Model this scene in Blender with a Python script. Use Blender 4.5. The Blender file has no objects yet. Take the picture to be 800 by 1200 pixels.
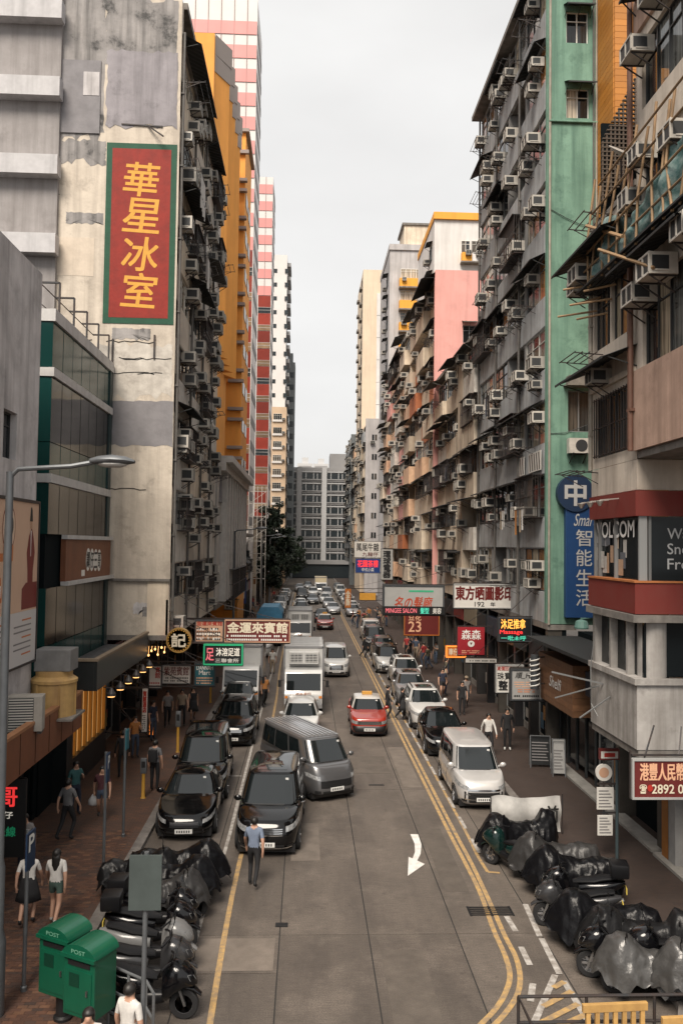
import bpy, bmesh, math, random
from mathutils import Vector, Matrix
R = math.radians
scene = bpy.context.scene
C = scene.collection

# ---------------------------------------------------------------- camera, sky, sun, exposure
FPX, CW, CH, CAMH = 950.0, 800.0, 1200.0, 8.6      # focal length in photo pixels, photo size, eye height
_y = Vector(((359-400)/FPX, -(639-600)/FPX, -1.0)).normalized()     # the street's direction seen by the camera
_z = Vector((0.0149, 1.0, 0.0)); _z = (_z - _y*_z.dot(_y)).normalized()
_x = _y.cross(_z)
CAMROT = Matrix((_x, _y, _z))                       # camera space -> world
CAMPOS = Vector((0, 0, CAMH))
cam = bpy.data.cameras.new('camera'); camo = bpy.data.objects.new('camera', cam); C.objects.link(camo)
cam.sensor_fit = 'VERTICAL'; cam.sensor_height = 36.0; cam.lens = FPX/CH*36.0
cam.clip_start = 0.1; cam.clip_end = 3000
camo.matrix_world = Matrix.Translation(CAMPOS) @ CAMROT.to_4x4()
scene.camera = camo
SUN_EL, SUN_AZ = 52.0, 199.0                        # azimuth clockwise from +Y
world = bpy.data.worlds.new('World'); scene.world = world; world.use_nodes = True
nt = world.node_tree; bg = nt.nodes['Background']
sky = nt.nodes.new('ShaderNodeTexSky'); sky.sky_type = 'NISHITA'; sky.sun_disc = False
sky.sun_elevation = R(SUN_EL); sky.sun_rotation = R(SUN_AZ); sky.dust_density = 4.0
tc = nt.nodes.new('ShaderNodeTexCoord')
cn = nt.nodes.new('ShaderNodeTexNoise'); cn.inputs['Scale'].default_value = 2.2; cn.inputs['Detail'].default_value = 5
mp = nt.nodes.new('ShaderNodeMapping'); mp.inputs['Scale'].default_value = (1, 1, 2.4)
nt.links.new(tc.outputs['Generated'], mp.inputs['Vector']); nt.links.new(mp.outputs['Vector'], cn.inputs['Vector'])
cr = nt.nodes.new('ShaderNodeValToRGB')
cr.color_ramp.elements[0].position = 0.3; cr.color_ramp.elements[0].color = (4.85, 4.77, 4.65, 1)
cr.color_ramp.elements[1].position = 0.7; cr.color_ramp.elements[1].color = (5.75, 5.67, 5.54, 1)
nt.links.new(cn.outputs['Fac'], cr.inputs['Fac'])
mx = nt.nodes.new('ShaderNodeMixRGB'); mx.inputs['Fac'].default_value = 0.93      # an even cloud deck over the clear sky
nt.links.new(sky.outputs['Color'], mx.inputs['Color1']); nt.links.new(cr.outputs['Color'], mx.inputs['Color2'])
nt.links.new(mx.outputs['Color'], bg.inputs['Color']); bg.inputs['Strength'].default_value = 0.05
sl = bpy.data.lights.new('sun', 'SUN'); sl.energy = 1.5; sl.angle = R(28); sl.color = (1.0, 0.9, 0.78)
so = bpy.data.objects.new('sun', sl); C.objects.link(so)
so.rotation_euler = (R(90-SUN_EL), 0, R(180-SUN_AZ)); so.location = (0, -10, 60)
vs = scene.view_settings
vs.view_transform = 'Standard'; vs.look = 'None'; vs.gamma = 1.0; vs.use_curve_mapping = False; vs.exposure = 1.8
scene.cycles.use_denoising = True
scene.cycles.max_bounces = 5; scene.cycles.diffuse_bounces = 2; scene.cycles.glossy_bounces = 2
scene.cycles.transmission_bounces = 3; scene.cycles.transparent_max_bounces = 8
scene.cycles.caustics_reflective = False; scene.cycles.caustics_refractive = False

def ray(px, py):
    return CAMROT @ Vector(((px-CW/2)/FPX, -(py-CH/2)/FPX, -1.0))
def gp(px, py, z=0.0):                              # pixel -> point at height z
    r = ray(px, py); return CAMPOS + r*((z-CAMH)/r.z)
def yp(px, py, y):                                  # pixel -> point at street distance y
    r = ray(px, py); return CAMPOS + r*(y/r.y)
def xp(px, py, x):                                  # pixel -> point on a plane along the street
    r = ray(px, py); return CAMPOS + r*(x/r.x)

# ---------------------------------------------------------------- materials
def s2l(h):
    h = h.lstrip('#'); o = []
    for i in (0, 2, 4):
        c = int(h[i:i+2], 16)/255.0
        o.append(c/12.92 if c <= 0.04045 else ((c+0.055)/1.055)**2.4)
    return tuple(o)
MATS = {}
def mat(name, col, rough=0.7, metal=0.0, spec=0.5, var=0.0, vscale=3.0, streak=0.0, dirt=None, bump=0.0, bscale=40.0,
        rand=0.0, coat=0.0, emit=None, estr=0.0, space='world', alpha=1.0, fine=0.0, blot=0.0, trans=0.0, bdist=0.02):
    """one procedural surface: colour, grain, vertical rain streaks, blotches, relief, per-object variation"""
    if name in MATS: return MATS[name]
    if isinstance(col, str): col = s2l(col)
    m = bpy.data.materials.new(name); m.use_nodes = True
    n = m.node_tree.nodes; l = m.node_tree.links; b = n['Principled BSDF']
    b.inputs['Roughness'].default_value = rough; b.inputs['Metallic'].default_value = metal
    b.inputs['Specular IOR Level'].default_value = spec
    b.inputs['Base Color'].default_value = (*col, 1)
    if coat: b.inputs['Coat Weight'].default_value = coat; b.inputs['Coat Roughness'].default_value = 0.04
    if trans: b.inputs['Transmission Weight'].default_value = trans
    if emit is not None:
        b.inputs['Emission Color'].default_value = (*(s2l(emit) if isinstance(emit, str) else emit), 1)
        b.inputs['Emission Strength'].default_value = estr
    if alpha < 1: b.inputs['Alpha'].default_value = alpha
    if var or streak or bump or rand or fine or blot:
        if space == 'world':
            g = n.new('ShaderNodeNewGeometry'); vec = g.outputs['Position']
        else:
            g = n.new('ShaderNodeTexCoord'); vec = g.outputs['Object']
        cur = None
        def rgb(c):
            x = n.new('ShaderNodeRGB'); x.outputs[0].default_value = (*c, 1); return x.outputs[0]
        cur = rgb(col)
        def mixin(fac, c2, mode='MIX'):
            nonlocal cur
            x = n.new('ShaderNodeMixRGB'); x.blend_type = mode
            if isinstance(fac, float): x.inputs['Fac'].default_value = fac
            else: l.new(fac, x.inputs['Fac'])
            l.new(cur, x.inputs['Color1'])
            if isinstance(c2, tuple): x.inputs['Color2'].default_value = (*c2, 1)
            else: l.new(c2, x.inputs['Color2'])
            cur = x.outputs['Color']
        def noise(sc, scale=(1, 1, 1), det=6, lo=0.35, hi=0.65, amt=1.0, rgh=0.6):
            mpn = n.new('ShaderNodeMapping'); mpn.inputs['Scale'].default_value = scale; l.new(vec, mpn.inputs['Vector'])
            t = n.new('ShaderNodeTexNoise'); t.inputs['Scale'].default_value = sc; t.inputs['Detail'].default_value = det
            t.inputs['Roughness'].default_value = rgh
            l.new(mpn.outputs['Vector'], t.inputs['Vector'])
            r = n.new('ShaderNodeMapRange'); r.inputs['From Min'].default_value = lo; r.inputs['From Max'].default_value = hi
            r.inputs['To Max'].default_value = amt
            l.new(t.outputs['Fac'], r.inputs['Value']); return r.outputs['Result']
        d = dirt or tuple(c*0.35 for c in col)
        if isinstance(d, str): d = s2l(d)
        if rand:
            oi = n.new('ShaderNodeObjectInfo'); r = n.new('ShaderNodeMapRange')
            r.inputs['To Min'].default_value = 1-rand; r.inputs['To Max'].default_value = 1+rand
            l.new(oi.outputs['Random'], r.inputs['Value'])
            x = n.new('ShaderNodeVectorMath'); x.operation = 'SCALE'; l.new(cur, x.inputs[0]); l.new(r.outputs['Result'], x.inputs['Scale'])
            cur = x.outputs['Vector']
        if var: mixin(noise(vscale, amt=var), d)
        if streak: mixin(noise(1.0, (2.6, 2.6, 0.16), lo=0.45, hi=0.72, amt=streak, det=8), d)
        if blot: mixin(noise(0.9, lo=0.55, hi=0.66, amt=blot, det=10, rgh=0.7), d)
        if fine: mixin(noise(60.0, lo=0.3, hi=0.7, amt=fine, det=3), d)
        l.new(cur, b.inputs['Base Color'])
        if bump:
            t = n.new('ShaderNodeTexNoise'); t.inputs['Scale'].default_value = bscale; t.inputs['Detail'].default_value = 6
            l.new(vec, t.inputs['Vector'])
            bp = n.new('ShaderNodeBump'); bp.inputs['Strength'].default_value = bump; bp.inputs['Distance'].default_value = bdist
            l.new(t.outputs['Fac'], bp.inputs['Height']); l.new(bp.outputs['Normal'], b.inputs['Normal'])
    MATS[name] = m; return m

def pane_mat(name, cols, rough=0.06):
    """window pane: each pane shows one of several interiors (dark room, curtain) behind glossy glass"""
    m = bpy.data.materials.new(name); m.use_nodes = True
    n = m.node_tree.nodes; l = m.node_tree.links; b = n['Principled BSDF']
    oi = n.new('ShaderNodeObjectInfo'); cr = n.new('ShaderNodeValToRGB'); cr.color_ramp.interpolation = 'CONSTANT'
    e = cr.color_ramp.elements
    while len(e) < len(cols): e.new(0.5)
    for i, c in enumerate(cols): e[i].position = i/len(cols); e[i].color = (*(s2l(c) if isinstance(c, str) else c), 1)
    l.new(oi.outputs['Random'], cr.inputs['Fac'])
    g = n.new('ShaderNodeTexCoord'); mpn = n.new('ShaderNodeMapping'); mpn.inputs['Scale'].default_value = (9, 9, 0.4)
    l.new(g.outputs['Object'], mpn.inputs['Vector'])
    t = n.new('ShaderNodeTexNoise'); t.inputs['Scale'].default_value = 1.3; l.new(mpn.outputs['Vector'], t.inputs['Vector'])
    r = n.new('ShaderNodeMapRange'); r.inputs['From Min'].default_value = 0.35; r.inputs['From Max'].default_value = 0.65
    r.inputs['To Min'].default_value = 0.35; r.inputs['To Max'].default_value = 1.25; l.new(t.outputs['Fac'], r.inputs['Value'])
    x = n.new('ShaderNodeVectorMath'); x.operation = 'SCALE'; l.new(cr.outputs['Color'], x.inputs[0]); l.new(r.outputs['Result'], x.inputs['Scale'])
    l.new(x.outputs['Vector'], b.inputs['Base Color']); b.inputs['Roughness'].default_value = rough
    b.inputs['Specular IOR Level'].default_value = 0.6
    MATS[name] = m; return m

# ---------------------------------------------------------------- mesh helpers
class MB:
    def __init__(s): s.v = []; s.f = []
    def add(s, vs, fs):
        o = len(s.v); s.v += [tuple(p) for p in vs]; s.f += [tuple(i+o for i in f) for f in fs]; return s
    def box(s, x0, y0, z0, x1, y1, z1):
        return s.add([(x0,y0,z0),(x1,y0,z0),(x1,y1,z0),(x0,y1,z0),(x0,y0,z1),(x1,y0,z1),(x1,y1,z1),(x0,y1,z1)],
                     [(0,3,2,1),(4,5,6,7),(0,1,5,4),(1,2,6,5),(2,3,7,6),(3,0,4,7)])
    def cbox(s, cx, cy, cz, sx, sy, sz): return s.box(cx-sx/2, cy-sy/2, cz-sz/2, cx+sx/2, cy+sy/2, cz+sz/2)
    def bar(s, a, b, w, h=None):                    # a square bar between two points
        a, b = Vector(a), Vector(b); d = (b-a); h = h or w
        if d.length < 1e-6: return s
        d.normalize(); up = Vector((0,0,1)) if abs(d.z) < 0.95 else Vector((0,1,0))
        e = d.cross(up).normalized()*(w/2); g = e.cross(d).normalized()*(h/2)
        p = [a-e-g, a+e-g, a+e+g, a-e+g, b-e-g, b+e-g, b+e+g, b-e+g]
        return s.add(p, [(0,1,2,3),(7,6,5,4),(0,4,5,1),(1,5,6,2),(2,6,7,3),(3,7,4,0)])
    def tube(s, pts, r, n=8, r2=None, cap=True):
        pts = [Vector(p) for p in pts]; m = len(pts); o = len(s.v); prev = None
        for i, p in enumerate(pts):
            d = (pts[min(i+1, m-1)] - pts[max(i-1, 0)]).normalized()
            up = Vector((0,0,1)) if abs(d.z) < 0.95 else Vector((0,1,0))
            if prev is not None: up = prev
            e = d.cross(up).normalized(); g = e.cross(d).normalized(); prev = g
            rr = r if r2 is None else r + (r2-r)*i/max(1, m-1)
            if isinstance(r, (list, tuple)): rr = r[i]
            for k in range(n):
                a = 2*math.pi*k/n; s.v.append(tuple(p + e*math.cos(a)*rr + g*math.sin(a)*rr))
        for i in range(m-1):
            for k in range(n):
                s.f.append((o+i*n+k, o+i*n+(k+1)%n, o+(i+1)*n+(k+1)%n, o+(i+1)*n+k))
        if cap: s.f.append(tuple(o+k for k in range(n))[::-1]); s.f.append(tuple(o+(m-1)*n+k for k in range(n)))
        return s
    def rings(s, rings, cap=True, capb=True):       # loft of closed rings of equal length
        n = len(rings[0]); o = len(s.v)
        for r in rings: s.v += [tuple(p) for p in r]
        for i in range(len(rings)-1):
            for k in range(n): s.f.append((o+i*n+k, o+i*n+(k+1)%n, o+(i+1)*n+(k+1)%n, o+(i+1)*n+k))
        if capb: s.f.append(tuple(o+k for k in range(n))[::-1])
        if cap: s.f.append(tuple(o+(len(rings)-1)*n+k for k in range(n)))
        return s
    def prism(s, poly, a0, a1, fn):                 # 2-d outline pushed from a0 to a1, fn(p, q, a) -> point
        return s.rings([[fn(p, q, a0) for p, q in poly], [fn(p, q, a1) for p, q in poly]])
    def lathe(s, prof, n=16, axis='z', c=(0,0,0), cap=True):
        rs = []
        for r, h in prof:
            ring = []
            for k in range(n):
                a = 2*math.pi*k/n; x, y = r*math.cos(a), r*math.sin(a)
                ring.append((c[0]+x, c[1]+y, c[2]+h) if axis == 'z' else ((c[0]+h, c[1]+x, c[2]+y) if axis == 'x' else (c[0]+y, c[1]+h, c[2]+x)))
            rs.append(ring)
        return s.rings(rs, cap, cap)
    def grid(s, fn, nu, nv):
        o = len(s.v)
        for j in range(nv+1):
            for i in range(nu+1): s.v.append(tuple(fn(i/nu, j/nv)))
        for j in range(nv):
            for i in range(nu):
                a = o+j*(nu+1)+i; s.f.append((a, a+1, a+nu+2, a+nu+1))
        return s
    def ball(s, c, rx, ry, rz, n=10, m=7):
        rs = []
        for j in range(1, m):
            t = math.pi*j/m - math.pi/2
            rs.append([(c[0]+rx*math.cos(t)*math.cos(2*math.pi*k/n), c[1]+ry*math.cos(t)*math.sin(2*math.pi*k/n), c[2]+rz*math.sin(t)) for k in range(n)])
        return s.rings(rs)
    def mesh(s, name, mt=None, smooth=False, bevel=0.0, fixn=False):
        me = bpy.data.meshes.new(name); me.from_pydata(s.v, [], s.f)
        if bevel or fixn or smooth:
            b = bmesh.new(); b.from_mesh(me)
            if bevel:
                ed = [e for e in b.edges if len(e.link_faces) == 2 and e.calc_face_angle(0) > 0.5]
                bmesh.ops.bevel(b, geom=ed, offset=bevel, segments=2, affect='EDGES', profile=0.6, clamp_overlap=True)
            bmesh.ops.recalc_face_normals(b, faces=b.faces)
            b.to_mesh(me); b.free()
        if smooth:
            for p in me.polygons: p.use_smooth = True
            if smooth != 2: me.set_sharp_from_angle(angle=R(38))
        if mt: me.materials.append(mt)
        return me
    def build(s, name, mt, parent=None, smooth=False, bevel=0.0, fixn=False, loc=None):
        return inst(name, s.mesh(name, mt, smooth, bevel, fixn), parent, loc)
def inst(name, me, parent=None, loc=None, rz=0.0, rot=None, scale=None):
    o = bpy.data.objects.new(name, me); C.objects.link(o)
    if parent is not None: o.parent = parent
    if loc is not None: o.location = loc
    if rot is not None: o.rotation_euler = rot
    elif rz: o.rotation_euler = (0, 0, rz)
    if scale is not None: o.scale = scale
    return o
def tag(o, label=None, cat=None, group=None, kind=None):
    if label: o['label'] = label
    if cat: o['category'] = cat
    if group: o['group'] = group
    if kind: o['kind'] = kind
    return o
def thing(name, label, cat, loc=(0,0,0), rz=0.0, group=None):
    o = bpy.data.objects.new(name, None); C.objects.link(o); o.empty_display_size = 0.2
    o.location = loc; o.rotation_euler = (0, 0, rz)
    return tag(o, label, cat, group)
def copy_tree(o, parent=None):
    c = o.copy(); C.objects.link(c); c.parent = parent
    for ch in KIDS(o): copy_tree(ch, c)
    return c
def KIDS(o): return list(o.children)
TXT = {}
def text_mesh(s, bold=0.0, shear=0.0, vert=False):
    """lettering as a flat outline, fitted later; returns verts (unit box) and faces"""
    key = (s, bold, shear, vert)
    if key in TXT: return TXT[key]
    cu = bpy.data.curves.new('lettering', 'FONT'); cu.body = '\n'.join(s) if vert else s
    cu.offset = bold; cu.shear = shear; cu.resolution_u = 3; cu.fill_mode = 'FRONT'
    if vert: cu.align_x = 'CENTER'; cu.space_line = 0.95
    o = bpy.data.objects.new('lettering', cu); me = bpy.data.meshes.new_from_object(o)
    vs_ = [v.co.copy() for v in me.vertices]; fs_ = [tuple(p.vertices) for p in me.polygons]
    bpy.data.objects.remove(o); bpy.data.meshes.remove(me); bpy.data.curves.remove(cu)
    x0 = min(v.x for v in vs_); x1 = max(v.x for v in vs_); y0 = min(v.y for v in vs_); y1 = max(v.y for v in vs_)
    TXT[key] = ([((v.x-x0)/(x1-x0), (v.y-y0)/(y1-y0)) for v in vs_], fs_, (x1-x0)/(y1-y0)); return TXT[key]
def letters(parent, s, mt, fn, cx, cz, w, h, bold=0.0, shear=0.0, vert=False, keep=True, name='lettering', label=None):
    """writing on a sign: fn(x, z) maps the sign's plane to local space"""
    vs_, fs_, asp = text_mesh(s, 0.0, shear, vert)
    if keep:
        if w/h > asp*1.25: w = h*asp*1.25
        elif w/h < asp*0.7: h = w/(asp*0.7)
    b = MB(); e1 = Vector(fn(1, 0))-Vector(fn(0, 0)); e2 = Vector(fn(0, 1))-Vector(fn(0, 0)); nn = e1.cross(e2).normalized()
    k = bold*h; offs = [(0, 0)] if bold <= 0 else [(-k, -k), (k, -k), (-k, k), (k, k), (0, 0)]     # heavier strokes: stacked, slightly shifted faces
    for i, (ox, oz) in enumerate(offs):
        b.add([Vector(fn(cx+(x-0.5)*w+ox, cz+(y-0.5)*h+oz))+nn*(0.0006*i) for x, y in vs_], fs_)
    o = b.build(name, mt, parent)
    if label: o['label'] = label
    return o
# ---------------------------------------------------------------- ground, road, pavements
def road_mat(name, col, dark):
    m = bpy.data.materials.new(name); m.use_nodes = True
    n = m.node_tree.nodes; l = m.node_tree.links; b = n['Principled BSDF']
    g = n.new('ShaderNodeNewGeometry'); vec = g.outputs['Position']
    def noise(sc, scale, det, lo, hi, amt, rgh=0.65):
        mpn = n.new('ShaderNodeMapping'); mpn.inputs['Scale'].default_value = scale; l.new(vec, mpn.inputs['Vector'])
        t = n.new('ShaderNodeTexNoise'); t.inputs['Scale'].default_value = sc; t.inputs['Detail'].default_value = det; t.inputs['Roughness'].default_value = rgh
        l.new(mpn.outputs['Vector'], t.inputs['Vector'])
        r = n.new('ShaderNodeMapRange'); r.inputs['From Min'].default_value = lo; r.inputs['From Max'].default_value = hi; r.inputs['To Max'].default_value = amt
        l.new(t.outputs['Fac'], r.inputs['Value']); return r.outputs['Result']
    oi = n.new('ShaderNodeObjectInfo'); r = n.new('ShaderNodeMapRange'); r.inputs['To Min'].default_value = 0.82; r.inputs['To Max'].default_value = 1.14
    l.new(oi.outputs['Random'], r.inputs['Value'])
    x = n.new('ShaderNodeVectorMath'); x.operation = 'SCALE'; x.inputs[0].default_value = col; l.new(r.outputs['Result'], x.inputs['Scale'])
    cur = x.outputs['Vector']
    def mixin(fac, c):
        nonlocal cur
        q = n.new('ShaderNodeMixRGB'); l.new(fac, q.inputs['Fac']); l.new(cur, q.inputs['Color1']); q.inputs['Color2'].default_value = (*c, 1); cur = q.outputs['Color']
    mixin(noise(1.0, (1.0, 0.16, 1), 8, 0.42, 0.68, 0.6), dark)                      # wheel tracks along the lane
    mixin(noise(0.55, (1, 1, 1), 10, 0.52, 0.66, 0.5), dark)                          # stains
    mixin(noise(0.5, (1.3, 1.0, 1), 8, 0.5, 0.66, 0.5), tuple(min(1, c*1.6) for c in col))
    mixin(noise(1.0, (3.0, 45.0, 1), 4, 0.4, 0.68, 0.55), dark)                      # brushed finish across the lane
    mixin(noise(3.2, (1, 1, 1), 6, 0.62, 0.75, 0.7), tuple(c*0.7 for c in dark))     # oil spots
    mixin(noise(38, (1, 1, 1), 4, 0.38, 0.66, 0.75), dark)
    l.new(cur, b.inputs['Base Color'])
    l.new(noise(2.0, (1, 1, 1), 5, 0.3, 0.7, 1.0), n.new('ShaderNodeMath').inputs[0])
    b.inputs['Roughness'].default_value = 0.62; b.inputs['Specular IOR Level'].default_value = 0.35
    t = n.new('ShaderNodeTexNoise'); t.inputs['Scale'].default_value = 70; l.new(vec, t.inputs['Vector'])
    bp = n.new('ShaderNodeBump'); bp.inputs['Strength'].default_value = 0.35; bp.inputs['Distance'].default_value = 0.01
    l.new(t.outputs['Fac'], bp.inputs['Height']); l.new(bp.outputs['Normal'], b.inputs['Normal'])
    MATS[name] = m; return m
ROADC = (0.172, 0.145, 0.122)
m_road = road_mat('road_concrete', ROADC, (0.055, 0.047, 0.042))
m_joint = mat('joint_filler', (0.025, 0.024, 0.023), 0.9)
m_ground = mat('ground_dirt', (0.08, 0.072, 0.065), 0.95, var=0.4, vscale=0.3)
m_white = mat('road_paint_white', (0.6, 0.58, 0.55), 0.6, var=0.8, vscale=6, dirt=ROADC, blot=0.65, fine=0.5)
m_yellow = mat('road_paint_yellow', (0.6, 0.37, 0.12), 0.6, var=0.75, vscale=6, dirt=ROADC, blot=0.6, fine=0.5)
m_kerb = mat('kerb_concrete', (0.2, 0.18, 0.165), 0.85, var=0.6, vscale=3, rand=0.12, bump=0.3)
m_brick = [mat('paver_brick_%d' % i, c, 0.8, rand=0.2, var=0.45, vscale=3, bump=0.3, dirt=(0.04, 0.03, 0.026)) for i, c in
           enumerate([(0.13, 0.06, 0.035), (0.1, 0.047, 0.03), (0.17, 0.084, 0.047), (0.075, 0.042, 0.031)])]
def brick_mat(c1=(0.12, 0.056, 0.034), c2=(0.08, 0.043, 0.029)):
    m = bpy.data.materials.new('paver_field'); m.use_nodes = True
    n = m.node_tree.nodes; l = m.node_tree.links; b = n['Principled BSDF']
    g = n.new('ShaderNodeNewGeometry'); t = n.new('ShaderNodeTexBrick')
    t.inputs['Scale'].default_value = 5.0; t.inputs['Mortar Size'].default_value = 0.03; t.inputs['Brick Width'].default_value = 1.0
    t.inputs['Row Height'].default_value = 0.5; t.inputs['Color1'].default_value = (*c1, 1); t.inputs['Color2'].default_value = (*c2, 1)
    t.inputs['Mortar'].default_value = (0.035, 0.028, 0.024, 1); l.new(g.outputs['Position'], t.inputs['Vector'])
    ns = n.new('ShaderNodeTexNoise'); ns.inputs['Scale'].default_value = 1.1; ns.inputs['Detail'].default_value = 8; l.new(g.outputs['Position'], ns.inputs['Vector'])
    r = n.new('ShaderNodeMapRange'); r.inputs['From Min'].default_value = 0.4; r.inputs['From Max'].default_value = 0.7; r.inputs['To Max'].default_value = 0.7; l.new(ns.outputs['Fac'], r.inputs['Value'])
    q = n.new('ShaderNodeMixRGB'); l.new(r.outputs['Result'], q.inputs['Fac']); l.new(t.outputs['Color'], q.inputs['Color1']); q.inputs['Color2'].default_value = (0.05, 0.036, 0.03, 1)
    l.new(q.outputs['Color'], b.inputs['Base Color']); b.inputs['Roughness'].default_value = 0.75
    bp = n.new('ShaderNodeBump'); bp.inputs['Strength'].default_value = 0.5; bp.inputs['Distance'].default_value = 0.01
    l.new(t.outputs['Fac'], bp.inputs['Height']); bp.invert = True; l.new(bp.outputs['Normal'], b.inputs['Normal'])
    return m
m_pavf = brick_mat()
m_pav_shaded = brick_mat((0.048, 0.03, 0.023), (0.035, 0.023, 0.019))  # darker copy of the brick: the overhang's shade put into its colour

g = MB().box(-900, -300, -0.4, 900, 1500, -0.16); tag(g.build('ground', m_ground), 'flat ground under the whole street', 'ground', kind='structure')
YN, YF = -4.0, 212.0
KL, KR = -4.6, 7.2
road = MB().box(KL-0.4, YN, -0.15, KR+0.5, YF, -0.012).build('road', m_joint)
tag(road, 'grey brown concrete road laid in slabs between two kerbs', 'road', kind='structure')
rng = random.Random(5)
XS = [KL-0.2, -2.35, -0.46, 1.5, 3.47, 5.35, KR+0.2]
YS = [YN, 7.6, 18.3] + [18.3+10.7*k for k in range(1, 18)]
YS.append(YF)
for i in range(6):
    for j in range(len(YS)-1):
        ya, yb = YS[j], YS[j+1]
        cuts = [ya, yb]
        if i == 1 and j == 1: cuts = [ya, 16.7, yb]
        for k in range(len(cuts)-1):
            sx, sy = XS[i+1]-XS[i]-0.028, cuts[k+1]-cuts[k]-0.022
            b = MB().cbox(0, 0, -0.03, sx, sy, 0.06)
            b.build('slab', m_road, road, loc=((XS[i]+XS[i+1])/2, (cuts[k]+cuts[k+1])/2, rng.uniform(-0.002, 0.001)))
# painted markings
RBN = [0]
def ribbon(name, pts, w, mt, z=0.006, parent=road):
    RBN[0] += 1; z += 0.0002*RBN[0]
    pts = [Vector((p[0], p[1], 0)) for p in pts]; L_, R_ = [], []
    for i, p in enumerate(pts):
        d = (pts[min(i+1, len(pts)-1)] - pts[max(i-1, 0)]).normalized(); e = Vector((d.y, -d.x, 0))*(w/2)
        L_.append(p-e); R_.append(p+e)
    b = MB(); n = len(pts)
    b.add([(q.x, q.y, z) for q in L_+R_], [(i, n+i, n+i+1, i+1) for i in range(n-1)])
    return b.build(name, mt, parent)
def smooth_pts(pts, k=4):
    out = []
    P_ = [pts[0]] + list(pts) + [pts[-1]]
    for i in range(1, len(P_)-2):
        for s in range(k):
            t = s/k; a, b_, c, d = (Vector((q[0], q[1])) for q in P_[i-1:i+3])
            out.append(0.5*((2*b_) + (c-a)*t + (2*a-5*b_+4*c-d)*t*t + (3*b_-a-3*c+d)*t**3))
    out.append(Vector((pts[-1][0], pts[-1][1]))); return out
def G(*px): return [gp(x, y).xy for x, y in px]
def P2(*q): return [Vector(t) for t in q]
ribbon('yellow_line', smooth_pts(G((241, 1235), (246, 1200), (265.5, 1084), (282, 1005), (308, 897), (324, 818)) + P2((-1.75, 60), (-1.8, 90), (-1.8, 160))), 0.12, m_yellow)
l1 = [(518, 960), (542.5, 1007), (562, 1046), (578, 1090), (591, 1119), (597, 1142), (593, 1161), (581.5, 1181), (563.6, 1200), (540, 1222)]
l2 = [(524.6, 960), (550.6, 1009), (572, 1054), (591, 1096.5), (604, 1122), (609, 1145), (606, 1165), (594.5, 1184), (580, 1200), (556, 1222)]
ribbon('yellow_line', smooth_pts(P2((4.35, 170), (4.37, 90), (4.38, 60), (4.4, 40)) + G(*l1)), 0.11, m_yellow)
ribbon('yellow_line', smooth_pts(P2((4.57, 170), (4.58, 90), (4.59, 60), (4.6, 40)) + G(*l2)), 0.11, m_yellow)
bay = P2((4.98, 66), (4.98, 40)) + G((537.5, 960), (557, 999), (571, 1022))
ribbon('bay_line', smooth_pts(bay), 0.09, m_yellow); ribbon('bay_line', G((571, 1022), (585, 1023)), 0.1, m_yellow)
yy = 23.0
while yy < 66:
    ribbon('white_dash', [(4.98, yy), (4.98, yy+1.1)], 0.1, m_white, 0.02); yy += 1.95
for a, b_ in (((593, 1074), (604, 1092)), ((610, 1110), (620.5, 1131.6)), ((624, 1153), (621, 1174)), ((615, 1060), (632, 1098)),
              ((634, 1100), (655, 1142)), ((660, 1150), (690, 1200)), ((650, 1143), (623, 1205))):
    ribbon('white_dash', G(a, b_), 0.13, m_white)
for a, b_ in (((648, 1158), (661, 1151)), ((636, 1180), (670, 1162)), ((628, 1202), (677, 1177)), ((655, 1203), (690, 1188))):
    ribbon('yellow_stroke', G(a, b_), 0.13, m_yellow)
ribbon('bay_line', G((222, 1126), (238, 1070), (254.5, 1019)), 0.11, m_white)
for y in (1019.5, 1047, 1062, 1077):
    q = gp(232, y).y; x1 = {1019.5: -2.15, 1047: -2.32, 1062: -2.36, 1077: -2.4}[y]
    ribbon('bay_tick', [(-3.6, q), (x1-0.05, q)], 0.09, m_white)
ribbon('bay_line', [(-3.9, gp(250, 1002.5).y), (-2.15, gp(250, 1002.5).y)], 0.1, m_white)
ribbon('bay_line', G((262.5, 1002), (270, 975)) + P2((-2.2, 40), (-2.2, 150)), 0.1, m_white)
for q in (30.6, 36.5, 42, 47.5): ribbon('bay_tick', [(-4.5, q), (-2.27, q)], 0.09, m_white)
ST = [(480.5, 978), (489.5, 978), (493.5, 990), (492.5, 1001), (488, 1010), (482.5, 1008), (486, 999), (485.5, 989)]
sq = [gp(*p) for p in ST]; hd = [gp(*p) for p in ((478.5, 1004.5), (497.5, 1013), (477.5, 1027))]
ar = MB().add([(p.x, p.y, 0.012) for p in sq], [(0, 7, 1), (7, 6, 2, 1), (6, 5, 4, 3, 2)][0:0] + [(7, 0, 1, 2), (6, 7, 2, 3), (5, 6, 3, 4)])
ar.add([(p.x, p.y, 0.0125) for p in hd], [(0, 2, 1)]); ar.build('turn_arrow', mat('arrow_paint', (0.8, 0.78, 0.75), 0.6, var=0.3, vscale=5, dirt=ROADC, fine=0.2), road)
m_iron = mat('cast_iron', (0.03, 0.03, 0.032), 0.55, metal=0.6, var=0.3)
dp = gp(574, 1068); gr_ = MB()
for k in range(5): gr_.cbox(0, -0.2+0.1*k, 0.009, 1.05, 0.05, 0.012)
for x in (-0.5, 0, 0.5): gr_.cbox(x, 0, 0.008, 0.05, 0.5, 0.01)
gr_.build('drain_grating', m_iron, road, loc=(dp.x, dp.y, 0))
MB().cbox(0, 0, 0.004, 0.28, 0.2, 0.012).build('cover_plate', m_iron, road, loc=(*gp(330, 1084).xy, 0.001))
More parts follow.
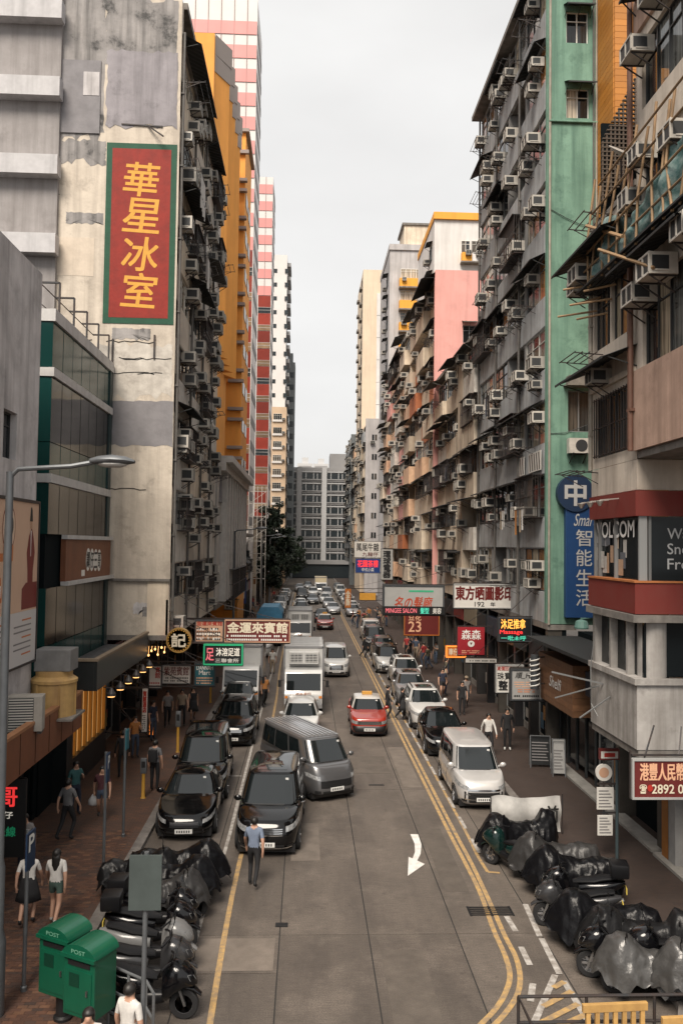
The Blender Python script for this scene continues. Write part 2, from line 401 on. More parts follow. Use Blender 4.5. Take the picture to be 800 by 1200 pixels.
for px_, py_ in ((441, 920), (404, 771), (330, 890)):
    MB().cbox(0, 0, 0.004, 0.55, 0.12, 0.01).build('cover_plate', m_iron, road, loc=(*gp(px_, py_).xy, 0.001))

for i_, (x0, y0, x1, y1, c_) in enumerate(((-2.2, 16.8, -0.55, 18.15, 1.3), (1.7, 14.9, 2.6, 17.6, 0.82), (3.6, 20.5, 4.2, 25, 0.75), (-0.3, 22.5, 0.5, 25.5, 1.18), (1.6, 31, 3.3, 33.5, 0.8), (-2.1, 24.2, -1.2, 27.5, 0.85), (0.2, 41, 1.4, 46, 0.8), (3.6, 29.2, 4.25, 35, 1.2))):
    pm_ = mat('road_patch_%d' % i_, tuple(c*c_ for c in ROADC), 0.7, var=0.5, vscale=2, fine=0.5, bump=0.3)
    MB().box(x0, y0, 0.0015, x1, y1, 0.004).build('road_patch', pm_, road)
# pavements: one sheet each with kerb stones and pavers as pieces
PZ = 0.13
def pavement(name, label, kerb, inner, mt):
    poly = list(kerb) + [(inner, kerb[-1][1]), (inner, kerb[0][1])]
    b = MB().rings([[(x, y, -0.14) for x, y in poly], [(x, y, PZ-0.004) for x, y in poly]])
    o = b.build(name, mt, fixn=True); tag(o, label, 'pavement', kind='structure'); return o
kl = [(KL, YF), (KL, 16.8), (-4.15, 15.8), (-3.6, 14.9), (-3.0, 14.2), (-2.4, 13.5), (-2.2, 12.5), (-2.2, YN)]
kr = [(KR, YF), (KR, 15.2), (6.7, 14.2), (5.8, 13.2), (5.2, 12.2), (5.1, YN)]
pl_ = pavement('pavement_left', 'red brown brick pavement beside the motorcycle bay and green posting boxes', [(x-0.14, y) for x, y in kl], -24, m_pavf)
pr_ = pavement('pavement_right', 'brick pavement coloured darker for the shade under the overhanging green building', [(x+0.14, y) for x, y in kr], 26, m_pav_shaded)
def kerb_stones(par, pts, side):
    for (xa, ya), (xb, yb) in zip(pts[:-1], pts[1:]):
        a, b_ = Vector((xa, ya)), Vector((xb, yb)); Lk = (b_-a).length; n = max(1, round(Lk/(1.0 if ya < 70 else 3.0)))
        if ya > 70 and Lk > 60:                      # far stretch: longer pieces
            cuts = [0]; 
            while cuts[-1] < Lk: cuts.append(min(Lk, cuts[-1] + (4.0 if YF-cuts[-1] > 75 else 1.0)))
        else: cuts = [Lk*i/n for i in range(n+1)]
        d = (b_-a)/Lk; ang = math.atan2(d.y, d.x)
        for c0, c1 in zip(cuts[:-1], cuts[1:]):
            if c1-c0 < 0.02: continue
            key = round(c1-c0, 2)
            if key not in KST: KST[key] = MB().cbox(0, 0, 0, key-0.012, 0.28, 0.3).mesh('kerb_stone', m_kerb, bevel=0.015)
            c = a + d*((c0+c1)/2); off = Vector((-d.y, d.x))*(0.14 if side < 0 else -0.14)*(-1)
            inst('kerb_stone', KST[key], par, (c.x, c.y, PZ-0.146), ang)
KST = {}
kerb_stones(pl_, kl, -1); kerb_stones(pr_, kr, 1)
# individual pavers where they can be told apart, the rest of the near field joined
bw, bl = 0.098, 0.198
pm = [MB().cbox(0, 0, 0, bl-0.012, bw-0.01, 0.05).mesh('paver', m, bevel=0.0) for m in m_brick]
cells = []
y = 13.6; row = 0
while y < 24.5:
    x = -8.2 + (0.1 if row % 2 else 0)
    while x < -3.6:
        lim = KL-0.3 if y > 16.9 else (-4.75 + (16.9-y)*0.42 if y > 14.0 else -3.6)
        if x + 0.1 < lim: cells.append((x, y))
        x += bl
    y += bw; row += 1
from bpy_extras.object_utils import world_to_camera_view as w2c
bpy.context.view_layer.update()
scene.render.resolution_x, scene.render.resolution_y = 682, 1024
def inview(p, mrg=0.0):
    c = w2c(scene, camo, Vector(p)); return -mrg < c.x < 1+mrg and -mrg < c.y < 1+mrg and c.z > 0
vis = [c for c in cells if inview((c[0], c[1], PZ))]; vis.sort(key=lambda c: c[1])
rb = random.Random(8); one = set(vis[:300])
for c in vis[:300]: inst('paver', pm[rb.choice((0, 0, 1, 1, 2, 3))], pl_, (c[0], c[1], PZ-0.022+rb.uniform(-0.002, 0.002)))
fld = [MB() for _ in m_brick]
for c in cells:
    if c in one: continue
    z = PZ-0.022+rb.uniform(-0.002, 0.002); fld[rb.choice((0, 0, 1, 1, 2, 3))].cbox(c[0], c[1], z, bl-0.012, bw-0.01, 0.05)
for f_, m in zip(fld, m_brick): tag(f_.build('paver_field', m, pl_), kind='stuff')
# ---------------------------------------------------------------- facade kit
m_frame_w = mat('window_frame_pale', (0.62, 0.6, 0.55), 0.5, rand=0.3, space='object')
m_frame_g = mat('window_frame_grey', (0.24, 0.245, 0.245), 0.45, metal=0.3, rand=0.3, space='object')
m_frame_d = mat('window_frame_dark', (0.035, 0.038, 0.04), 0.5)
m_pane = pane_mat('window_pane', [(0.012, 0.014, 0.016), (0.03, 0.034, 0.036), (0.34, 0.28, 0.2), (0.012, 0.013, 0.014), (0.42, 0.2, 0.08), (0.12, 0.125, 0.12),
                                  (0.5, 0.43, 0.33), (0.016, 0.018, 0.02), (0.26, 0.14, 0.07), (0.16, 0.165, 0.16)])
m_pane_d = pane_mat('window_pane_dark', [(0.01, 0.012, 0.014), (0.02, 0.023, 0.026), (0.035, 0.036, 0.035), (0.012, 0.013, 0.014), (0.09, 0.075, 0.06)])
m_ac = mat('ac_shell', (0.5, 0.47, 0.42), 0.55, rand=0.3, var=0.35, vscale=4, space='object')
m_acd = mat('ac_grille', (0.03, 0.032, 0.034), 0.6)
m_awn = [mat('awning_dark', (0.02, 0.022, 0.023), 0.7, rand=0.3, var=0.3, space='object'), mat('awning_grey', (0.1, 0.095, 0.085), 0.7, rand=0.3, var=0.4, space='object'),
         mat('awning_green', (0.03, 0.06, 0.05), 0.6, rand=0.3, var=0.3, space='object')]
m_steel = mat('steel_dark', (0.04, 0.042, 0.045), 0.5, metal=0.4, var=0.4, dirt=(0.09, 0.045, 0.025))
m_pipe = mat('drain_pipe', (0.14, 0.13, 0.12), 0.6, var=0.5, streak=0.4)
m_pipe_w = mat('drain_pipe_pale', (0.4, 0.36, 0.3), 0.6, var=0.4, streak=0.4)
m_slab = mat('slab_concrete', (0.24, 0.22, 0.2), 0.85, var=0.6, streak=0.5)
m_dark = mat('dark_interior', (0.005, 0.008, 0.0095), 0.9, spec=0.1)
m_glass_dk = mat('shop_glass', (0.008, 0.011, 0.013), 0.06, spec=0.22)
m_wood_rack = mat('bamboo', (0.3, 0.19, 0.1), 0.7, rand=0.25, var=0.4, space='object')

class Wall:
    """a wall plane in its building's frame: a runs along the wall, o outwards, z up"""
    def __init__(s, root, ou=0.0, ow=0.0, th=0.0): s.root, s.ou, s.ow, s.th = root, ou, ow, th; s.c, s.s = math.cos(th), math.sin(th)
    def pt(s, a, o, z): return (s.ou + a*s.c - o*s.s, s.ow + a*s.s + o*s.c, z)
    def put(s, name, me, a, o, z, rz=0.0, scale=None, parent=None):
        return inst(name, me, s.root, s.pt(a, o, z), s.th+rz, scale=scale)
    def build(s, b, name, mt, **k):
        b.v = [s.pt(*v) for v in b.v]; return b.build(name, mt, s.root, **k)
    def box(s, name, mt, a0, a1, o0, o1, z0, z1, bevel=0.0): return s.build(MB().box(a0, o0, z0, a1, o1, z1), name, mt, bevel=bevel)
SIDE = {}
def building(name, label, X, y0, y1, side, group=None):
    """side +1: right of the street (faces -X), -1: left. returns root, street wall, wall facing the camera"""
    L = y1-y0
    if side > 0:
        r = thing(name, label, 'building', (X, y0, 0), R(90), group); st = Wall(r); en = Wall(r, 0, 0, R(90))     # en: a<0 is inside the block
    else:
        r = thing(name, label, 'building', (X, y1, 0), R(-90), group); st = Wall(r); en = Wall(r, L, 0, R(-90))   # en: a>0 is inside
    return r, st, en, L
def panel(b, a0, a1, z0, z1, holes=(), o=0.0, depth=0.18):
    """wall face with real openings and their reveals"""
    As = sorted({a0, a1, *[h[0] for h in holes], *[h[1] for h in holes]}); Zs = sorted({z0, z1, *[h[2] for h in holes], *[h[3] for h in holes]})
    for i in range(len(As)-1):
        for j in range(len(Zs)-1):
            ca, cz = (As[i]+As[i+1])/2, (Zs[j]+Zs[j+1])/2
            if any(h[0] < ca < h[1] and h[2] < cz < h[3] for h in holes): continue
            b.add([(As[i], o, Zs[j]), (As[i+1], o, Zs[j]), (As[i+1], o, Zs[j+1]), (As[i], o, Zs[j+1])], [(3, 2, 1, 0)])
    for (x0, x1, q0, q1) in holes:
        p = [(x0, q0), (x1, q0), (x1, q1), (x0, q1)]
        for k in range(4):
            (xa, za), (xb, zb) = p[k], p[(k+1) % 4]
            b.add([(xa, o, za), (xb, o, zb), (xb, o-depth, zb), (xa, o-depth, za)], [(0, 1, 2, 3)])
    return b
WN = {}
def window(wl, a0, a1, z0, z1, o=-0.1, nlt=2, mt=None, pm_=None, transom=True, many=True):
    """framed window: frame part with its panes below it"""
    w, h = round(a1-a0, 2), round(z1-z0, 2); mt = mt or m_frame_g; pm_ = pm_ or m_pane
    k = (w, h, nlt, mt.name, transom)
    if k not in WN:
        b = MB(); t = 0.05
        b.box(0, -0.04, 0, w, 0.03, t); b.box(0, -0.04, h-t, w, 0.03, h)
        for i in range(nlt+1):
            x = min(max(0, w*i/nlt-t/2), w-t); b.box(x, -0.038, t, x+t, 0.028, h-t)
        if transom: b.box(t, -0.036, h*0.7, w-t, 0.026, h*0.7+0.035)
        WN[k] = b.mesh('window', mt)
    f = wl.put('window', WN[k], a0, o, z0)
    n = nlt if many else 1
    kp = ('p', round((w-0.04)/n, 2), h, pm_.name)
    if kp not in WN: WN[kp] = MB().box(0, -0.03, 0.03, (w-0.04)/n-0.006, -0.012, h-0.03).mesh('pane', pm_)
    for i in range(n): inst('pane', WN[kp], f, (0.02+(w-0.04)/n*i+0.003, 0, 0))
    return f
_b = MB(); _b.box(-0.35, -0.5, 0, 0.35, 0.17, 0.5)
for x in (-0.33, 0.0, 0.33): _b.box(x-0.025, 0.17, 0.0, x+0.025, 0.2, 0.5)
for z in (0.02, 0.48): _b.box(-0.355, 0.165, z-0.025, 0.355, 0.2, z+0.025)
for x in (-0.356, 0.356): _b.box(x-0.01, -0.3, 0.06, x+0.01, 0.05, 0.1)
AC_SH = _b.mesh('air_conditioner', m_ac)
_b = MB().box(-0.31, 0.168, 0.05, -0.03, 0.176, 0.45).box(0.03, 0.168, 0.05, 0.31, 0.176, 0.45)
for s_ in (-1, 1): _b.box(s_*0.352-0.004, -0.28, 0.1, s_*0.352+0.004, 0.12, 0.42)
AC_GR = _b.mesh('grille', m_acd)
_b = MB()
for x in (-0.28, 0.28): _b.bar((x, -0.5, -0.02), (x, 0.16, -0.02), 0.035); _b.bar((x, -0.45, -0.4), (x, 0.12, -0.03), 0.03)
_b.bar((-0.28, -0.3, -0.02), (0.28, -0.3, -0.02), 0.03)
AC_BR = _b.mesh('bracket', m_steel)
_b = MB().box(-0.42, -0.33, 0, 0.42, 0.0, 0.62); AC2 = _b.mesh('air_conditioner', m_ac)
_b = MB().lathe([(0.25, 0), (0.25, 0.012)], 18, 'y', (-0.1, 0.002, 0.31)); AC2G = _b.mesh('fan_guard', m_acd)
ACR = random.Random(404)
def ac(wl, a, z, o=0.42, s=1.0, br=True):
    q_ = ACR.uniform(0.78, 1.08); f = wl.put('air_conditioner', AC_SH, a, o, z, scale=(s*q_*ACR.uniform(0.85, 1.2), s*q_, s*q_*ACR.uniform(0.85, 1.1))); inst('grille', AC_GR, f)
    if br: inst('bracket', AC_BR, f)
    return f
AWN = {}
def awning(wl, a0, a1, z, dep=0.8, drop=0.28, kind=0, o=0.0):
    w = round(a1-a0, 1); k = (w, dep, drop, kind)
    if k not in AWN:
        b = MB(); n = max(4, int(w/0.16))
        b.grid(lambda u, v: (u*w, v*dep, -drop*v + (0.012 if int(round(u*n)) % 2 else -0.012)), n, 2)
        b.grid(lambda u, v: (u*w, v*dep, -0.02-drop*v + (0.012 if int(round(u*n)) % 2 else -0.012)), n, 2)
        b.box(0, dep-0.02, -drop-0.05, w, dep+0.005, -drop+0.01)
        for x in (0.05, w/2, w-0.05): b.bar((x, 0, -0.55), (x, dep*0.85, -drop*0.85-0.03), 0.025)
        AWN[k] = b.mesh('awning', m_awn[kind])
    return wl.put('awning', AWN[k], a0, o, z)
RK = {}
def rack(wl, a, z, w=1.4, dep=0.9, o=0.0):
    k = (w, dep)
    if k not in RK:
        b = MB()
        for x in (0, w): b.bar((x, 0, 0), (x, dep, 0.05), 0.025); b.bar((x, 0, -0.3), (x, dep*0.8, 0.03), 0.02)
        for i in range(4): b.bar((-0.1, dep*(i+1)/4, 0.05), (w+0.1, dep*(i+1)/4, 0.05), 0.022)
        RK[k] = b.mesh('drying_rack', m_steel)
    return wl.put('drying_rack', RK[k], a, o, z)
CG = {}
def cage(wl, a0, a1, z, h=1.5, dep=0.5):
    w = round(a1-a0, 1); k = (w, h, dep)
    if k not in CG:
        b = MB()
        for zz in (0, h*0.5, h):
            b.bar((0, 0, zz), (0, dep, zz), 0.03); b.bar((w, 0, zz), (w, dep, zz), 0.03); b.bar((0, dep, zz), (w, dep, zz), 0.03)
        n = int(w/0.16)
        for i in range(n+1): b.bar((w*i/n, dep, 0), (w*i/n, dep, h), 0.018)
        for i in range(1, 4): b.bar((0, dep*i/4, 0), (0, dep*i/4, h), 0.018); b.bar((w, dep*i/4, 0), (w, dep*i/4, h), 0.018)
        b.box(0, 0, -0.03, w, dep, 0.0); b.box(0, 0, h, w, dep+0.1, h+0.02)
        CG[k] = b.mesh('window_cage', m_steel)
    return wl.put('window_cage', CG[k], a0, 0, z)
def pipe(wl, a, z0, z1, o=0.08, r=0.06, mt=None):
    b = MB().tube([(a, o, z0), (a, o, z1)], r, 7)
    z = z0+1
    while z < z1: b.cbox(a, o-0.02, z, r*3, r*2.2, 0.07); z += 3.1
    return wl.build(b, 'drain_pipe', mt or m_pipe, smooth=True)

def tong_lau(wl, a0, a1, z0, nst, sh, nb, par_m, back_m, rng, ph=1.05, rec=0.9, p_enc=0.55, p_awn=0.5, p_ac=0.7, p_rack=0.35, p_cage=0.12, many=True, frames=None,
             par_split=True, awk=(0, 0, 1), acs=1.0, pier_m=None, o_out=0.0, pdep=0.14, sep_p=0.0, awd=0.8):
    """street face of a walk-up: slabs, parapets, windows in and behind them, awnings, air conditioners"""
    L = a1-a0; bwid = L/nb; frames = frames or [m_frame_g, m_frame_w, m_frame_d, m_frame_g]
    ztop = z0+nst*sh
    bk = MB(); holes = []
    wl.box('rear_wall', back_m, a0, a1, -rec-0.2, -rec, z0, ztop)
    for i in range(nb+1):
        a = a0+bwid*i; wl.box('pier', pier_m or back_m, max(a0, a-0.13), min(a1, a+0.13), -rec+0.003, -0.05, z0+0.003, ztop-0.003)
    for s in range(nst):
        zf = z0+s*sh
        wl.box('floor_slab', m_slab, a0+0.004, a1-0.004, -rec+0.002, -0.06, zf-0.1, zf+0.05)
        for b in range(nb):
            p, q = a0+bwid*b, a0+bwid*(b+1); out = o_out*rng.choice((0, 0, 1)) if par_split else 0.0
            pm_ = rng.choice(par_m); hh = ph*rng.uniform(0.9, 1.1) if par_split else ph
            if rng.random() < sep_p: pm_ = par_m[0]
            wl.box('parapet', pm_, p+(0.012 if par_split else 0), q-(0.012 if par_split else 0), -pdep, out, zf-0.16, zf+hh)
            r = rng.random(); ht = zf+sh-0.2
            nl = max(2, int(round((bwid-0.3)/0.85)))
            if r < p_enc:
                window(wl, p+0.13, q-0.13, zf+hh+0.002, ht, -0.1, nl, rng.choice(frames), many=many)
                if rng.random() < 0.7: wl.box('lintel', pm_, p+0.02, q-0.02, -0.13, -0.015, ht+0.001, zf+sh-0.17)
                if rng.random() < p_cage: cage(wl, p+0.2, q-0.2, zf+hh, ht-zf-hh, 0.45)
            else:
                c = p+rng.uniform(0.4, 0.7)
                window(wl, c, min(q-0.3, c+bwid*0.6), zf+0.9, zf+sh-0.45, -rec+0.06, max(2, nl-1), rng.choice(frames), many=many)
                if rng.random() < 0.5: wl.build(MB().bar((p+0.1, -0.06, zf+hh+0.02), (q-0.1, -0.06, zf+hh+0.02), 0.05), 'handrail', m_steel)
            if rng.random() < p_awn:
                awning(wl, p+0.02+rng.choice((0, 0, 0.3)), q-0.02, zf+sh-0.12, rng.choice((0.6, awd, awd+0.15)), rng.choice((0.2, 0.32)), rng.choice(awk), out)
            k = rng.random()
            if k < p_ac: ac(wl, p+rng.uniform(0.5, bwid-0.5), zf+hh+rng.choice((0.05, 0.1, 0.9)), 0.3+out, acs*rng.uniform(0.9, 1.1))
            if k < p_ac*0.45: ac(wl, p+rng.uniform(0.5, bwid-0.5), zf+hh+rng.choice((-0.75, 1.0, 0.1)), 0.32+out, acs*rng.uniform(0.9, 1.1))
            if rng.random() < p_rack: rack(wl, p+rng.uniform(0.2, max(0.3, bwid-1.8)), zf+hh-0.05, rng.choice((1.2, 1.6)), rng.choice((0.7, 1.0)), out)

def shop_row(wl, a0, a1, z1, widths, cols, rng, rec=0.5, lit=0.3, fas=0.9, zb=PZ, glass=None):
    """ground-floor shop units: pillars, fascias, glazed fronts or shutters"""
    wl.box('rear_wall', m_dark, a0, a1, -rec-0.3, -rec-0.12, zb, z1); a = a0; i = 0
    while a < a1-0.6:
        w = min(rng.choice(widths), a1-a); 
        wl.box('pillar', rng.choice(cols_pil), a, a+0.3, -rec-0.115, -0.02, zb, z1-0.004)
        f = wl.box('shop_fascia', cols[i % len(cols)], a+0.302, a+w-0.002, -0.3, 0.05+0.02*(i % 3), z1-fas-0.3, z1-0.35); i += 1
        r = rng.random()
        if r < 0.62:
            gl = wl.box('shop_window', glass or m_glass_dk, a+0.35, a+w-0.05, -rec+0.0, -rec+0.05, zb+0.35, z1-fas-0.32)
            wl.build(MB().box(a+0.32, -rec-0.02, zb, a+w-0.02, -rec+0.07, zb+0.35), 'shop_sill', m_slab)
            for k in range(3): wl.box('mullion', m_frame_g, a+0.35+(w-0.4)*k/2-0.03, a+0.35+(w-0.4)*k/2+0.03, -rec-0.02, -rec+0.09, zb+0.352, z1-fas-0.322)
        elif r < 0.8:
            b = MB(); n = 22; zt = z1-fas-0.32
            for k in range(n): b.box(a+0.35, -rec-0.03, zb+(zt-zb)*k/n, a+w-0.05, -rec+0.03, zb+(zt-zb)*(k+0.8)/n)
            wl.build(b, 'roller_shutter', m_frame_g)
        else:
            wl.box('doorway', m_dark, a+0.35, a+w-0.05, -rec-0.1, -rec-0.05, zb, z1-fas-0.32)
        for _ in range(rng.randint(2, 5)):
            pa_ = a+0.4+rng.random()*max(0.1, w-1.2); pz_ = zb+0.5+rng.random()*max(0.2, (z1-fas-0.4-zb)*0.55); k_ = rng.random()
            wl.box('poster', POST[int(k_*len(POST))], pa_, pa_+0.3+0.4*rng.random(), -rec+0.1+0.004*_, -rec+0.102+0.004*_, pz_, pz_+0.3+0.5*rng.random())
        if rng.random() < lit:
            wl.box('lamp_strip', m_lamp, a+0.6, a+w-0.4, -rec+0.12, -rec+0.2, z1-fas-0.42, z1-fas-0.37)
        a += w
POST = [mat('shop_poster_%d' % i, c, 0.6, var=0.4, vscale=9) for i, c in enumerate([(0.35, 0.33, 0.3), (0.3, 0.05, 0.03), (0.3, 0.2, 0.05), (0.05, 0.1, 0.15), (0.12, 0.12, 0.12), (0.3, 0.15, 0.05)])]
cols_pil = [mat('pillar_tile', (0.022, 0.021, 0.021), 0.4, rand=0.4, var=0.3), mat('pillar_pale', (0.06, 0.053, 0.045), 0.6, rand=0.3, var=0.4), mat('pillar_black', (0.02, 0.02, 0.022), 0.3)]
m_lamp = mat('warm_lamp', (0.9, 0.6, 0.3), 0.5, emit=(1.0, 0.5, 0.16), estr=0.8)
m_fas = [mat('fascia_%d' % i, c, 0.5, var=0.3) for i, c in enumerate([(0.015, 0.017, 0.019), (0.1, 0.05, 0.022), (0.17, 0.02, 0.02), (0.03, 0.04, 0.06), (0.2, 0.17, 0.12), (0.012, 0.03, 0.028), (0.2, 0.08, 0.02)])]

# ---------------------------------------------------------------- right side
XR = 10.0
m_green = mat('green_render', (0.2, 0.355, 0.27), 0.8, var=0.5, vscale=0.8, streak=0.8, blot=0.65, dirt=(0.06, 0.135, 0.1), bump=0.4, bscale=9, fine=0.15)
m_greypar = mat('grey_render', (0.42, 0.435, 0.445), 0.85, var=0.35, vscale=1.0, streak=0.6, blot=0.3, dirt=(0.1, 0.09, 0.085), bump=0.25, bscale=12)
m_greypar2 = mat('grey_render_dark', (0.13, 0.13, 0.135), 0.85, var=0.3, streak=0.5, bump=0.25, bscale=12)
m_greyback = mat('grey_back_wall', (0.27, 0.265, 0.26), 0.9, var=0.4, streak=0.4)
gb, gst, gen, gL = building('walk_up_building', 'green end wall building with grey balconies and blue vertical sign', XR, 33.3, 46.9, 1)
rg = random.Random(21)
Z0, SH, NS = 5.65, 3.15, 9
b = MB()
def gx(px): return (px-359)*33.3/FPX
gw = []
for (xa, xb, ya, yb) in ((663, 689, 14, 50), (663, 690, 104, 138), (665, 692, 458, 506), (664, 690, 290, 290)):
    if ya == yb: continue
    p = yp(xa, yb, 33.3); q = yp(xb, ya, 33.3); gw.append((-(q.x-XR), -(p.x-XR), p.z, q.z))
holes = [(-h[1], -h[0], h[2], h[3]) for h in [(-a1, -a0, z0, z1) for (a0, a1, z0, z1) in gw]]
holes = [(h0, h1, z0, z1) for (h0, h1, z0, z1) in [(a0, a1, z0, z1) for (a0, a1, z0, z1) in gw]]
b = MB(); ztop = Z0+NS*SH
panel(b, -9.0, 0.0, Z0-0.2, ztop+0.8, [(a0, a1, z0, z1) for (a0, a1, z0, z1) in gw], 0.0, 0.25)
b.box(-9.0, -0.5, Z0-0.19, -0.005, -0.26, ztop+0.79)
gen.build(b, 'end_wall', m_green)
b = MB().box(0.6, -9, Z0-0.18, gL, -1.15, ztop+0.1)
b.build('core', m_greyback, gb)
for i, h in enumerate(gw):
    if i < 2: window(gen, h[0], h[1], h[2], h[3], -0.12, 2, m_frame_w, m_pane); awning(gen, h[0]-0.12, h[1]+0.1, h[3]+0.28, 0.6, 0.3, 0)
    else: window(gen, h[0], h[1], h[2], h[3], -0.14, 2, m_frame_g, m_pane_d, transom=False)
hz = gw[2]
gen.build(MB().box(hz[0]-0.1, 0, hz[3]+0.12, hz[1]+0.2, 0.55, hz[3]+0.2).box(hz[0]+0.3, 0.02, hz[3]+0.2, hz[1]+0.1, 0.5, hz[3]+0.55), 'window_canopy', mat('canopy_weathered', (0.22, 0.2, 0.17), 0.8, var=0.5, vscale=5))
f = gen.put('air_conditioner', AC2, (hz[0]+hz[1])/2+0.15, 0.42, hz[2]-0.93); inst('fan_guard', AC2G, f); inst('bracket', AC_BR, f)
for zz in (yp(660, 143, 33.3).z,):
    gen.build(MB().tube([(-2.2, 0.06, zz), (0, 0.06, zz)], 0.05, 7), 'drain_pipe', m_green, smooth=True)
gen.build(MB().tube([(-0.04, 0.04, Z0-0.2), (-0.04, 0.04, ztop)], 0.05, 7), 'drain_pipe', m_pipe_w, smooth=True)
tong_lau(gst, 0.52, gL, Z0, NS, SH, 4, [m_greypar], m_greyback, rg, ph=1.12, rec=0.95, p_enc=0.93, p_awn=0.4, p_ac=1.0, p_rack=0.6, p_cage=0.1, many=True, par_split=False, awk=(0, 0, 1, 1), awd=0.5, pdep=0.16)
for s in range(NS):
    for k in range(2): ac(gst, rg.uniform(0.6, 12.6), Z0+s*SH+rg.choice((1.2, 1.25, 2.0)), 0.34)
for a in (4.4, 9.1, 13.4): pipe(gst, a, 5.6, ztop, 0.1, 0.06)
for a_ in (-2.02, -1.9): gen.build(MB().tube([(a_, 0.07, 12.6), (a_, 0.07, ztop)], 0.04, 6), 'drain_pipe', m_pipe_w if a_ < -2 else m_pipe, smooth=True)
for z_, e_ in ((13.4, 0.5), (22.9, -0.7)):
    gen.build(MB().tube([(-0.1, 0.03, z_), (-0.7, 0.04, z_-0.12+0.3*e_), (-1.3, 0.04, z_-0.1+0.7*e_), (-1.95, 0.05, z_+e_)], 0.014, 5), 'cable', m_acd)
gst.box('roof', m_slab, -0.3, gL+0.3, -9.2, 0.5, ztop+0.1, ztop+0.35)
# eave over the pavement and the shops below
gst.box('soffit', m_slab, 0, gL, -1.2, 0.0, Z0-0.42, Z0-0.17)
shop_row(gst, 0.05, gL, Z0-0.43, (2.6, 3.2, 3.8), [m_fas[0], m_fas[5], m_fas[1], m_fas[3]], random.Random(4), 0.5, 0.7, 1.0)

# tan walk-up between green building and pink gable
m_tan = mat('tan_render', (0.6, 0.51, 0.4), 0.85, var=0.35, vscale=1.0, streak=0.6, blot=0.35, dirt=(0.16, 0.12, 0.09), bump=0.25, bscale=10)
m_cream = mat('cream_render', (0.78, 0.67, 0.53), 0.85, var=0.3, vscale=1.2, streak=0.55, dirt=(0.22, 0.165, 0.12), bump=0.2, bscale=10)
m_peach = mat('peach_render', (0.72, 0.48, 0.32), 0.85, var=0.3, streak=0.6, dirt=(0.3, 0.18, 0.12))
m_orangep = mat('orange_render', (0.5, 0.17, 0.07), 0.8, var=0.3, streak=0.5, dirt=(0.25, 0.1, 0.06))
m_white_r = mat('white_render', (0.68, 0.65, 0.6), 0.85, var=0.35, streak=0.6, dirt=(0.25, 0.22, 0.18))
r3, s3, e3, L3 = building('walk_up_building', 'tan walk-up with a bare concrete pilaster beside the pink gable', XR, 46.95, 61.9, 1)
tong_lau(s3, 0, L3, 5.5, 5, 3.1, 4, [m_cream, m_cream, m_white_r, m_tan], m_cream, random.Random(31), ph=1.3, p_enc=0.88, p_awn=0.45, p_cage=0.25, p_ac=0.95, o_out=0.3)
s3.box('pilaster', m_tan, 3.3, 4.9, -0.4, 0.34, 5.3, 20.4)
s3.box('core', m_tan, 0.01, L3-0.01, -9, -1.12, 5.3, 21.1); s3.box('roof', m_slab, -0.02, L3, -9, 0.3, 21.11, 21.35)
shop_row(s3, 0.0, L3, 5.3, (2.8, 3.4, 4.0), [m_fas[4], m_fas[2], m_fas[0], m_fas[6]], random.Random(6), 0.5, 0.6, 1.0)
# pink gable row
m_pink = mat('pink_render', (0.76, 0.38, 0.34), 0.85, var=0.2, vscale=0.8, streak=0.35, blot=0.2, dirt=(0.4, 0.2, 0.18), bump=0.2, bscale=10)
r4, s4, e4, L4 = building('walk_up_building', 'pink gable wall walk-up with cream and orange balconies down the street', XR, 62.0, 84.0, 1)
pk = yp(543, 385, 62.0); pq = yp(558, 380, 62.0)
hole = (-(yp(557, 402, 62).x-XR), -(yp(542, 402, 62).x-XR), yp(542, 402, 62).z, yp(542, 381, 62).z)
b = panel(MB(), -7.0, 0.3, 5.3, 30.2, [hole], 0.0, 0.25); b.box(-6.99, -0.5, 5.31, 0.29, -0.26, 30.19)
e4.build(b, 'gable_wall', m_pink); window(e4, *hole, -0.12, 2, m_frame_g, m_pane_d); awning(e4, hole[0]-0.1, hole[1]+0.1, hole[3]+0.35, 0.6, 0.2, 1)
e4.box('string_course', m_pink, -6.9, 0.32, 0.003, 0.06, 19.6, 19.75)
tong_lau(s4, 0.3, L4, 5.5, 8, 3.05, 5, [m_peach, m_cream, m_cream, m_tan, m_orangep], m_cream, random.Random(41), ph=1.35, p_enc=0.85, p_awn=0.4, p_cage=0.25, p_ac=0.95, o_out=0.55, awk=(0, 1, 1))
s4.box('core', m_cream, 0.5, L4, -7, -1.12, 5.3, 30.0); s4.box('roof', m_slab, 0.5, L4, -7, 0.1, 30.01, 30.25)
awning(s4, 0.1, 6.1, 30.2, 1.4, 0.7, 0); awning(s4, 6.4, 12.4, 30.0, 1.1, 0.5, 1)
shop_row(s4, 0.0, L4, 5.3, (3.2, 4.2), [m_fas[6], m_fas[4], m_fas[2], m_fas[0]], random.Random(7), 0.5, 0.6, 1.0)
r5, s5, e5, L5 = building('walk_up_building', 'long cream walk-up with jutting balconies past the pink gable', XR, 84.05, 106.0, 1)
tong_lau(s5, 0.0, L5, 5.5, 8, 3.05, 5, [m_cream, m_cream, m_pink, m_white_r, m_peach], m_tan, random.Random(51), ph=1.35, p_enc=0.85, p_awn=0.35, p_cage=0.2, p_ac=0.9, o_out=0.5, many=False, awk=(0, 1, 1))
s5.box('core', m_cream, 0.05, L5, -7, -1.12, 5.3, 30.3); s5.box('roof', m_slab, 0.05, L5, -7, 0.1, 30.31, 30.5)
shop_row(s5, 0.0, L5, 5.3, (4.2, 5.0), [m_fas[2], m_fas[4], m_fas[6]], random.Random(8), 0.4, 0.6, 1.0)
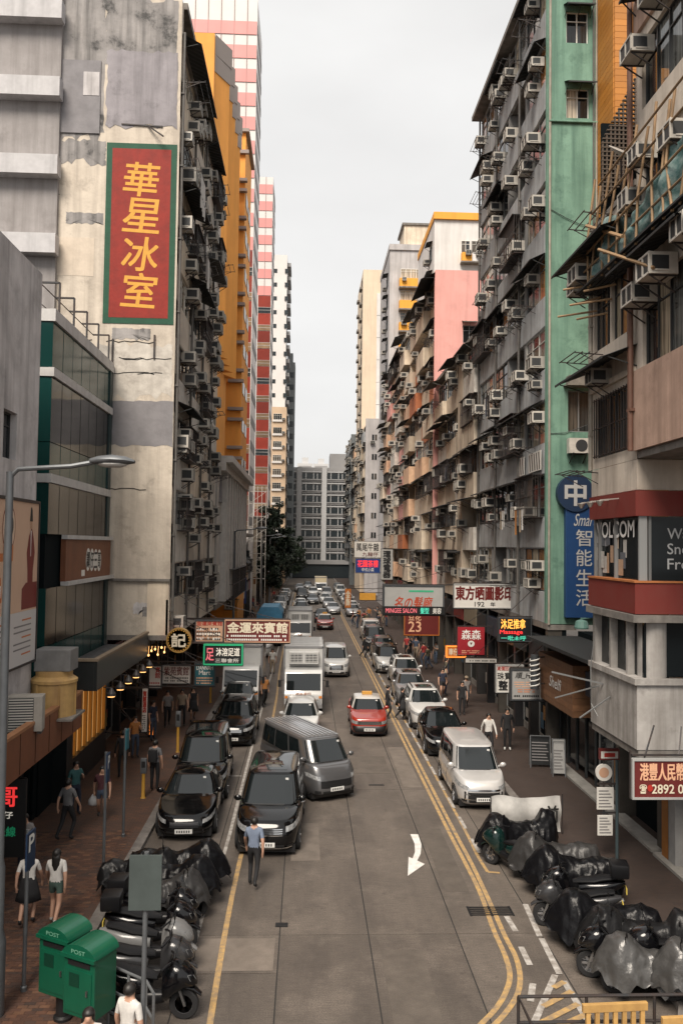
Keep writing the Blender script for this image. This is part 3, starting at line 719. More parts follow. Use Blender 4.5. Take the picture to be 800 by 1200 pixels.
# white blocks with yellow balconies behind the row
m_tw = mat('tower_white', (0.72, 0.7, 0.68), 0.85, var=0.25, vscale=0.4, streak=0.4, dirt=(0.35, 0.33, 0.31))
m_tg = mat('tower_grey', (0.52, 0.5, 0.5), 0.85, var=0.35, vscale=0.4, streak=0.6, dirt=(0.2, 0.19, 0.18))
m_ty = mat('tower_yellow', (0.8, 0.36, 0.04), 0.7, streak=0.2)
m_tb = mat('tower_beige', (0.75, 0.61, 0.46), 0.85, var=0.2, vscale=0.3, streak=0.2)
def tower(name, label, x0, x1, y0, y1, z1, mt, side=1, group=None):
    r = thing(name, label, 'building', (x0, y0, 0), 0, group)
    w = Wall(r, x1-x0, 0, R(180))       # faces the camera; a runs from the right edge leftwards
    MB().box(0, 0.006, 0, x1-x0, y1-y0, z1).build('wall', mt, r)
    sd = Wall(r, x0-x0, 0, R(90)) if side > 0 else Wall(r, x1-x0, y1-y0, R(-90))
    return r, w, sd, x1-x0
ta, wa, sa, La = tower('apartment_block', 'white block with a yellow roof edge and yellow balconies behind the pink gable', 12.4, 18.4, 80, 92, 41.6, m_tw)
wa.box('roof_edge', m_ty, -0.1, La+0.1, -11.9, 0.25, 41.601, 42.3)
for i in range(5):
    z = 38.2-3.0*i
    for k, c in ((1.3, m_ty), (2.35, m_ty)):
        window(wa, k+0.05, k+0.95, z, z+1.3, 0.05, 2, m_frame_w, m_pane_d)
    wa.box('balcony', m_ty if i % 2 else m_tw, 1.25, 2.3, 0.003, 0.7, z-1.0, z-0.1); wa.box('balcony', m_ty, 2.32, 3.3, 0.003, 0.7, z-1.0, z-0.1)
    wa.box('balcony_slab', m_slab, 1.2, 3.4, 0.004, 0.8, z-1.15, z-1.003); ac(wa, 1.6, z-0.5, 0.9); ac(wa, 2.7, z-0.45, 0.9)
for i in range(6):
    window(sa, 1.5, 2.9, 38-3*i, 39.4-3*i, 0.05, 2, m_frame_d, m_pane_d); ac(sa, 3.4, 38.1-3*i, 0.4); awning(sa, 1.2, 3.0, 39.9-3*i, 0.6, 0.2, 0)
tb_, wb_, sb_, Lb_ = tower('apartment_block', 'grey block with four stacked yellow balconies and a tank room on its roof', 10.9, 16.8, 110, 124, 49.5, m_tg)
wb_.box('parapet', m_tg, -0.1, Lb_+0.1, -13.9, 0.2, 49.501, 50.3); wb_.box('tank_room', m_cream, 0.3, 3.9, -6, -0.4, 50.302, 53.2); wb_.box('tank_roof', m_slab, 0.1, 4.2, -6.2, -0.2, 53.203, 53.5)
for i in range(8):
    z = 45.2-3.05*i
    wb_.box('balcony', m_ty, 1.4, 4.6, 0.003, 0.9, z-1.0, z+0.15); wb_.box('balcony_slab', m_slab, 1.35, 4.65, 0.004, 1.0, z-1.2, z-1.003)
    window(wb_, 1.5, 4.4, z+0.3, z+1.7, 0.04, 4, m_frame_w, m_pane, many=False); ac(wb_, 1.9 if i % 2 else 4.0, z-0.3, 1.15)
    window(sb_, 2, 4, z, z+1.3, 0.03, 2, m_frame_d, m_pane_d, many=False); ac(sb_, 4.6, z, 0.4); awning(sb_, 2, 4, z+1.8, 0.7, 0.2, 0)
tcw, wc_, sc_, Lc_ = tower('apartment_tower', 'tall beige tower with a white panelled side bay beyond the grey block', 9.9, 15.2, 150, 166, 60.5, m_tb)
for i in range(10): wc_.box('panel', m_tw, 0.1, 2.7, 0.004, 0.35, 14+4.2*i, 14+4.2*i+4.12)
for i in range(14): window(sc_, 2, 4, 58-3*i, 59.5-3*i, 0.04, 2, m_frame_d, m_pane_d, many=False); sc_.box('window_ledge', m_slab, 1.8, 4.2, 0.0, 0.5, 57.4-3*i, 57.8-3*i); sc_.box('window_ledge', m_slab, 10, 12, 0.0, 0.5, 57.4-3*i, 57.8-3*i)
m_pgrey = mat('pale_grey_render', (0.5, 0.47, 0.46), 0.85, var=0.3, vscale=0.4, streak=0.4)
r6, s6, e6, L6 = building('walk_up_building', 'pale grey end wall block with paired small windows past the side street', XR, 140, 176, 1)
e6.box('end_wall', m_pgrey, -6, 0, -0.5, 0, 0, 30.8)
for i in range(7):
    z = 27-3.4*i
    window(e6, -1.1-0.35, -0.75-0.35, z, z+1.0, 0.03, 1, m_frame_d, m_pane_d, transom=False, many=False); window(e6, -1.95, -1.6, z, z+1.0, 0.03, 1, m_frame_d, m_pane_d, transom=False, many=False)
    if i in (0, 6): ac(e6, -1.2, z-0.6, 0.4)
s6.box('core', m_pgrey, 0.02, L6, -6, -1.12, 0, 30.7)
tong_lau(s6, 0.51, L6, 5.2, 8, 3.1, 7, [m_cream, m_tan, m_peach, m_greypar], m_tan, random.Random(61), ph=1.5, p_enc=0.6, p_awn=0.3, p_ac=0.8, o_out=0.4, many=False)
r7, s7, e7, L7 = building('walk_up_building', 'dark grey blue slim block at the far right of the street', XR-0.6, 176.2, 200, 1)
m_dg = mat('dark_grey_render', (0.17, 0.185, 0.19), 0.85, var=0.3, streak=0.3)
s7.box('core', m_dg, 0.05, L7, -8, -1.12, 0, 33); e7.box('end_wall', m_dg, -8, 0, -0.3, 0, 0, 33.01)
tong_lau(s7, 0.31, L7, 5.2, 9, 3.05, 4, [m_dg, m_greypar], m_dg, random.Random(62), p_awn=0.3, p_ac=0.8, many=False)
for i in range(8): window(e7, -1.3, -0.3, 29-3*i, 30.3-3*i, 0.03, 1, m_frame_g, m_pane_d, many=False)

# far block closing the street
m_fg = mat('far_grey', (0.3, 0.295, 0.295), 0.85, var=0.2, vscale=0.3); m_fd = mat('far_dark_glass', (0.025, 0.032, 0.036), 0.2)
m_fw = mat('far_white', (0.5, 0.5, 0.5), 0.85)
fr, wf, _, Lf = tower('office_block', 'broad grey block of open galleries closing the far end of the street', -16, 26, 218, 240, 29.6, m_fg)
for i in range(8):
    z = 4.8+3.1*i
    for k in range(6):
        p = 2.2+6.7*k
        wf.box('window_band', m_fd, p, p+5.1, -0.01, 0.12, z, z+1.45)
        for q_ in (1, 2, 4): wf.box('divider', m_fw, p+1.02*q_-0.08, p+1.02*q_+0.08, 0.125, 0.2, z, z+1.46 if q_ % 2 else z+2.3)
        if k in (2, 3, 4, 1): wf.box('balustrade', m_fw, p, p+5.1, 0.13, 0.3, z+1.75, z+2.05); wf.box('gallery_rail', m_fg, p, p+5.1, 0.5, 0.58, z+2.4, z+2.55)
    wf.box('floor_edge', m_fg, 0.5, Lf-0.5, 0.002, 0.55, z-0.35, z-0.05)
for k in range(7): wf.box('column', m_fw if k % 2 else m_fg, 0.7+6.7*k, 2.0+6.7*k, 0.003, 0.9, 3.9, 29.61)
wf.box('roof_box', m_fg, 12, 20, -9, -1, 29.62, 33.5); wf.box('podium', m_fd, 0.2, Lf-0.2, -0.2, 1.2, 0, 3.6)
wf.box('transfer_beam', m_fg, 0, Lf, 0.004, 1.6, 3.62, 4.6)
for x0, x1, y0, z1, lb in ((-3, 1.5, 330, 42, 'pale hazy tower far behind the grey gallery block'), (2, 7, 380, 47, 'twin pale distant tower with a stepped top behind the gallery block')):
    r_, w_, _, l_ = tower('apartment_tower', lb, x0*1.4, x1*1.4, y0, y0+12, z1, m_fw)
    for i in range(8):
        w_.box('window_band', m_fg, 0.6, l_-0.6, 0.002, 0.06, z1-3.2*i-2.2, z1-3.2*i-1.0)
    w_.box('roof_box', m_fw, l_*0.3, l_*0.7, -6, -1, z1+0.002, z1+2.5)
# ---------------------------------------------------------------- near right: corner building, orange cladding, bamboo
m_bw = mat('beige_render', (0.6, 0.53, 0.45), 0.85, var=0.3, vscale=1.5, streak=0.6, blot=0.3, dirt=(0.24, 0.2, 0.165), bump=0.25, bscale=14)
m_salmon = mat('salmon_render', (0.5, 0.34, 0.265), 0.85, var=0.4, vscale=1.5, streak=0.7, blot=0.5, dirt=(0.22, 0.145, 0.11), bump=0.2, bscale=14)
m_redb = mat('red_band', (0.16, 0.017, 0.012), 0.7, var=0.35, vscale=2, streak=0.4, dirt=(0.16, 0.04, 0.03), bump=0.15)
m_whitep = mat('white_parapet', (0.44, 0.42, 0.4), 0.8, var=0.45, vscale=1.5, streak=0.8, blot=0.6, dirt=(0.15, 0.135, 0.12), bump=0.25, bscale=12)
rn, sn, en_, Ln = building('corner_building', 'beige corner building with a red banded shop floor and bamboo scaffold', 8.0, 11.0, 22.5, 1)
UC = 8.35
cw = Wall(rn, UC, 0, R(90))                   # recessed face under the overhang, towards the camera
def a_of(px): return xp(px, 640, 8.0).y-11.0
holes = []; wins = []
def nw(u0, u1, z0, z1, n, fr=None, pm_=None, tr=True): holes.append((u0, u1, z0, z1)); wins.append((u0, u1, z0, z1, n, fr or m_frame_d, pm_ or m_pane_d, tr))
nw(8.75, 11.2, 11.1, 12.75, 6, m_frame_d, m_pane_d, False)
nw(8.7, 10.0, 14.1, 15.8, 3, m_frame_d, m_pane); nw(10.1, 11.3, 14.1, 15.8, 3, m_frame_d, m_pane_d)

for u0 in (5.4, 2.2):
    nw(u0, u0+2.6, 13.0, 14.95, 4, m_frame_d, m_pane); nw(u0, u0+2.6, 16.3, 17.9, 4, m_frame_d, m_pane)
    nw(u0, u0+2.6, 19.3, 21.0, 4, m_frame_d, m_pane); nw(u0, u0+2.6, 23, 24.8, 4, m_frame_d, m_pane)
b = panel(MB(), UC, Ln, 10.81, 17.6, [h for h in holes if h[0] > UC], 0.0, 0.2); sn.build(b, 'wall_bay', m_bw)
b = panel(MB(), 0, UC-0.004, 11.0, 31.0, [h for h in holes if h[0] < UC], 0.0, 0.2); sn.build(b, 'wall_bay', m_bw)
for w_ in wins: window(sn, w_[0], w_[1], w_[2], w_[3], -0.12, w_[4], w_[5], w_[6], w_[7])
MB().box(0.004, -12, 11.004, UC-0.004, -0.25, 31.0).build('core', m_bw, rn); MB().box(UC, -12, 11.006, Ln-0.004, -0.25, 17.55).build('core', m_bw, rn); MB().box(UC-0.01, -3.2, 17.6, Ln, 0.05, 17.75).build('roof', m_slab, rn)
MB().box(UC-0.008, -12, 11.0, UC+0.0, -0.02, 31.0).build('side_wall', m_bw, rn)
MB().box(UC+0.3, -12, 0.1, Ln-0.01, -2.2, 10.99).build('core', m_bw, rn)
sn.box('soffit', m_slab, 0.0, UC-0.01, -12, -0.003, 10.82, 10.995)
for (u0, u1, z0, z1, mt) in ((0, UC-0.02, 11.0, 12.95, m_salmon), (0, UC-0.02, 21.3, 22.2, m_salmon), (0, UC-0.02, 18.1, 18.5, m_bw), (UC+0.02, Ln, 12.95, 13.1, m_bw), (UC+0.02, Ln, 15.95, 16.05, m_bw)):
    sn.box('spandrel', mt, u0, u1, 0.003, 0.09, z0, z1)
b = MB()
for i in range(14): b.bar((8.85+i*0.175, 0.06, 11.1), (8.85+i*0.175, 0.06, 12.75), 0.025)
for z in (11.15, 11.9, 12.7): b.bar((8.75, 0.06, z), (11.2, 0.06, z), 0.025)
sn.build(b, 'window_grille', m_steel)
pipe(sn, UC, 11.0, 31, 0.16, 0.07, mat('rust_pipe', (0.16, 0.08, 0.055), 0.7, var=0.4)); pipe(sn, UC+0.25, 13, 17.5, 0.1, 0.04); pipe(sn, Ln-0.05, 10.8, 17.5, 0.05, 0.06, m_pipe_w)
awning(sn, 8.3, 12.0, 13.65, 0.9, 0.35, 0); awning(sn, 8.3, 12.2, 16.9, 0.95, 0.35, 0); awning(sn, 4.6, 8.3, 15.6, 0.8, 0.3, 0); awning(sn, 1.0, 4.4, 15.6, 0.8, 0.3, 0)
awning(sn, 4.6, 8.2, 22.2, 0.5, 0.1, 0)
for a, z, o in ((11.4, 15.8, 0.5), (10.9, 15.95, 0.6), (7.7, 14.4, 0.35), (6.4, 14.6, 0.5), (4.8, 14.9, 0.5), (7.4, 20.2, 0.5), (6.4, 20.9, 0.5), (3.2, 14.4, 0.4), (7.9, 16.8, 0.4), (5.6, 17.2, 0.4), (7.2, 17.6, 0.45), (10.2, 13.0, 0.4)): ac(sn, a, z, o, 0.9)
for a, z in ((10.6, 13.9), (11.0, 10.7), (9.9, 17.5)): rack(sn, a, z, 1.2, 0.8)
# shop floor with red bands
def ring(name, mt, z0, z1, out, bevel=0.0):
    sn.box(name, mt, UC-out, Ln, -0.28, out, z0, z1, bevel); cw.box(name, mt, -5.0, -0.281, -0.05, out-0.003, z0+0.002, z1-0.002, bevel)
ring('red_band', m_redb, 9.42, 10.04, 0.06); ring('wall_band', m_bw, 10.06, 10.8, 0.0); ring('red_band', m_redb, 7.05, 7.8, 0.09)
ring('eave', m_slab, 6.85, 7.03, 0.16); ring('band_trim', mat('orange_trim', (0.45, 0.16, 0.05), 0.7, var=0.4), 7.802, 7.85, 0.12)
ring('white_parapet', m_whitep, 3.8, 5.35, 0.02); ring('parapet_coping', m_whitep, 5.352, 5.5, 0.1)
sn.box('shop_glass', m_glass_dk, UC+0.1, Ln-0.1, -0.2, -0.14, 7.85, 9.41); cw.box('shop_glass', m_glass_dk, -5, -0.3, -0.1, -0.06, 7.85, 9.41)
for a in (UC+0.002, Ln-0.12, UC+1.55, UC+2.7): sn.box('mullion', m_frame_g, a, a+0.07, -0.25, -0.05, 7.852, 9.418)
cw.box('mullion', m_frame_g, -0.36, -0.29, -0.09, -0.02, 7.852, 9.418)
m_post = [mat('poster_%d' % i, c, 0.6, var=0.3, vscale=8) for i, c in enumerate([(0.5, 0.48, 0.45), (0.45, 0.3, 0.2), (0.12, 0.13, 0.15), (0.5, 0.4, 0.3), (0.3, 0.3, 0.32)])]
rp = random.Random(3)
for i in range(16):
    a = UC+0.25+rp.uniform(0, 3.1); z = 7.9+rp.uniform(0, 0.9); w, h = rp.uniform(0.15, 0.35), rp.uniform(0.25, 0.6)
    sn.box('poster', m_post[i % 5], a, min(a+w, Ln-0.15), -0.137+0.002*i, -0.136+0.002*i, z, min(z+h, 8.95))
m_let_w = mat('letter_white', (0.75, 0.74, 0.72), 0.5); m_let_g = mat('letter_grey', (0.45, 0.46, 0.47), 0.5)
letters(rn, 'VOLCOM', m_let_w, lambda x, z: sn.pt(x, -0.09, z), UC+1.7, 9.12, -2.6, 0.42, 0.02, keep=False)
for i, t in enumerate(('Wakeboard', 'Snowboard', 'Freeboard')):
    letters(rn, t, m_let_g, lambda x, z: cw.pt(x, -0.052, z), -1.62, 9.0-0.37*i, -1.7, 0.26, 0.006, keep=False)
for k in range(3):
    u = UC+1.0+0.7*k
    sn.build(MB().bar((u, 0.06, 9.9), (u, 0.55, 9.85), 0.03).lathe([(0.03, 0), (0.1, 0.12), (0.1, 0.14)], 10, 'z', (u, 0.55, 9.7)), 'spot_lamp', mat('lamp_metal', (0.45, 0.42, 0.38), 0.4, metal=0.5))
# mezzanine windows between white columns
sn.box('mezzanine_glass', m_glass_dk, UC+0.1, Ln-0.1, -0.26, -0.2, 5.5, 6.85); cw.box('mezzanine_glass', m_glass_dk, -5, -0.6, -0.3, -0.25, 5.5, 6.85)
for a, w in ((UC+0.66, 0.1), (UC+1.75, 0.12), (UC+2.9, 0.2)): sn.box('mullion', m_whitep, a, a+w, -0.28, -0.02, 5.502, 6.848)
sn.build(MB().lathe([(0.34, 5.5), (0.34, 6.85)], 20, 'z', (UC+0.34, -0.5, 0)), 'column', m_whitep, smooth=True)
sn.box('soffit', m_slab, UC, Ln, -2.2, -0.02, 3.6, 3.79)
b = MB().bar((UC+2.2, 0.02, 5.0), (UC+2.9, 1.2, 5.2), 0.04).bar((UC+2.5, 0.02, 4.9), (UC+2.3, 1.3, 4.6), 0.03).bar((UC+1.7, 0.02, 4.75), (UC+1.2, 1.0, 4.3), 0.03)
b.tube([(UC+2.6, 0.1, 6.3), (UC+2.65, 0.2, 5.4), (UC+2.5, 0.25, 4.8), (UC+2.62, 0.2, 4.4), (UC+2.4, 0.1, 4.1)], 0.015, 5)
sn.build(b, 'loose_rods', m_frame_g)
sn.build(MB().lathe([(0.02, 0.0), (0.16, -0.05), (0.2, -0.22), (0.19, -0.26)], 14, 'z', (Ln+0.1, 0.25, 6.62)).bar((Ln+0.1, 0.0, 6.65), (Ln+0.1, 0.28, 6.65), 0.03), 'wall_lamp', mat('lamp_green', (0.08, 0.16, 0.14), 0.5))
# dark shop row on the building line under the overhang
sn2 = Wall(rn, 0, -2.0, 0)
shop_row(sn2, 0.0, Ln, 3.6, (2.9, 3.3), [m_fas[0], m_fas[5]], random.Random(14), 0.4, 0.0, 0.5)
for a, c, z0, z1 in ((2.4, (0.3, 0.12, 0.02), 0.2, 3.2), (2.9, (0.04, 0.16, 0.09), 0.2, 3.3), (10.9, (0.32, 0.13, 0.03), 0.2, 3.4), (10.5, (0.3, 0.3, 0.3), 0.2, 3.2), (8.2, (0.22, 0.2, 0.17), 1.2, 2.4)):
    sn2.box('shop_panel', mat('shop_panel_%.1f' % a, c, 0.6, var=0.3), a, a+0.42, -0.35, 0.1, z0, z1)
sn2.box('doorstep', mat('doorstep', (0.3, 0.29, 0.27), 0.7, var=0.4), 0, Ln, -0.2, 0.28, PZ, PZ+0.08)
# orange clad building behind
m_oc = mat('orange_cladding', (0.5, 0.2, 0.03), 0.55, rand=0.14, var=0.2, vscale=2, space='object', dirt=(0.3, 0.1, 0.02))
ro, so_, eo_, Lo = building('clad_building', 'orange plank clad building squeezed beside the green end wall', XR+0.05, 22.7, 33.24, 1)
m_ob = mat('clad_backing', (0.1, 0.04, 0.01), 0.8)
MB().box(8.75, -9, 5.2, Lo-0.01, -2.11, 40).build('core', m_ob, ro)
k = 0; z = 14.0
pa = MB().box(0, -0.02, 0, 6.5, 0.03, 0.245).mesh('cladding_plank', m_oc); pb = MB().box(0, 0, 0, 1.75, 0.05, 0.245).mesh('cladding_plank', m_oc)
ce = Wall(ro, 8.7, -2.05, R(90)); cs = Wall(ro, 8.72, -2.06, 0)
while z < 36:
    ce.put('cladding_plank', pa, -6.5, 0, z); cs.put('cladding_plank', pb, 0.03, -0.0, z); z += 0.258
b = MB()                                           # pierced screen stepping up in front of the cladding
le = Wall(ro, 7.3, -0.98, R(90))
for i in range(15):
    a = -0.05-0.16*i; z0, z1 = 21.9+0.35*i*0.45, 24.2+i*0.31
    b.box(a-0.03, -0.02, z0, a+0.03, 0.06, z1)
for j in range(38):
    z = 21.9+0.17*j; i0 = max(0, (z-24.2)/0.31); i1 = min(15, (z-21.9)/0.157+1)
    if i1 > i0: b.box(-0.16*i1, -0.03, z, -0.16*i0, 0.07, z+0.05)
le.build(b, 'pierced_screen', mat('screen_dark', (0.07, 0.05, 0.035), 0.8)); le.box('screen_backing', m_dark, -3.2, -0.2, -0.6, -0.5, 20.5, 25.2)
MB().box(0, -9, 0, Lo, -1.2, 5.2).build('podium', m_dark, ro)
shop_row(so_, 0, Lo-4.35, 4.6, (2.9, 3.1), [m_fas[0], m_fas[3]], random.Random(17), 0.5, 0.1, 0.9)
m_plank = mat('wood_plank', (0.2, 0.1, 0.05), 0.55, rand=0.18, var=0.4, vscale=4, space='object', dirt=(0.08, 0.035, 0.018))
for j in range(8):
    z = 2.55+0.23*j; so_.box('wood_plank', m_plank, Lo-4.3, Lo-0.02, -0.6, 0.45, z, z+0.222, 0.0)
letters(ro, 'Shelfi', m_let_w, lambda x, z: so_.pt(x, 0.47, z), Lo-2.3, 3.45, -1.5, 0.42, 0.01, 0.25, keep=False)
so_.box('shop_window', m_glass_dk, Lo-4.3, Lo-0.1, -0.5, -0.44, PZ+0.3, 2.54)
for k in range(5): so_.box('mullion', m_frame_d, Lo-4.3+k*1.03, Lo-4.22+k*1.03, -0.46, -0.38, PZ, 2.54)
so_.build(MB().box(0, -1.2, 4.9, Lo, 0.9, 5.0).bar((0, 0.9, 4.95), (Lo, 0.9, 4.95), 0.12), 'canopy', m_awn[0])
so_.box('doorstep', MATS['doorstep'], 0, Lo, -0.2, 0.28, PZ, PZ+0.08)

# bamboo scaffold and netting on the corner building
sc_t = thing('bamboo_scaffold', 'bamboo pole scaffold lashed to the beige corner building above its awnings', 'scaffold', (8.0, 11.0, 15.7), R(90))
rs = random.Random(12)
for i in range(15):
    u = 2.4+0.58*i+rs.uniform(-.12, .12); le_ = rs.uniform(1.7, 2.9); b = MB().tube([(u+rs.uniform(-.25, .25), 0.55, -0.1), (u+rs.uniform(-.1, .2), 0.5, le_*0.5), (u-0.2+rs.uniform(-.3, .2), 0.4, le_+0.3)], 0.032, 6)
    b.build('bamboo_pole', m_wood_rack, sc_t, smooth=True)
for j, z in enumerate((0.5, 1.35, 2.2, 3.0)):
    MB().tube([(2.0, 0.52, z*0.85), (10.9-0.5*j, 0.55, z*0.85+rs.uniform(-.3, .2))], 0.03, 6).build('bamboo_pole', m_wood_rack, sc_t, smooth=True)
for i in range(7):
    u = 9.4+0.28*i; MB().tube([(u, 0.0, 0.15-0.3*(i % 4)), (u+0.5, 0.5+rs.uniform(-.1, .5), 0.1-0.3*(i % 4))], 0.03, 6).build('bamboo_pole', m_wood_rack, sc_t, smooth=True)
MB().tube([(10.2, 0.6, 1.6), (7.6, 0.65, 0.3)], 0.045, 6).build('bamboo_pole', m_wood_rack, sc_t, smooth=True)
MB().tube([(8.2, 1.0, 0.2), (6.0, 0.6, -1.0)], 0.04, 6).build('bamboo_pole', m_wood_rack, sc_t, smooth=True)
b = MB()
for k in range(5): b.box(1.0, 0.02+0.13*k, -0.05, 11.0, 0.12+0.13*k, 0.0)
b.build('platform', m_awn[0], sc_t)
nb_ = MB(); nr = random.Random(2)
NETH = 1.0
def netf(u, v):
    return (2.0+8.4*u, 0.46+0.1*math.sin(u*29+v*3)+0.08*math.sin(u*61)+0.05*math.sin(v*11+u*5)-0.12*v, 0.02+(1.55+0.4*math.sin(u*6+1)+0.25*math.sin(u*17))*v*(1.0-0.25*u))
nb_.grid(netf, 90, 14)
o = nb_.build('netting', mat('scaffold_net', (0.035, 0.105, 0.1), 0.8, var=0.8, vscale=5, dirt=(0.24, 0.3, 0.29), bump=0.6), smooth=2, fixn=True)
o.parent = sc_t
sd_ = o.modifiers.new('thickness', 'SOLIDIFY'); sd_.thickness = 0.012
dish = MB().lathe([(0.02, 0.0), (0.25, 0.04), (0.42, 0.12), (0.44, 0.13)], 20, 'z').build('satellite_dish', m_frame_w, None, smooth=True)
dp_ = yp(727, 183, 21.8); dish.location = dp_; dish.rotation_euler = (R(35), R(20), 0); tag(dish, 'pale satellite dish above the bamboo scaffold', 'satellite dish')
MB().bar((0, 0, 0.0), (0.5, -0.1, -0.9), 0.05).build('dish_arm', m_steel, dish)

# ---------------------------------------------------------------- left side
XL = -5.55
m_conc = mat('bare_concrete', (0.6, 0.575, 0.575), 0.85, var=0.35, vscale=1.2, streak=0.6, blot=0.3, dirt=(0.14, 0.13, 0.13), bump=0.25, bscale=14)
m_dirtyw = mat('dirty_white_render', (0.66, 0.585, 0.49), 0.85, var=0.4, vscale=0.7, streak=0.55, blot=0.55, dirt=(0.27, 0.23, 0.19), bump=0.9, bscale=5, fine=0.1)
m_mould = mat('mouldy_render', (0.36, 0.34, 0.33), 0.9, var=0.5, vscale=0.9, streak=0.8, blot=0.95, dirt=(0.05, 0.05, 0.05), bump=0.5, bscale=7)
m_patch = mat('grey_patch', (0.25, 0.24, 0.25), 0.9, var=0.3, vscale=2, bump=0.4, bscale=8)
# grey concrete block with billboard
r0, s0, e0, L0 = building('concrete_block', 'bare grey concrete block behind the billboard with brown canopy', -7.6, 9.0, 23.1, -1)
pz = [xp(5, 478, -7.6), xp(19, 540, -7.6)]
hole = (23.1-pz[1].y, 23.1-pz[0].y, pz[1].z, pz[0].z)
b = panel(MB(), 0, L0, 3.2, 16.2, [hole], 0, 0.3); b.box(0.003, -7.9, 3.2, L0, -0.31, 16.19); s0.build(b, 'wall', m_conc); window(s0, *hole, -0.2, 2, m_frame_d, m_pane_d)
MB().box(0.01, -8, 3.25, 0.3, -0.01, 16.18).build('wall', m_conc, r0)
# brown canopy over the near shops
m_brown = mat('brown_fascia', (0.2, 0.075, 0.035), 0.6, var=0.3, vscale=2, streak=0.35, dirt=(0.1, 0.04, 0.025), bump=0.1)
m_bitu = mat('roof_felt', (0.05, 0.05, 0.052), 0.9, var=0.6, vscale=6, dirt=(0.14, 0.14, 0.145), bump=0.8, bscale=10)
rc = thing('brown_canopy', 'long brown canopy with an orange edge trim over the near shops', 'canopy', (-6.75, 25.2, 0), R(-90))
MB().box(0.0, -0.12, 3.0, 15.0, 0.0, 4.02).build('fascia', m_brown, rc); MB().box(0.0, -2.2, 3.0, 0.12, -0.121, 4.02).build('fascia', m_brown, rc)
MB().box(-0.03, -0.16, 4.022, 15.0, 0.03, 4.1).box(-0.03, -2.2, 4.024, 0.14, -0.161, 4.1).build('edge_trim', mat('trim_rust', (0.36, 0.17, 0.08), 0.6, var=0.4), rc)
MB().box(0.13, -2.4, 3.2, 15, -0.13, 3.75).build('roof', m_bitu, rc)
for k in range(13): MB().box(0.9+1.1*k, 0.002, 3.03, 0.915+1.1*k, 0.008, 4.0).build('seam', m_dark, rc)
# things standing on the canopy
tk = yp(59, 790, 23.6); tz = 3.75
t = thing('water_tank', 'yellow upright tank with a grey hood on the canopy roof', 'tank', (-7.05, 23.4, tz))
m_tank = mat('tank_yellow', (0.5, 0.32, 0.12), 0.6, var=0.35, vscale=5, streak=0.6, dirt=(0.25, 0.14, 0.06))
MB().lathe([(0.6, 0), (0.6, 0.9), (0.64, 0.92), (0.64, 1.0), (0.5, 1.1), (0.5, 1.25)], 28).build('body', m_tank, t, smooth=True)
for k in range(6):
    a = k*math.pi/3; MB().cbox(0.6*math.cos(a), 0.6*math.sin(a), 0.45, 0.05, 0.05, 0.9).build('rib', m_tank, t)
MB().box(-0.45, -0.4, 1.25, 0.55, 0.4, 1.85).build('hood', mat('tank_hood', (0.2, 0.2, 0.2), 0.5, var=0.4, streak=0.3), t, bevel=0.02)
MB().box(-0.7, -0.7, -0.06, 0.7, 0.7, 0.0).build('base', m_slab, t)
ap = yp(40, 850, 21.3)
t = thing('condenser_unit', 'grey slatted condenser unit beside the tank on the canopy roof', 'air conditioner', (-7.0, 21.0, 3.78), R(8))
b = MB().box(-0.42, -0.2, 0.06, 0.42, 0.2, 0.95).build('shell', m_ac, t, bevel=0.02); b = MB()
for k in range(12): b.box(-0.38, -0.225, 0.12+0.066*k, 0.2, -0.2, 0.15+0.066*k)
b.build('slats', m_frame_w, t); MB().box(-0.39, -0.206, 0.1, 0.21, -0.2, 0.9).build('grille', m_acd, t)
MB().box(-0.4, -0.18, 0, -0.3, 0.18, 0.06).box(0.3, -0.18, 0, 0.4, 0.18, 0.06).build('foot', m_steel, t)
rj = random.Random(9)
jk = MB()
for i in range(80):
    y = rj.uniform(15, 24.5); x = rj.uniform(-8.4, -6.95); s = rj.uniform(0.05, 0.3); q = Matrix.Rotation(rj.uniform(0, 3), 3, 'Z')
    c = MB().cbox(0, 0, 0.03, s, s*rj.uniform(0.2, 1), rj.uniform(0.02, 0.12)); jk.add([q @ Vector(v) + Vector((x, y, 3.77)) for v in c.v], c.f)
tag(jk.build('rubble', mat('rubble', (0.13, 0.13, 0.135), 0.9, var=0.5)), 'scattered rubble and litter lying on the canopy roof', 'rubble', kind='stuff')
# billboard
bb = thing('billboard', 'peach billboard with a dark red coated figure and white foot on grey concrete', 'billboard', (-7.48, 23.0, 0), R(-90))
zb0, zb1, zb2 = 5.35, 6.75, 9.65
MB().box(0, -0.06, zb1, 11, 0.0, zb2).build('panel', mat('poster_peach', (0.62, 0.42, 0.3), 0.5, var=0.12, vscale=1), bb); MB().box(0, -0.06, zb0, 11, 0.002, zb1-0.002).build('foot_panel', mat('poster_white', (0.55, 0.53, 0.52), 0.5), bb)
MB().box(-0.05, -0.1, zb0-0.06, 0, 0.03, zb2+0.08).box(-0.05, -0.1, zb2, 11, 0.03, zb2+0.08).box(-0.05, -0.1, zb0-0.06, 11, 0.03, zb0-0.003).build('frame', m_steel, bb)
m_dr = mat('print_dark_red', (0.16, 0.02, 0.018), 0.5); m_or = mat('print_orange', (0.5, 0.16, 0.05), 0.5); m_bk = mat('print_black', (0.02, 0.018, 0.018), 0.5); m_gy = mat('print_grey', (0.2, 0.19, 0.19), 0.5)
def flat(par, poly, mt, name='print', y=0.004): return MB().add([(x, y, z) for x, z in poly], [tuple(range(len(poly)))]).build(name, mt, par)
flat(bb, [(0.35, 6.9), (0.75, 6.9), (0.8, 7.8), (0.9, 8.3), (0.75, 8.75), (0.6, 8.95), (0.52, 8.95), (0.38, 8.7), (0.26, 8.3), (0.38, 7.8)], m_dr)
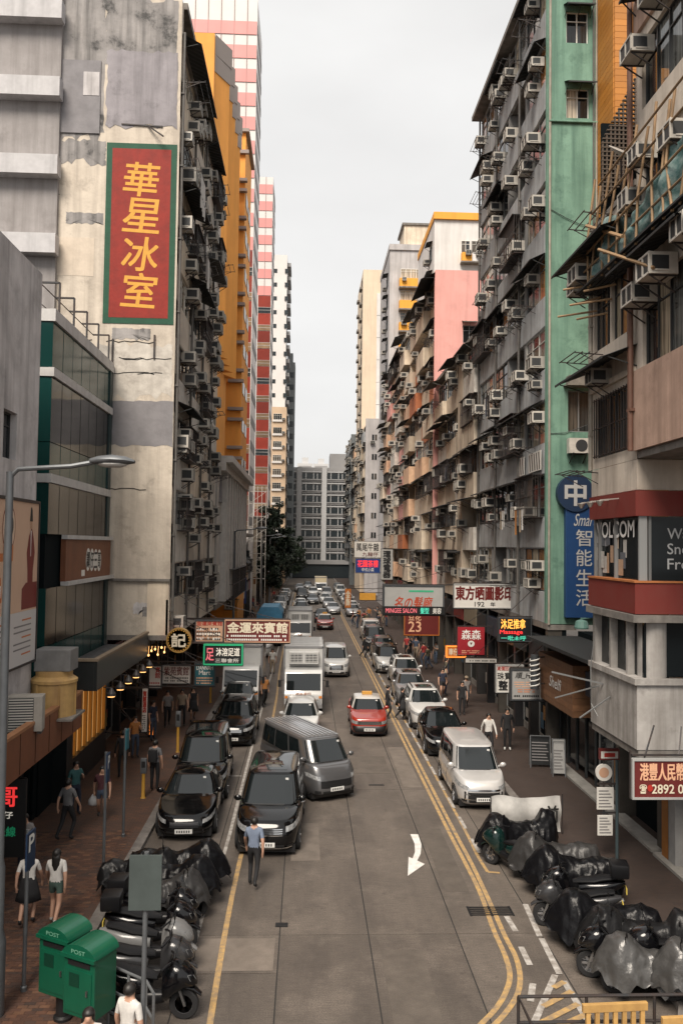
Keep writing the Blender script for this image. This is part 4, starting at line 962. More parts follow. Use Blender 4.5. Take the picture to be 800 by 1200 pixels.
flat(bb, [(0.5, 8.95), (0.68, 8.95), (0.66, 9.2), (0.52, 9.2)], mat('print_skin', (0.45, 0.26, 0.17), 0.5)); flat(bb, [(0.48, 9.15), (0.72, 9.15), (0.66, 9.5), (0.6, 9.55), (0.52, 9.45)], m_bk, y=0.006)
flat(bb, [(0.57, 8.9), (0.63, 8.9), (0.61, 8.2), (0.58, 8.2)], m_let_w, y=0.007)
flat(bb, [(0.02, 6.8), (1.2, 6.8), (1.2, 7.35), (0.9, 7.5), (0.02, 7.5)], m_dr, y=0.003)
for cx in (2.05, 2.45):
    ri = [(cx+0.24*math.cos(t_*0.3), 8.95+0.5*math.sin(t_*0.3)) for t_ in range(21)]; flat(bb, ri, m_dr, y=0.005); flat(bb, [(cx+(x-cx)*0.85, 8.95+(z-8.95)*0.9) for x, z in ri], mat('print_peach_light', (0.66, 0.5, 0.38), 0.5), y=0.006)
    flat(bb, [(cx+(x-cx)*0.45, 9.0+(z-8.95)*0.45) for x, z in ri], m_bk, y=0.007); flat(bb, [(cx-0.12, 8.1), (cx+0.12, 8.1), (cx+0.14, 8.5), (cx-0.14, 8.5)], m_or, y=0.007)
flat(bb, [(2.6, 7.1), (2.9, 7.0), (3.1, 7.3), (3.0, 7.7), (2.7, 7.7)], m_or); flat(bb, [(2.7, 7.2), (3.3, 7.2), (3.3, 7.5), (2.7, 7.5)], m_let_w, y=0.006)
flat(bb, [(2.6, 8.1), (3.2, 8.1), (3.2, 8.3), (2.6, 8.3)], m_or)
for k in range(7):
    for j in range(4): MB().box(0.4+1.6*j, 0.003, 6.5-0.15*k, 0.4+1.6*j+(1.3 if (k+j) % 3 else 0.7), 0.006, 6.54-0.15*k).build('print', m_gy if k % 3 else m_or, bb)
# shop row below the brown canopy
rw = thing('shop_row', 'dark row of open shop fronts beneath the brown canopy', 'shop', (-8.4, 25.2, 0), R(-90)); wrow = Wall(rw)
shop_row(wrow, 0, 16, 3.0, (3.0, 3.6, 4.2), [m_fas[0], m_fas[1]], random.Random(23), 0.4, 0.15, 0.35)
for k in range(4): wrow.box('counter', mat('counter_%d' % k, [(0.12, 0.1, 0.09), (0.2, 0.12, 0.07), (0.1, 0.11, 0.12), (0.15, 0.14, 0.12)][k], 0.6), 1.2+3.4*k, 2.6+3.4*k, -0.2, 0.3, PZ, 1.0)
# green glass building
rgz, sg, eg, Lg = building('glass_building', 'green and dark glass shop building with white strips and brown sign', -8.05, 25.7, 33.4, -1)
m_gg = mat('green_glass', (0.009, 0.045, 0.042), 0.15, spec=0.25, rand=0.15); m_bg = mat('brown_glass', (0.045, 0.036, 0.029), 0.15, spec=0.35, rand=0.35, var=0.5, vscale=2); m_dgl = mat('dark_glass', (0.012, 0.014, 0.014), 0.08, spec=0.25, rand=0.3)
m_strip = mat('white_strip', (0.55, 0.54, 0.53), 0.6, var=0.2, streak=0.3)
MB().box(0.02, -9, 0, Lg-0.02, -0.1, 15.9).build('core', m_dark, rgz)
for (z0, z1, mt) in ((14.1, 15.55, m_gg), (11.75, 13.8, m_dgl), (10.75, 11.73, m_gg), (8.85, 10.45, m_bg), (5.35, 7.15, m_bg), (4.1, 5.33, m_gg)):
    for k in range(7): sg.box('glass_panel', mt, 0.05+Lg/7*k, Lg/7*(k+1)-0.002, -0.08, -0.02+0.003*(k % 2), z0, z1-0.006)
    eg.box('glass_panel', m_gg, 0.02, 3.5, -0.005, 0.02, z0, z1-0.006)
for z0, z1 in ((15.56, 15.95), (13.81, 14.09), (10.46, 10.74)): sg.box('white_strip', m_strip, 0, Lg+0.07, -0.12, 0.06, z0, z1); eg.box('white_strip', m_strip, -0.05, 3.5, 0.021, 0.06, z0+0.002, z1-0.002)
sg.box('corner_post', mat('teal_post', (0.01, 0.03, 0.032), 0.4), 0.0, 0.4, -0.09, 0.03, 4, 15.55)
b = MB()
for k in range(5): b.bar((0.3+1.65*k, -0.1, 15.95), (0.3+1.65*k, -0.1, 17.05), 0.06); b.bar((0.3+1.65*k, -0.1, 17.05), (0.3+1.65*k, -0.75, 17.05), 0.06)
b.bar((0.3, -0.75, 17.05), (6.9, -0.75, 17.05), 0.025); b.bar((0.3, -0.75, 16.4), (6.9, -0.75, 16.4), 0.02)
sg.build(b, 'roof_rail', m_steel)
b = sg.box('sign_board', m_brown, 0.1, 6.2, -0.05, 0.12, 7.3, 8.7); sg.box('sign_edge', m_strip, 0.0, 6.3, 0.0, 0.2, 8.702, 8.84); sg.box('sign_edge', m_strip, 0.0, 6.3, 0.0, 0.26, 7.17, 7.298)
m_let_k = mat('letter_black', (0.02, 0.02, 0.02), 0.5)
m_let_o = mat('letter_brown_outline', (0.72, 0.7, 0.66), 0.5)
for i, ch in enumerate('譚仔三哥'):
    u = 3.45-0.52*i; z = 7.98-0.02*i
    rr = [(u+0.3*math.cos(t_*0.35), z+0.42*math.sin(t_*0.35)) for t_ in range(18)]
    MB().add([(x, 0.124+0.002*i, z_) for x, z_ in rr], [tuple(range(18))]).build('letter_outline', m_let_o, rgz)
    letters(rgz, ch, m_let_k, lambda x, z_: (x, 0.134, z_), u, z, -0.44, 0.58, 0.02, keep=False)
MB().add([(x, 0.124, z) for x, z in ((4.3, 7.4), (4.3, 7.62), (3.85, 7.62), (3.85, 7.4))], [(0, 1, 2, 3)]).build('logo_tag', m_let_o, rgz)
# black canopy box in front of it
rk = thing('black_canopy', 'black boxed canopy with shallow tray roof beside the cream wall', 'canopy', (-6.35, 33.35, 0), R(-90))
m_blk = mat('black_panel', (0.016, 0.02, 0.022), 0.35, var=0.2)
MB().box(0, -0.1, 4.05, 8.0, 0.0, 4.95).build('fascia', m_blk, rk); MB().box(7.9, -1.7, 4.05, 8.0, -0.101, 4.95).build('fascia', m_blk, rk)
MB().box(0, -0.14, 4.952, 8.04, 0.04, 5.03).box(7.86, -1.7, 4.954, 8.04, -0.141, 5.03).build('edge_trim', mat('trim_stone', (0.22, 0.17, 0.12), 0.6, var=0.4), rk)
MB().box(0.01, -1.7, 4.2, 7.89, -0.11, 4.5).build('roof', m_bitu, rk)
for k in range(6):
    MB().lathe([(0.03, 0.05), (0.14, -0.12), (0.15, -0.2)], 12, 'z', (0.9+1.25*k, 0.25, 3.95)).bar((0.9+1.25*k, 0, 4.02), (0.9+1.25*k, 0.27, 4.0), 0.03).build('spot_lamp', m_steel, rk)
    MB().lathe([(0.11, 0), (0.11, -0.02)], 10, 'z', (0.9+1.25*k, 0.25, 3.74)).build('bulb', m_lamp, rk)
rw2 = thing('shop_row', 'gold framed lit shop fronts beneath the black canopy', 'shop', (-8.0, 33.4, 0), R(-90)); w2 = Wall(rw2)
m_gold = mat('gold_frame', (0.45, 0.27, 0.08), 0.35, metal=0.4); m_warm = mat('lit_window', (0.3, 0.2, 0.1), 0.3, emit=(1.0, 0.48, 0.14), estr=0.14)
w2.box('rear_wall', m_dark, 0, 8.1, -0.6, -0.3, PZ, 4.0); w2.box('lit_glazing', m_warm, 0.4, 5.3, -0.08, -0.02, 1.2, 3.4); w2.box('stall_riser', m_blk, 0.3, 5.4, -0.2, 0.12, PZ, 1.18)
for k in range(8): w2.box('gold_mullion', m_gold, 0.35+0.68*k, 0.47+0.68*k, -0.1, 0.1, 1.2, 3.6)
w2.box('gold_rail', m_gold, 0.3, 5.5, -0.1, 0.12, 3.42, 3.6); w2.box('pillar', m_blk, 5.6, 6.3, -0.3, 0.3, PZ, 4.0); w2.box('doorway', m_dark, 6.4, 8.0, -0.28, -0.2, PZ, 3.6)
# cream building with the painted sign
rwh, sw, ew, Lw = building('walk_up_building', 'stained cream building with a red painted restaurant sign on its end wall', XL, 33.5, 49.4, -1)
ZB, ZT = 4.85, 30.2
def ea(px, py): p = yp(px, py, 33.5); return (XL-p.x, p.z)
b = panel(MB(), -0.004, 12, 7.15, 31.5, [], 0, 0.2); b.box(0.0, -0.4, 7.15, 12, -0.01, 31.49); ew.build(b, 'end_wall', m_dirtyw)
ew.box('end_wall_foot', m_dirtyw, 0.02, 4.0, -0.3, -0.06, ZB, 7.148); ew.box('drip_ledge', m_slab, 0.0, 4.0, -0.05, 0.07, 7.05, 7.15)
m_up = mat('flaked_render', (0.6, 0.56, 0.5), 0.9, var=0.5, vscale=2.5, streak=0.3, blot=0.7, dirt=(0.28, 0.25, 0.22), bump=0.6, bscale=6)
def ragged(name, mt, a0, a1, z0, z1, o, seed, amp=0.18, n=14):
    r = random.Random(seed); pts = []
    for k in range(n): pts.append((lerp_(a0, a1, k/n), z0+r.uniform(-amp, amp)))
    for k in range(n): pts.append((a1+r.uniform(-amp, 0)*0.6, lerp_(z0, z1, k/n)))
    for k in range(n): pts.append((lerp_(a1, a0, k/n), z1+r.uniform(-amp, amp)*0.5))
    for k in range(n): pts.append((a0+r.uniform(0, amp)*0.3, lerp_(z1, z0, k/n)))
    c = ((a0+a1)/2, (z0+z1)/2); b = MB(); m = len(pts); b.add([(p[0], o, p[1]) for p in pts]+[(c[0], o, c[1])], [(i, (i+1) % m, m) for i in range(m)])
    return ew.build(b, name, mt)
def lerp_(a, b, t): return a+(b-a)*t
ragged('render_patch', m_patch, 0.0, 3.3, 12.6, 14.45, 0.006, 1, 0.06)
ragged('render_patch', m_mould, 3.1, 5.4, 25.4, 31.45, 0.005, 2, 0.3); ragged('render_patch', m_mould, 0.1, 3.3, 28.6, 31.45, 0.006, 3, 0.35); ragged('render_patch', m_mould, 3.0, 5.2, 24.4, 25.3, 0.007, 4, 0.2); ragged('render_patch', m_mould, 3.05, 4.6, 21.8, 22.25, 0.007, 14, 0.06); ragged('render_patch', m_mould, 1.0, 2.6, 17.0, 17.45, 0.007, 15, 0.06); ragged('render_patch', m_up, 0.05, 3.2, 14.6, 16.8, 0.004, 17, 0.25)
ragged('render_patch', mat('upper_patch', (0.33, 0.31, 0.33), 0.9, var=0.4, vscale=1, streak=0.6, blot=0.5, bump=0.4, bscale=7), 0.1, 3.1, 26.0, 29.2, 0.0135, 21, 0.16)
a0, z0 = ea(96, 92); a1, z1 = ea(76, 133)
ew.box('blocked_window', m_patch, 3.3, 5.2, 0.012, 0.06, 25.6, 28.7); ew.box('blocked_window', m_conc, 3.35, 4.0, 0.061, 0.075, 27.2, 28.2)
ew.box('pale_patch', mat('pale_patch', (0.64, 0.55, 0.45), 0.9, var=0.2, streak=0.2, bump=0.3, bscale=8), 3.4, 4.9, 0.003, 0.008, 19.6, 21.2)
b = MB().bar((1.3, 0.05, 26.0), (0.6, 0.4, 25.4), 0.06).bar((2.4, 0.03, 26.05), (0.7, 0.03, 26.0), 0.05); ew.build(b, 'angle_iron', m_steel)
for a, zz0, zz1 in ((2.5, 15.6, 17.0), (0.8, 16.2, 17.2)): ew.box('iron_strap', m_steel, a, a+0.07, 0.003, 0.06, zz0, zz1)
ragged('wall_scar', m_conc, 0.4, 1.5, 5.75, 6.15, -0.055, 5, 0.1); ragged('wall_scar', m_mould, 0.65, 1.1, 5.6, 6.0, -0.052, 6, 0.05)
# cracks and board marks in the render
rcx = random.Random(77)
for i in range(16):
    z = rcx.choice((15.0, 15.6, 16.2, 16.9, 22.3, 24.2, 10.8, 10.4, 23.0)); a = rcx.uniform(0.1, 5); pts = [(a+0.25*k, 0.006, z+rcx.uniform(-.05, .05)) for k in range(rcx.randint(4, 9))]
    bb_ = MB()
    for p, q in zip(pts[:-1], pts[1:]): bb_.bar(p, q, 0.02, 0.025)
    ew.build(bb_, 'crack', m_dark)
m_sgreen = mat('sign_green', (0.005, 0.075, 0.037), 0.7, var=0.35, vscale=3, fine=0.2, blot=0.2, bump=0.3, bscale=8); m_sred = mat('sign_red', (0.27, 0.013, 0.004), 0.7, var=0.35, vscale=2, streak=0.3, blot=0.25, bump=0.35, bscale=8)
m_syel = mat('sign_yellow', (0.68, 0.34, 0.045), 0.7, var=0.2, vscale=4, blot=0.15)
ew.box('painted_sign', m_sgreen, 0.08, 2.98, 0.012, 0.024, 17.65, 25.25); ew.box('painted_field', m_sred, 0.32, 2.74, 0.0242, 0.03, 17.9, 25.02)
for i, ch in enumerate('華星冰室'):
    z = 23.72-1.52*i-0.1*(i > 1); o = letters(rwh, ch, m_syel, lambda x, z_: ew.pt(x, 0.036, z_+(1.52-x)*-0.05), 1.52, z, -1.5, 1.42, 0.012, 0.12, keep=False)
tong_lau(sw, 0, Lw-0.02, ZB, 8, 3.12, 4, [m_cream, m_dirtyw, m_white_r], m_cream, random.Random(71), ph=1.45, rec=0.7, p_enc=0.95, p_awn=0.16, p_ac=1.0, p_rack=0.5, p_cage=0.12, awk=(0, 1, 1, 2), awd=0.7, o_out=0.0, par_split=False)
ra = random.Random(72)
for s in range(8):
    for k in range(6): ac(sw, ra.uniform(0.5, Lw-0.5), ZB+3.12*s+ra.choice((0.3, 1.35, 2.1)), 0.32, ra.uniform(0.9, 1.15))
    for k in range(1): cage(sw, *(lambda q: (q, q+2.4))(round(ra.uniform(0.5, Lw-3.2), 1)), ZB+3.12*s+1.2, 1.4, 0.4)
for a in (3.9, 7.8, 11.8, 15.7): pipe(sw, a, ZB, ZT, 0.1, 0.06)
MB().box(0.01, -12, ZB+0.01, Lw-0.45, -0.93, 31.4).build('core', m_tan, rwh)
sw.box('soffit', m_slab, 0, Lw, -2.6, -0.01, ZB-0.2, ZB-0.01); sw.box('roof', m_slab, 0, Lw-0.5, -12, 0.15, 31.42, 31.7)
awning(sw, 9.6, 15.6, 30.2, 0.8, 0.4, 0); awning(sw, 11.4, 15.4, 24.0, 0.8, 0.35, 0); awning(sw, 8.4, 12.4, 20.9, 0.8, 0.35, 0); awning(sw, 11.4, 15.4, 14.6, 0.8, 0.35, 0)
sw2 = Wall(rwh, 0, -2.6, 0); shop_row(sw2, 0, Lw, ZB-0.2, (2.8, 3.4), [m_fas[2], m_fas[0], m_fas[4], m_fas[6]], random.Random(73), 0.4, 0.9, 1.1)
# tall building with ledges behind the glass building
rl, sl_, el, Ll = building('ledge_building', 'tall grey building with pale projecting ledges at each floor', -10.45, 33.3, 33.45+8, -1)
el.box('end_wall', mat('ledge_wall', (0.33, 0.31, 0.305), 0.85, var=0.35, vscale=1.2, streak=0.65, blot=0.35, dirt=(0.17, 0.155, 0.15), bump=0.25, bscale=14), 0, 14, -8, 0.0, 0, 46)
for i in range(9): el.box('ledge', mat('ledge_white', (0.52, 0.51, 0.52), 0.7, var=0.2, streak=0.4), -0.12, 14, 0.0, 0.5, 17.1+3.25*i+3.2, 17.1+3.25*i+4.0)
# white pilastered building
m_wl = mat('white_lime', (0.6, 0.57, 0.54), 0.85, var=0.25, streak=0.4)
r9, s9, e9, L9 = building('pilaster_building', 'white building with tall pilasters and a heavy cornice', XL+0.1, 49.5, 69.0, -1)
s9.box('wall', m_wl, 0, L9, -9, 0, 5, 13.6); s9.box('cornice', m_wl, -0.2, L9, -0.3, 0.9, 13.602, 14.0); s9.box('cornice', m_wl, -0.2, L9, -0.3, 0.5, 13.1, 13.6); s9.box('soffit', m_slab, 0, L9, -3, 0, 4.6, 4.99)
for k in range(10):
    s9.box('pilaster', m_wl, 0.3+1.85*k, 0.9+1.85*k, 0.002, 0.4, 5.0, 13.09)
    s9.build(MB().prism([(1.0+1.85*k, 11.2), (2.05+1.85*k, 11.2), (1.52+1.85*k, 12.9)], 0.0, 0.12, lambda p, q, a: (p, a, q)), 'arch_recess', m_patch)
    if k < 9: s9.box('window', m_fd, 1.1+1.85*k, 1.95+1.85*k, 0.003, 0.05, 6, 6.9)
cage(s9, 3, 9.0, 4.9, 2.0, 0.6); cage(s9, 9.4, 14.4, 4.9, 2.0, 0.6)
w9 = Wall(r9, 0, -2.5, 0); shop_row(w9, 0, L9, 4.6, (3.2, 4.0), [m_fas[3], m_fas[6], m_fas[0]], random.Random(80), 0.4, 0.6, 1.0)
# orange tower behind with sawtooth bays
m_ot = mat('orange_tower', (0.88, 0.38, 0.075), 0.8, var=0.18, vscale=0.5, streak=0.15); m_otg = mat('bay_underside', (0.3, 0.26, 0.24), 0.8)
r10, s10, e10, L10 = building('orange_block', 'orange block with a sawtooth row of bays above the cream building', -6.75, 54.2, 66.0, -1)
s10.box('wall', m_ot, 0, L10, -10, 0, 14.1, 43.4)
for k in range(5):
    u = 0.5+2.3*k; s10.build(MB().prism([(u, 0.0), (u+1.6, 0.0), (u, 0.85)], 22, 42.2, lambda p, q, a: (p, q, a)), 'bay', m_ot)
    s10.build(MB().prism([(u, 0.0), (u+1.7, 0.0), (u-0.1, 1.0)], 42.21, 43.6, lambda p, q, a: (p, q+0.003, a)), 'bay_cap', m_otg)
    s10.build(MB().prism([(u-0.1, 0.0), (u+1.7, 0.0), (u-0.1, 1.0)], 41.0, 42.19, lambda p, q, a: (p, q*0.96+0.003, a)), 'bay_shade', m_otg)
r11, s11, e11, L11 = building('orange_block', 'plain orange tower with short paired ledges near its edge', -5.75, 69.1, 76.0, -1)
s11.box('wall', m_ot, 0, L11, -12, 0, 0, 44.2); s11.box('roof_edge', m_otg, -0.1, L11+0.3, -12, 0.3, 44.21, 44.5); e11.box('string_course', m_otg, -0.3, 4, 0.003, 0.3, 42.3, 42.6)
for i in range(11):
    for d_ in (0, 0.9): e11.box('ledge', m_otg, -0.2, 1.1, 0.0, 0.45, 39.8-d_-3.3*i, 40.05-d_-3.3*i)
    s11.box('window', m_fd, 1.0, 3.0, 0.002, 0.05, 38.2-3.3*i, 39.3-3.3*i); s11.box('window', m_fd, 4.0, 6.0, 0.002, 0.05, 38.2-3.3*i, 39.3-3.3*i)
# pink striped towers
m_tp = mat('tile_pink', (0.66, 0.27, 0.255), 0.5, var=0.15, vscale=0.4); m_tw2 = mat('tile_white', (0.66, 0.63, 0.61), 0.5, var=0.1, vscale=0.4)
m_rg = mat('red_glass', (0.25, 0.032, 0.018), 0.3, rand=0.35, var=0.35, vscale=0.6); m_tang = mat('tan_glass', (0.26, 0.17, 0.1), 0.3, rand=0.3, var=0.4, vscale=0.7)
m_line = mat('tile_joint', (0.3, 0.2, 0.19), 0.7)
def striped(label, x1, y0, z1, zsplit, wdt, dep, rg_):
    r, w, sd, L = tower('striped_tower', label, x1-wdt, x1, y0, y0+dep, z1, m_tw2, -1)
    z = zsplit; i = 0
    while z < z1-1.5:
        w.box('pink_band', m_tp, 0.05, L, 0.002, 0.08, z, z+1.65)
        sd.box('window_strip', m_fg, 0.3, dep-0.3, 0.002, 0.05, z+0.3, z+1.4)
        z += 3.0; i += 1
    for k in range(int(L/1.6)): w.box('tile_joint', m_line, 1.2+1.6*k, 1.26+1.6*k, 0.005, 0.1, zsplit, z1)
    z = zsplit-3.1; i = 0
    while z > 8:
        for k in range(3):
            p = 0.1+k*L/3; w.box('red_panel', m_rg, p, p+L/3-0.12, 0.002, 0.07, z+1.0, z+3.0); w.box('glass_band', m_tang if (i+k) % 4 else m_fd, p, p+L/3-0.12, 0.003, 0.09, z, z+0.95)
        w.box('floor_line', m_tw2, 0, L, 0.004, 0.12, z+0.955, z+0.995); w.box('floor_line', m_tw2, 0, L, 0.004, 0.12, z+0.45, z+0.49)
        sd.box('window_strip', m_fg, 0.3, dep-0.3, 0.002, 0.05, z+0.6, z+1.6); z -= 3.1; i += 1
    for k in range(4): w.box('mullion', m_tw2, k*L/3-0.06 if k else 0.0, k*L/3+0.06, 0.004, 0.13, 8, zsplit)
    w.box('podium', m_fd, -0.2, L, 0.003, 1.5, 0, 7.9)
    return r
striped('pink and white striped tower rising highest over the left side', -7.0, 98, 76, 44.5, 9, 9, None)
striped('shorter pink and white striped tower with a red glazed lower half', -6.75, 140, 73, 52, 7, 9, None)
r12, w12, sd12, L12 = tower('apartment_tower', 'slim white tower with small stacked ledges near the dark tower', -9.5, -5.7, 196, 206, 79.5, m_tw2, -1)
for i in range(20): sd12.box('ledge', m_fg, 1, 9, 0, 0.9, 77-3.4*i, 77.9-3.4*i); w12.box('window', m_fd, -0.3, 0.5, 0.0, 0.25, 75-3.4*i, 76-3.4*i); w12.box('window', m_fd, 2.4, 3.2, 0.0, 0.05, 75-3.4*i, 76-3.4*i)
m_bt = mat('beige_tile', (0.6, 0.44, 0.3), 0.7, var=0.2, vscale=0.4)
r13, w13, sd13, L13 = tower('apartment_block', 'beige tiled block with white framed windows behind the street trees', -8.6, -4.9, 181, 193, 39.5, m_bt, -1)
for i in range(11):
    z = 36.6-3.1*i; window(w13, 1.0, 2.9, z, z+1.4, 0.04, 4, m_frame_w, m_pane_d, many=False); w13.box('sill', m_tw2, 0.8, 3.1, 0.003, 0.3, z-0.45, z-0.02); sd13.box('window', m_fd, 2, 10, 0.003, 0.4, z, z+1.2); ac(w13, 0.6, z, 0.4)
r14, w14, _, L14 = tower('apartment_tower', 'dark slim tower far along the left side', -6.2, -3.6, 209, 216, 56, m_dg, -1)
for i in range(14): w14.box('window', m_fd, 0.3, 2.3, 0.002, 0.05, 52-3.2*i, 53.4-3.2*i)
w14.box('roof_box', m_dg, 0.6, 2.0, -4, -0.5, 56.002, 58.5)
# low podium shops along the left
for (y0, y1, X_, z1, lb, mt, sd) in ((76.1, 97.5, -6.6, 9.5, 'low dark shop podium below the striped tower', m_dg, 90), (107.5, 139.5, -6.6, 12, 'low brown shop podium between the striped towers', m_tan, 91), (149.5, 180.5, -6.6, 11, 'low grey shop podium behind the street trees', m_greypar, 92)):
    r, s, e, L = building('shop_podium', lb, X_, y0, y1, -1)
    s.box('core', mt, 0, L, -8, -1.0, 0.1, z1); e.box('end_wall', mt, 0, 8, -0.3, -0.01, 0.1, z1-0.01); s.box('roof', m_slab, 0, L, -8, 0.3, z1+0.003, z1+0.3)
    tong_lau(s, 0, L, 4.8, int((z1-4.8)//2.4), 2.4, int(L/4), [mt, m_cream], mt, random.Random(sd), ph=0.8, p_awn=0.5, p_ac=0.6, many=False)
    shop_row(s, 0, L, 4.7, (4.0, 5.0), [m_fas[2], m_fas[3], m_fas[4], m_fas[6]], random.Random(sd+5), 0.4, 0.6, 1.0)
# lattice scaffold in front of the podium
ls = thing('lattice_scaffold', 'pale tube scaffold lattice beside the red glazed tower', 'scaffold', (-5.6, 98.0, PZ), 0)
b = MB()
for j in range(8): b.bar((-1.4, 0.3*(j % 2), 4.4+1.5*j), (0.7, 0.3*(j % 2), 4.4+1.5*j), 0.06)
for k in range(5): b.bar((-1.4+0.52*k, 0, 0), (-1.4+0.52*k, 0, 15.5), 0.06)
for j in range(7): b.bar((-1.4, 0, 4.4+1.5*j), (0.7, 0, 5.9+1.5*j), 0.04)
b.build('tube_frame', m_frame_w, ls)
# ---------------------------------------------------------------- vehicles (front looks along local -Y)
def paint(name, col, rough=0.25, metal=0.0): return mat('paint_'+name, col, rough, metal, coat=0.8, var=0.12, vscale=2, space='object')
m_tyre = mat('tyre_rubber', (0.012, 0.012, 0.013), 0.8); m_rim = mat('alloy_rim', (0.35, 0.35, 0.36), 0.3, metal=0.8); m_rimd = mat('alloy_rim_dark', (0.06, 0.06, 0.065), 0.35, metal=0.7)
m_cglass = mat('car_glass', (0.008, 0.011, 0.012), 0.03, spec=0.8); m_black = mat('black_trim', (0.012, 0.012, 0.013), 0.45); m_chrome = mat('chrome', (0.6, 0.6, 0.6), 0.12, metal=1.0)
m_lampg = mat('headlamp', (0.2, 0.21, 0.22), 0.06, spec=0.8, metal=0.3, var=0.7, vscale=14, space='object', dirt=(0.6, 0.6, 0.6)); m_plate = mat('plate_white', (0.7, 0.7, 0.68), 0.5); m_platey = mat('plate_yellow', (0.65, 0.5, 0.1), 0.5); m_ind = mat('indicator', (0.6, 0.2, 0.03), 0.3)
m_tail = mat('tail_lamp', (0.3, 0.015, 0.012), 0.2)
def _tyre(r, w):
    return MB().lathe([(r*0.62, -w/2), (r*0.93, -w/2), (r, -w*0.32), (r, w*0.32), (r*0.93, w/2), (r*0.62, w/2), (r*0.62, -w/2)], 22, 'x', cap=False)
def _rim(r, w, sp=5):
    b = MB().lathe([(r*0.64, w*0.1), (r*0.64, w*0.45), (r*0.57, w*0.46), (r*0.55, w*0.2), (0.05*r, w*0.2)], 22, 'x').lathe([(r*0.13, w*0.2), (r*0.12, w*0.42)], 10, 'x')
    for k in range(sp):
        a = 2*math.pi*k/sp; c, s = math.cos(a), math.sin(a); b.bar((w*0.34, c*r*0.08, s*r*0.08), (w*0.4, c*r*0.6, s*r*0.6), r*0.17, w*0.12)
    return b
WHEEL = {}
def wheel(par, x, y, r, w, dark=False, side=1):
    k = (r, w, dark)
    if k not in WHEEL: WHEEL[k] = (_tyre(r, w).mesh('wheel', m_tyre, smooth=True), _rim(r, w).mesh('rim', m_rimd if dark else m_rim))
    t = inst('wheel', WHEEL[k][0], par, (x, y, r), rz=0 if side > 0 else math.pi); inst('rim', WHEEL[k][1], t); return t
def lerp(a, b, t): return a+(b-a)*t
def interp(t, pts):
    for (a, va), (b, vb) in zip(pts[:-1], pts[1:]):
        if t <= b: return va if b == a else lerp(va, vb, max(0, (t-a)/(b-a)))
    return pts[-1][1]
CARM = {}
def plate(par, y, z, s='', w=0.5, h=0.12, mt=None, ny=-1):
    o = MB().cbox(0, 0, 0, w, 0.02, h).build('number_plate', mt or m_plate, par, loc=(0, y, z)); b = MB()
    for k in range(6): b.box(-0.2+0.068*k, -0.014, -0.035, -0.165+0.068*k, -0.0105, 0.035)
    b.build('plate_print', m_black, o); return o
PL = random.Random(99)
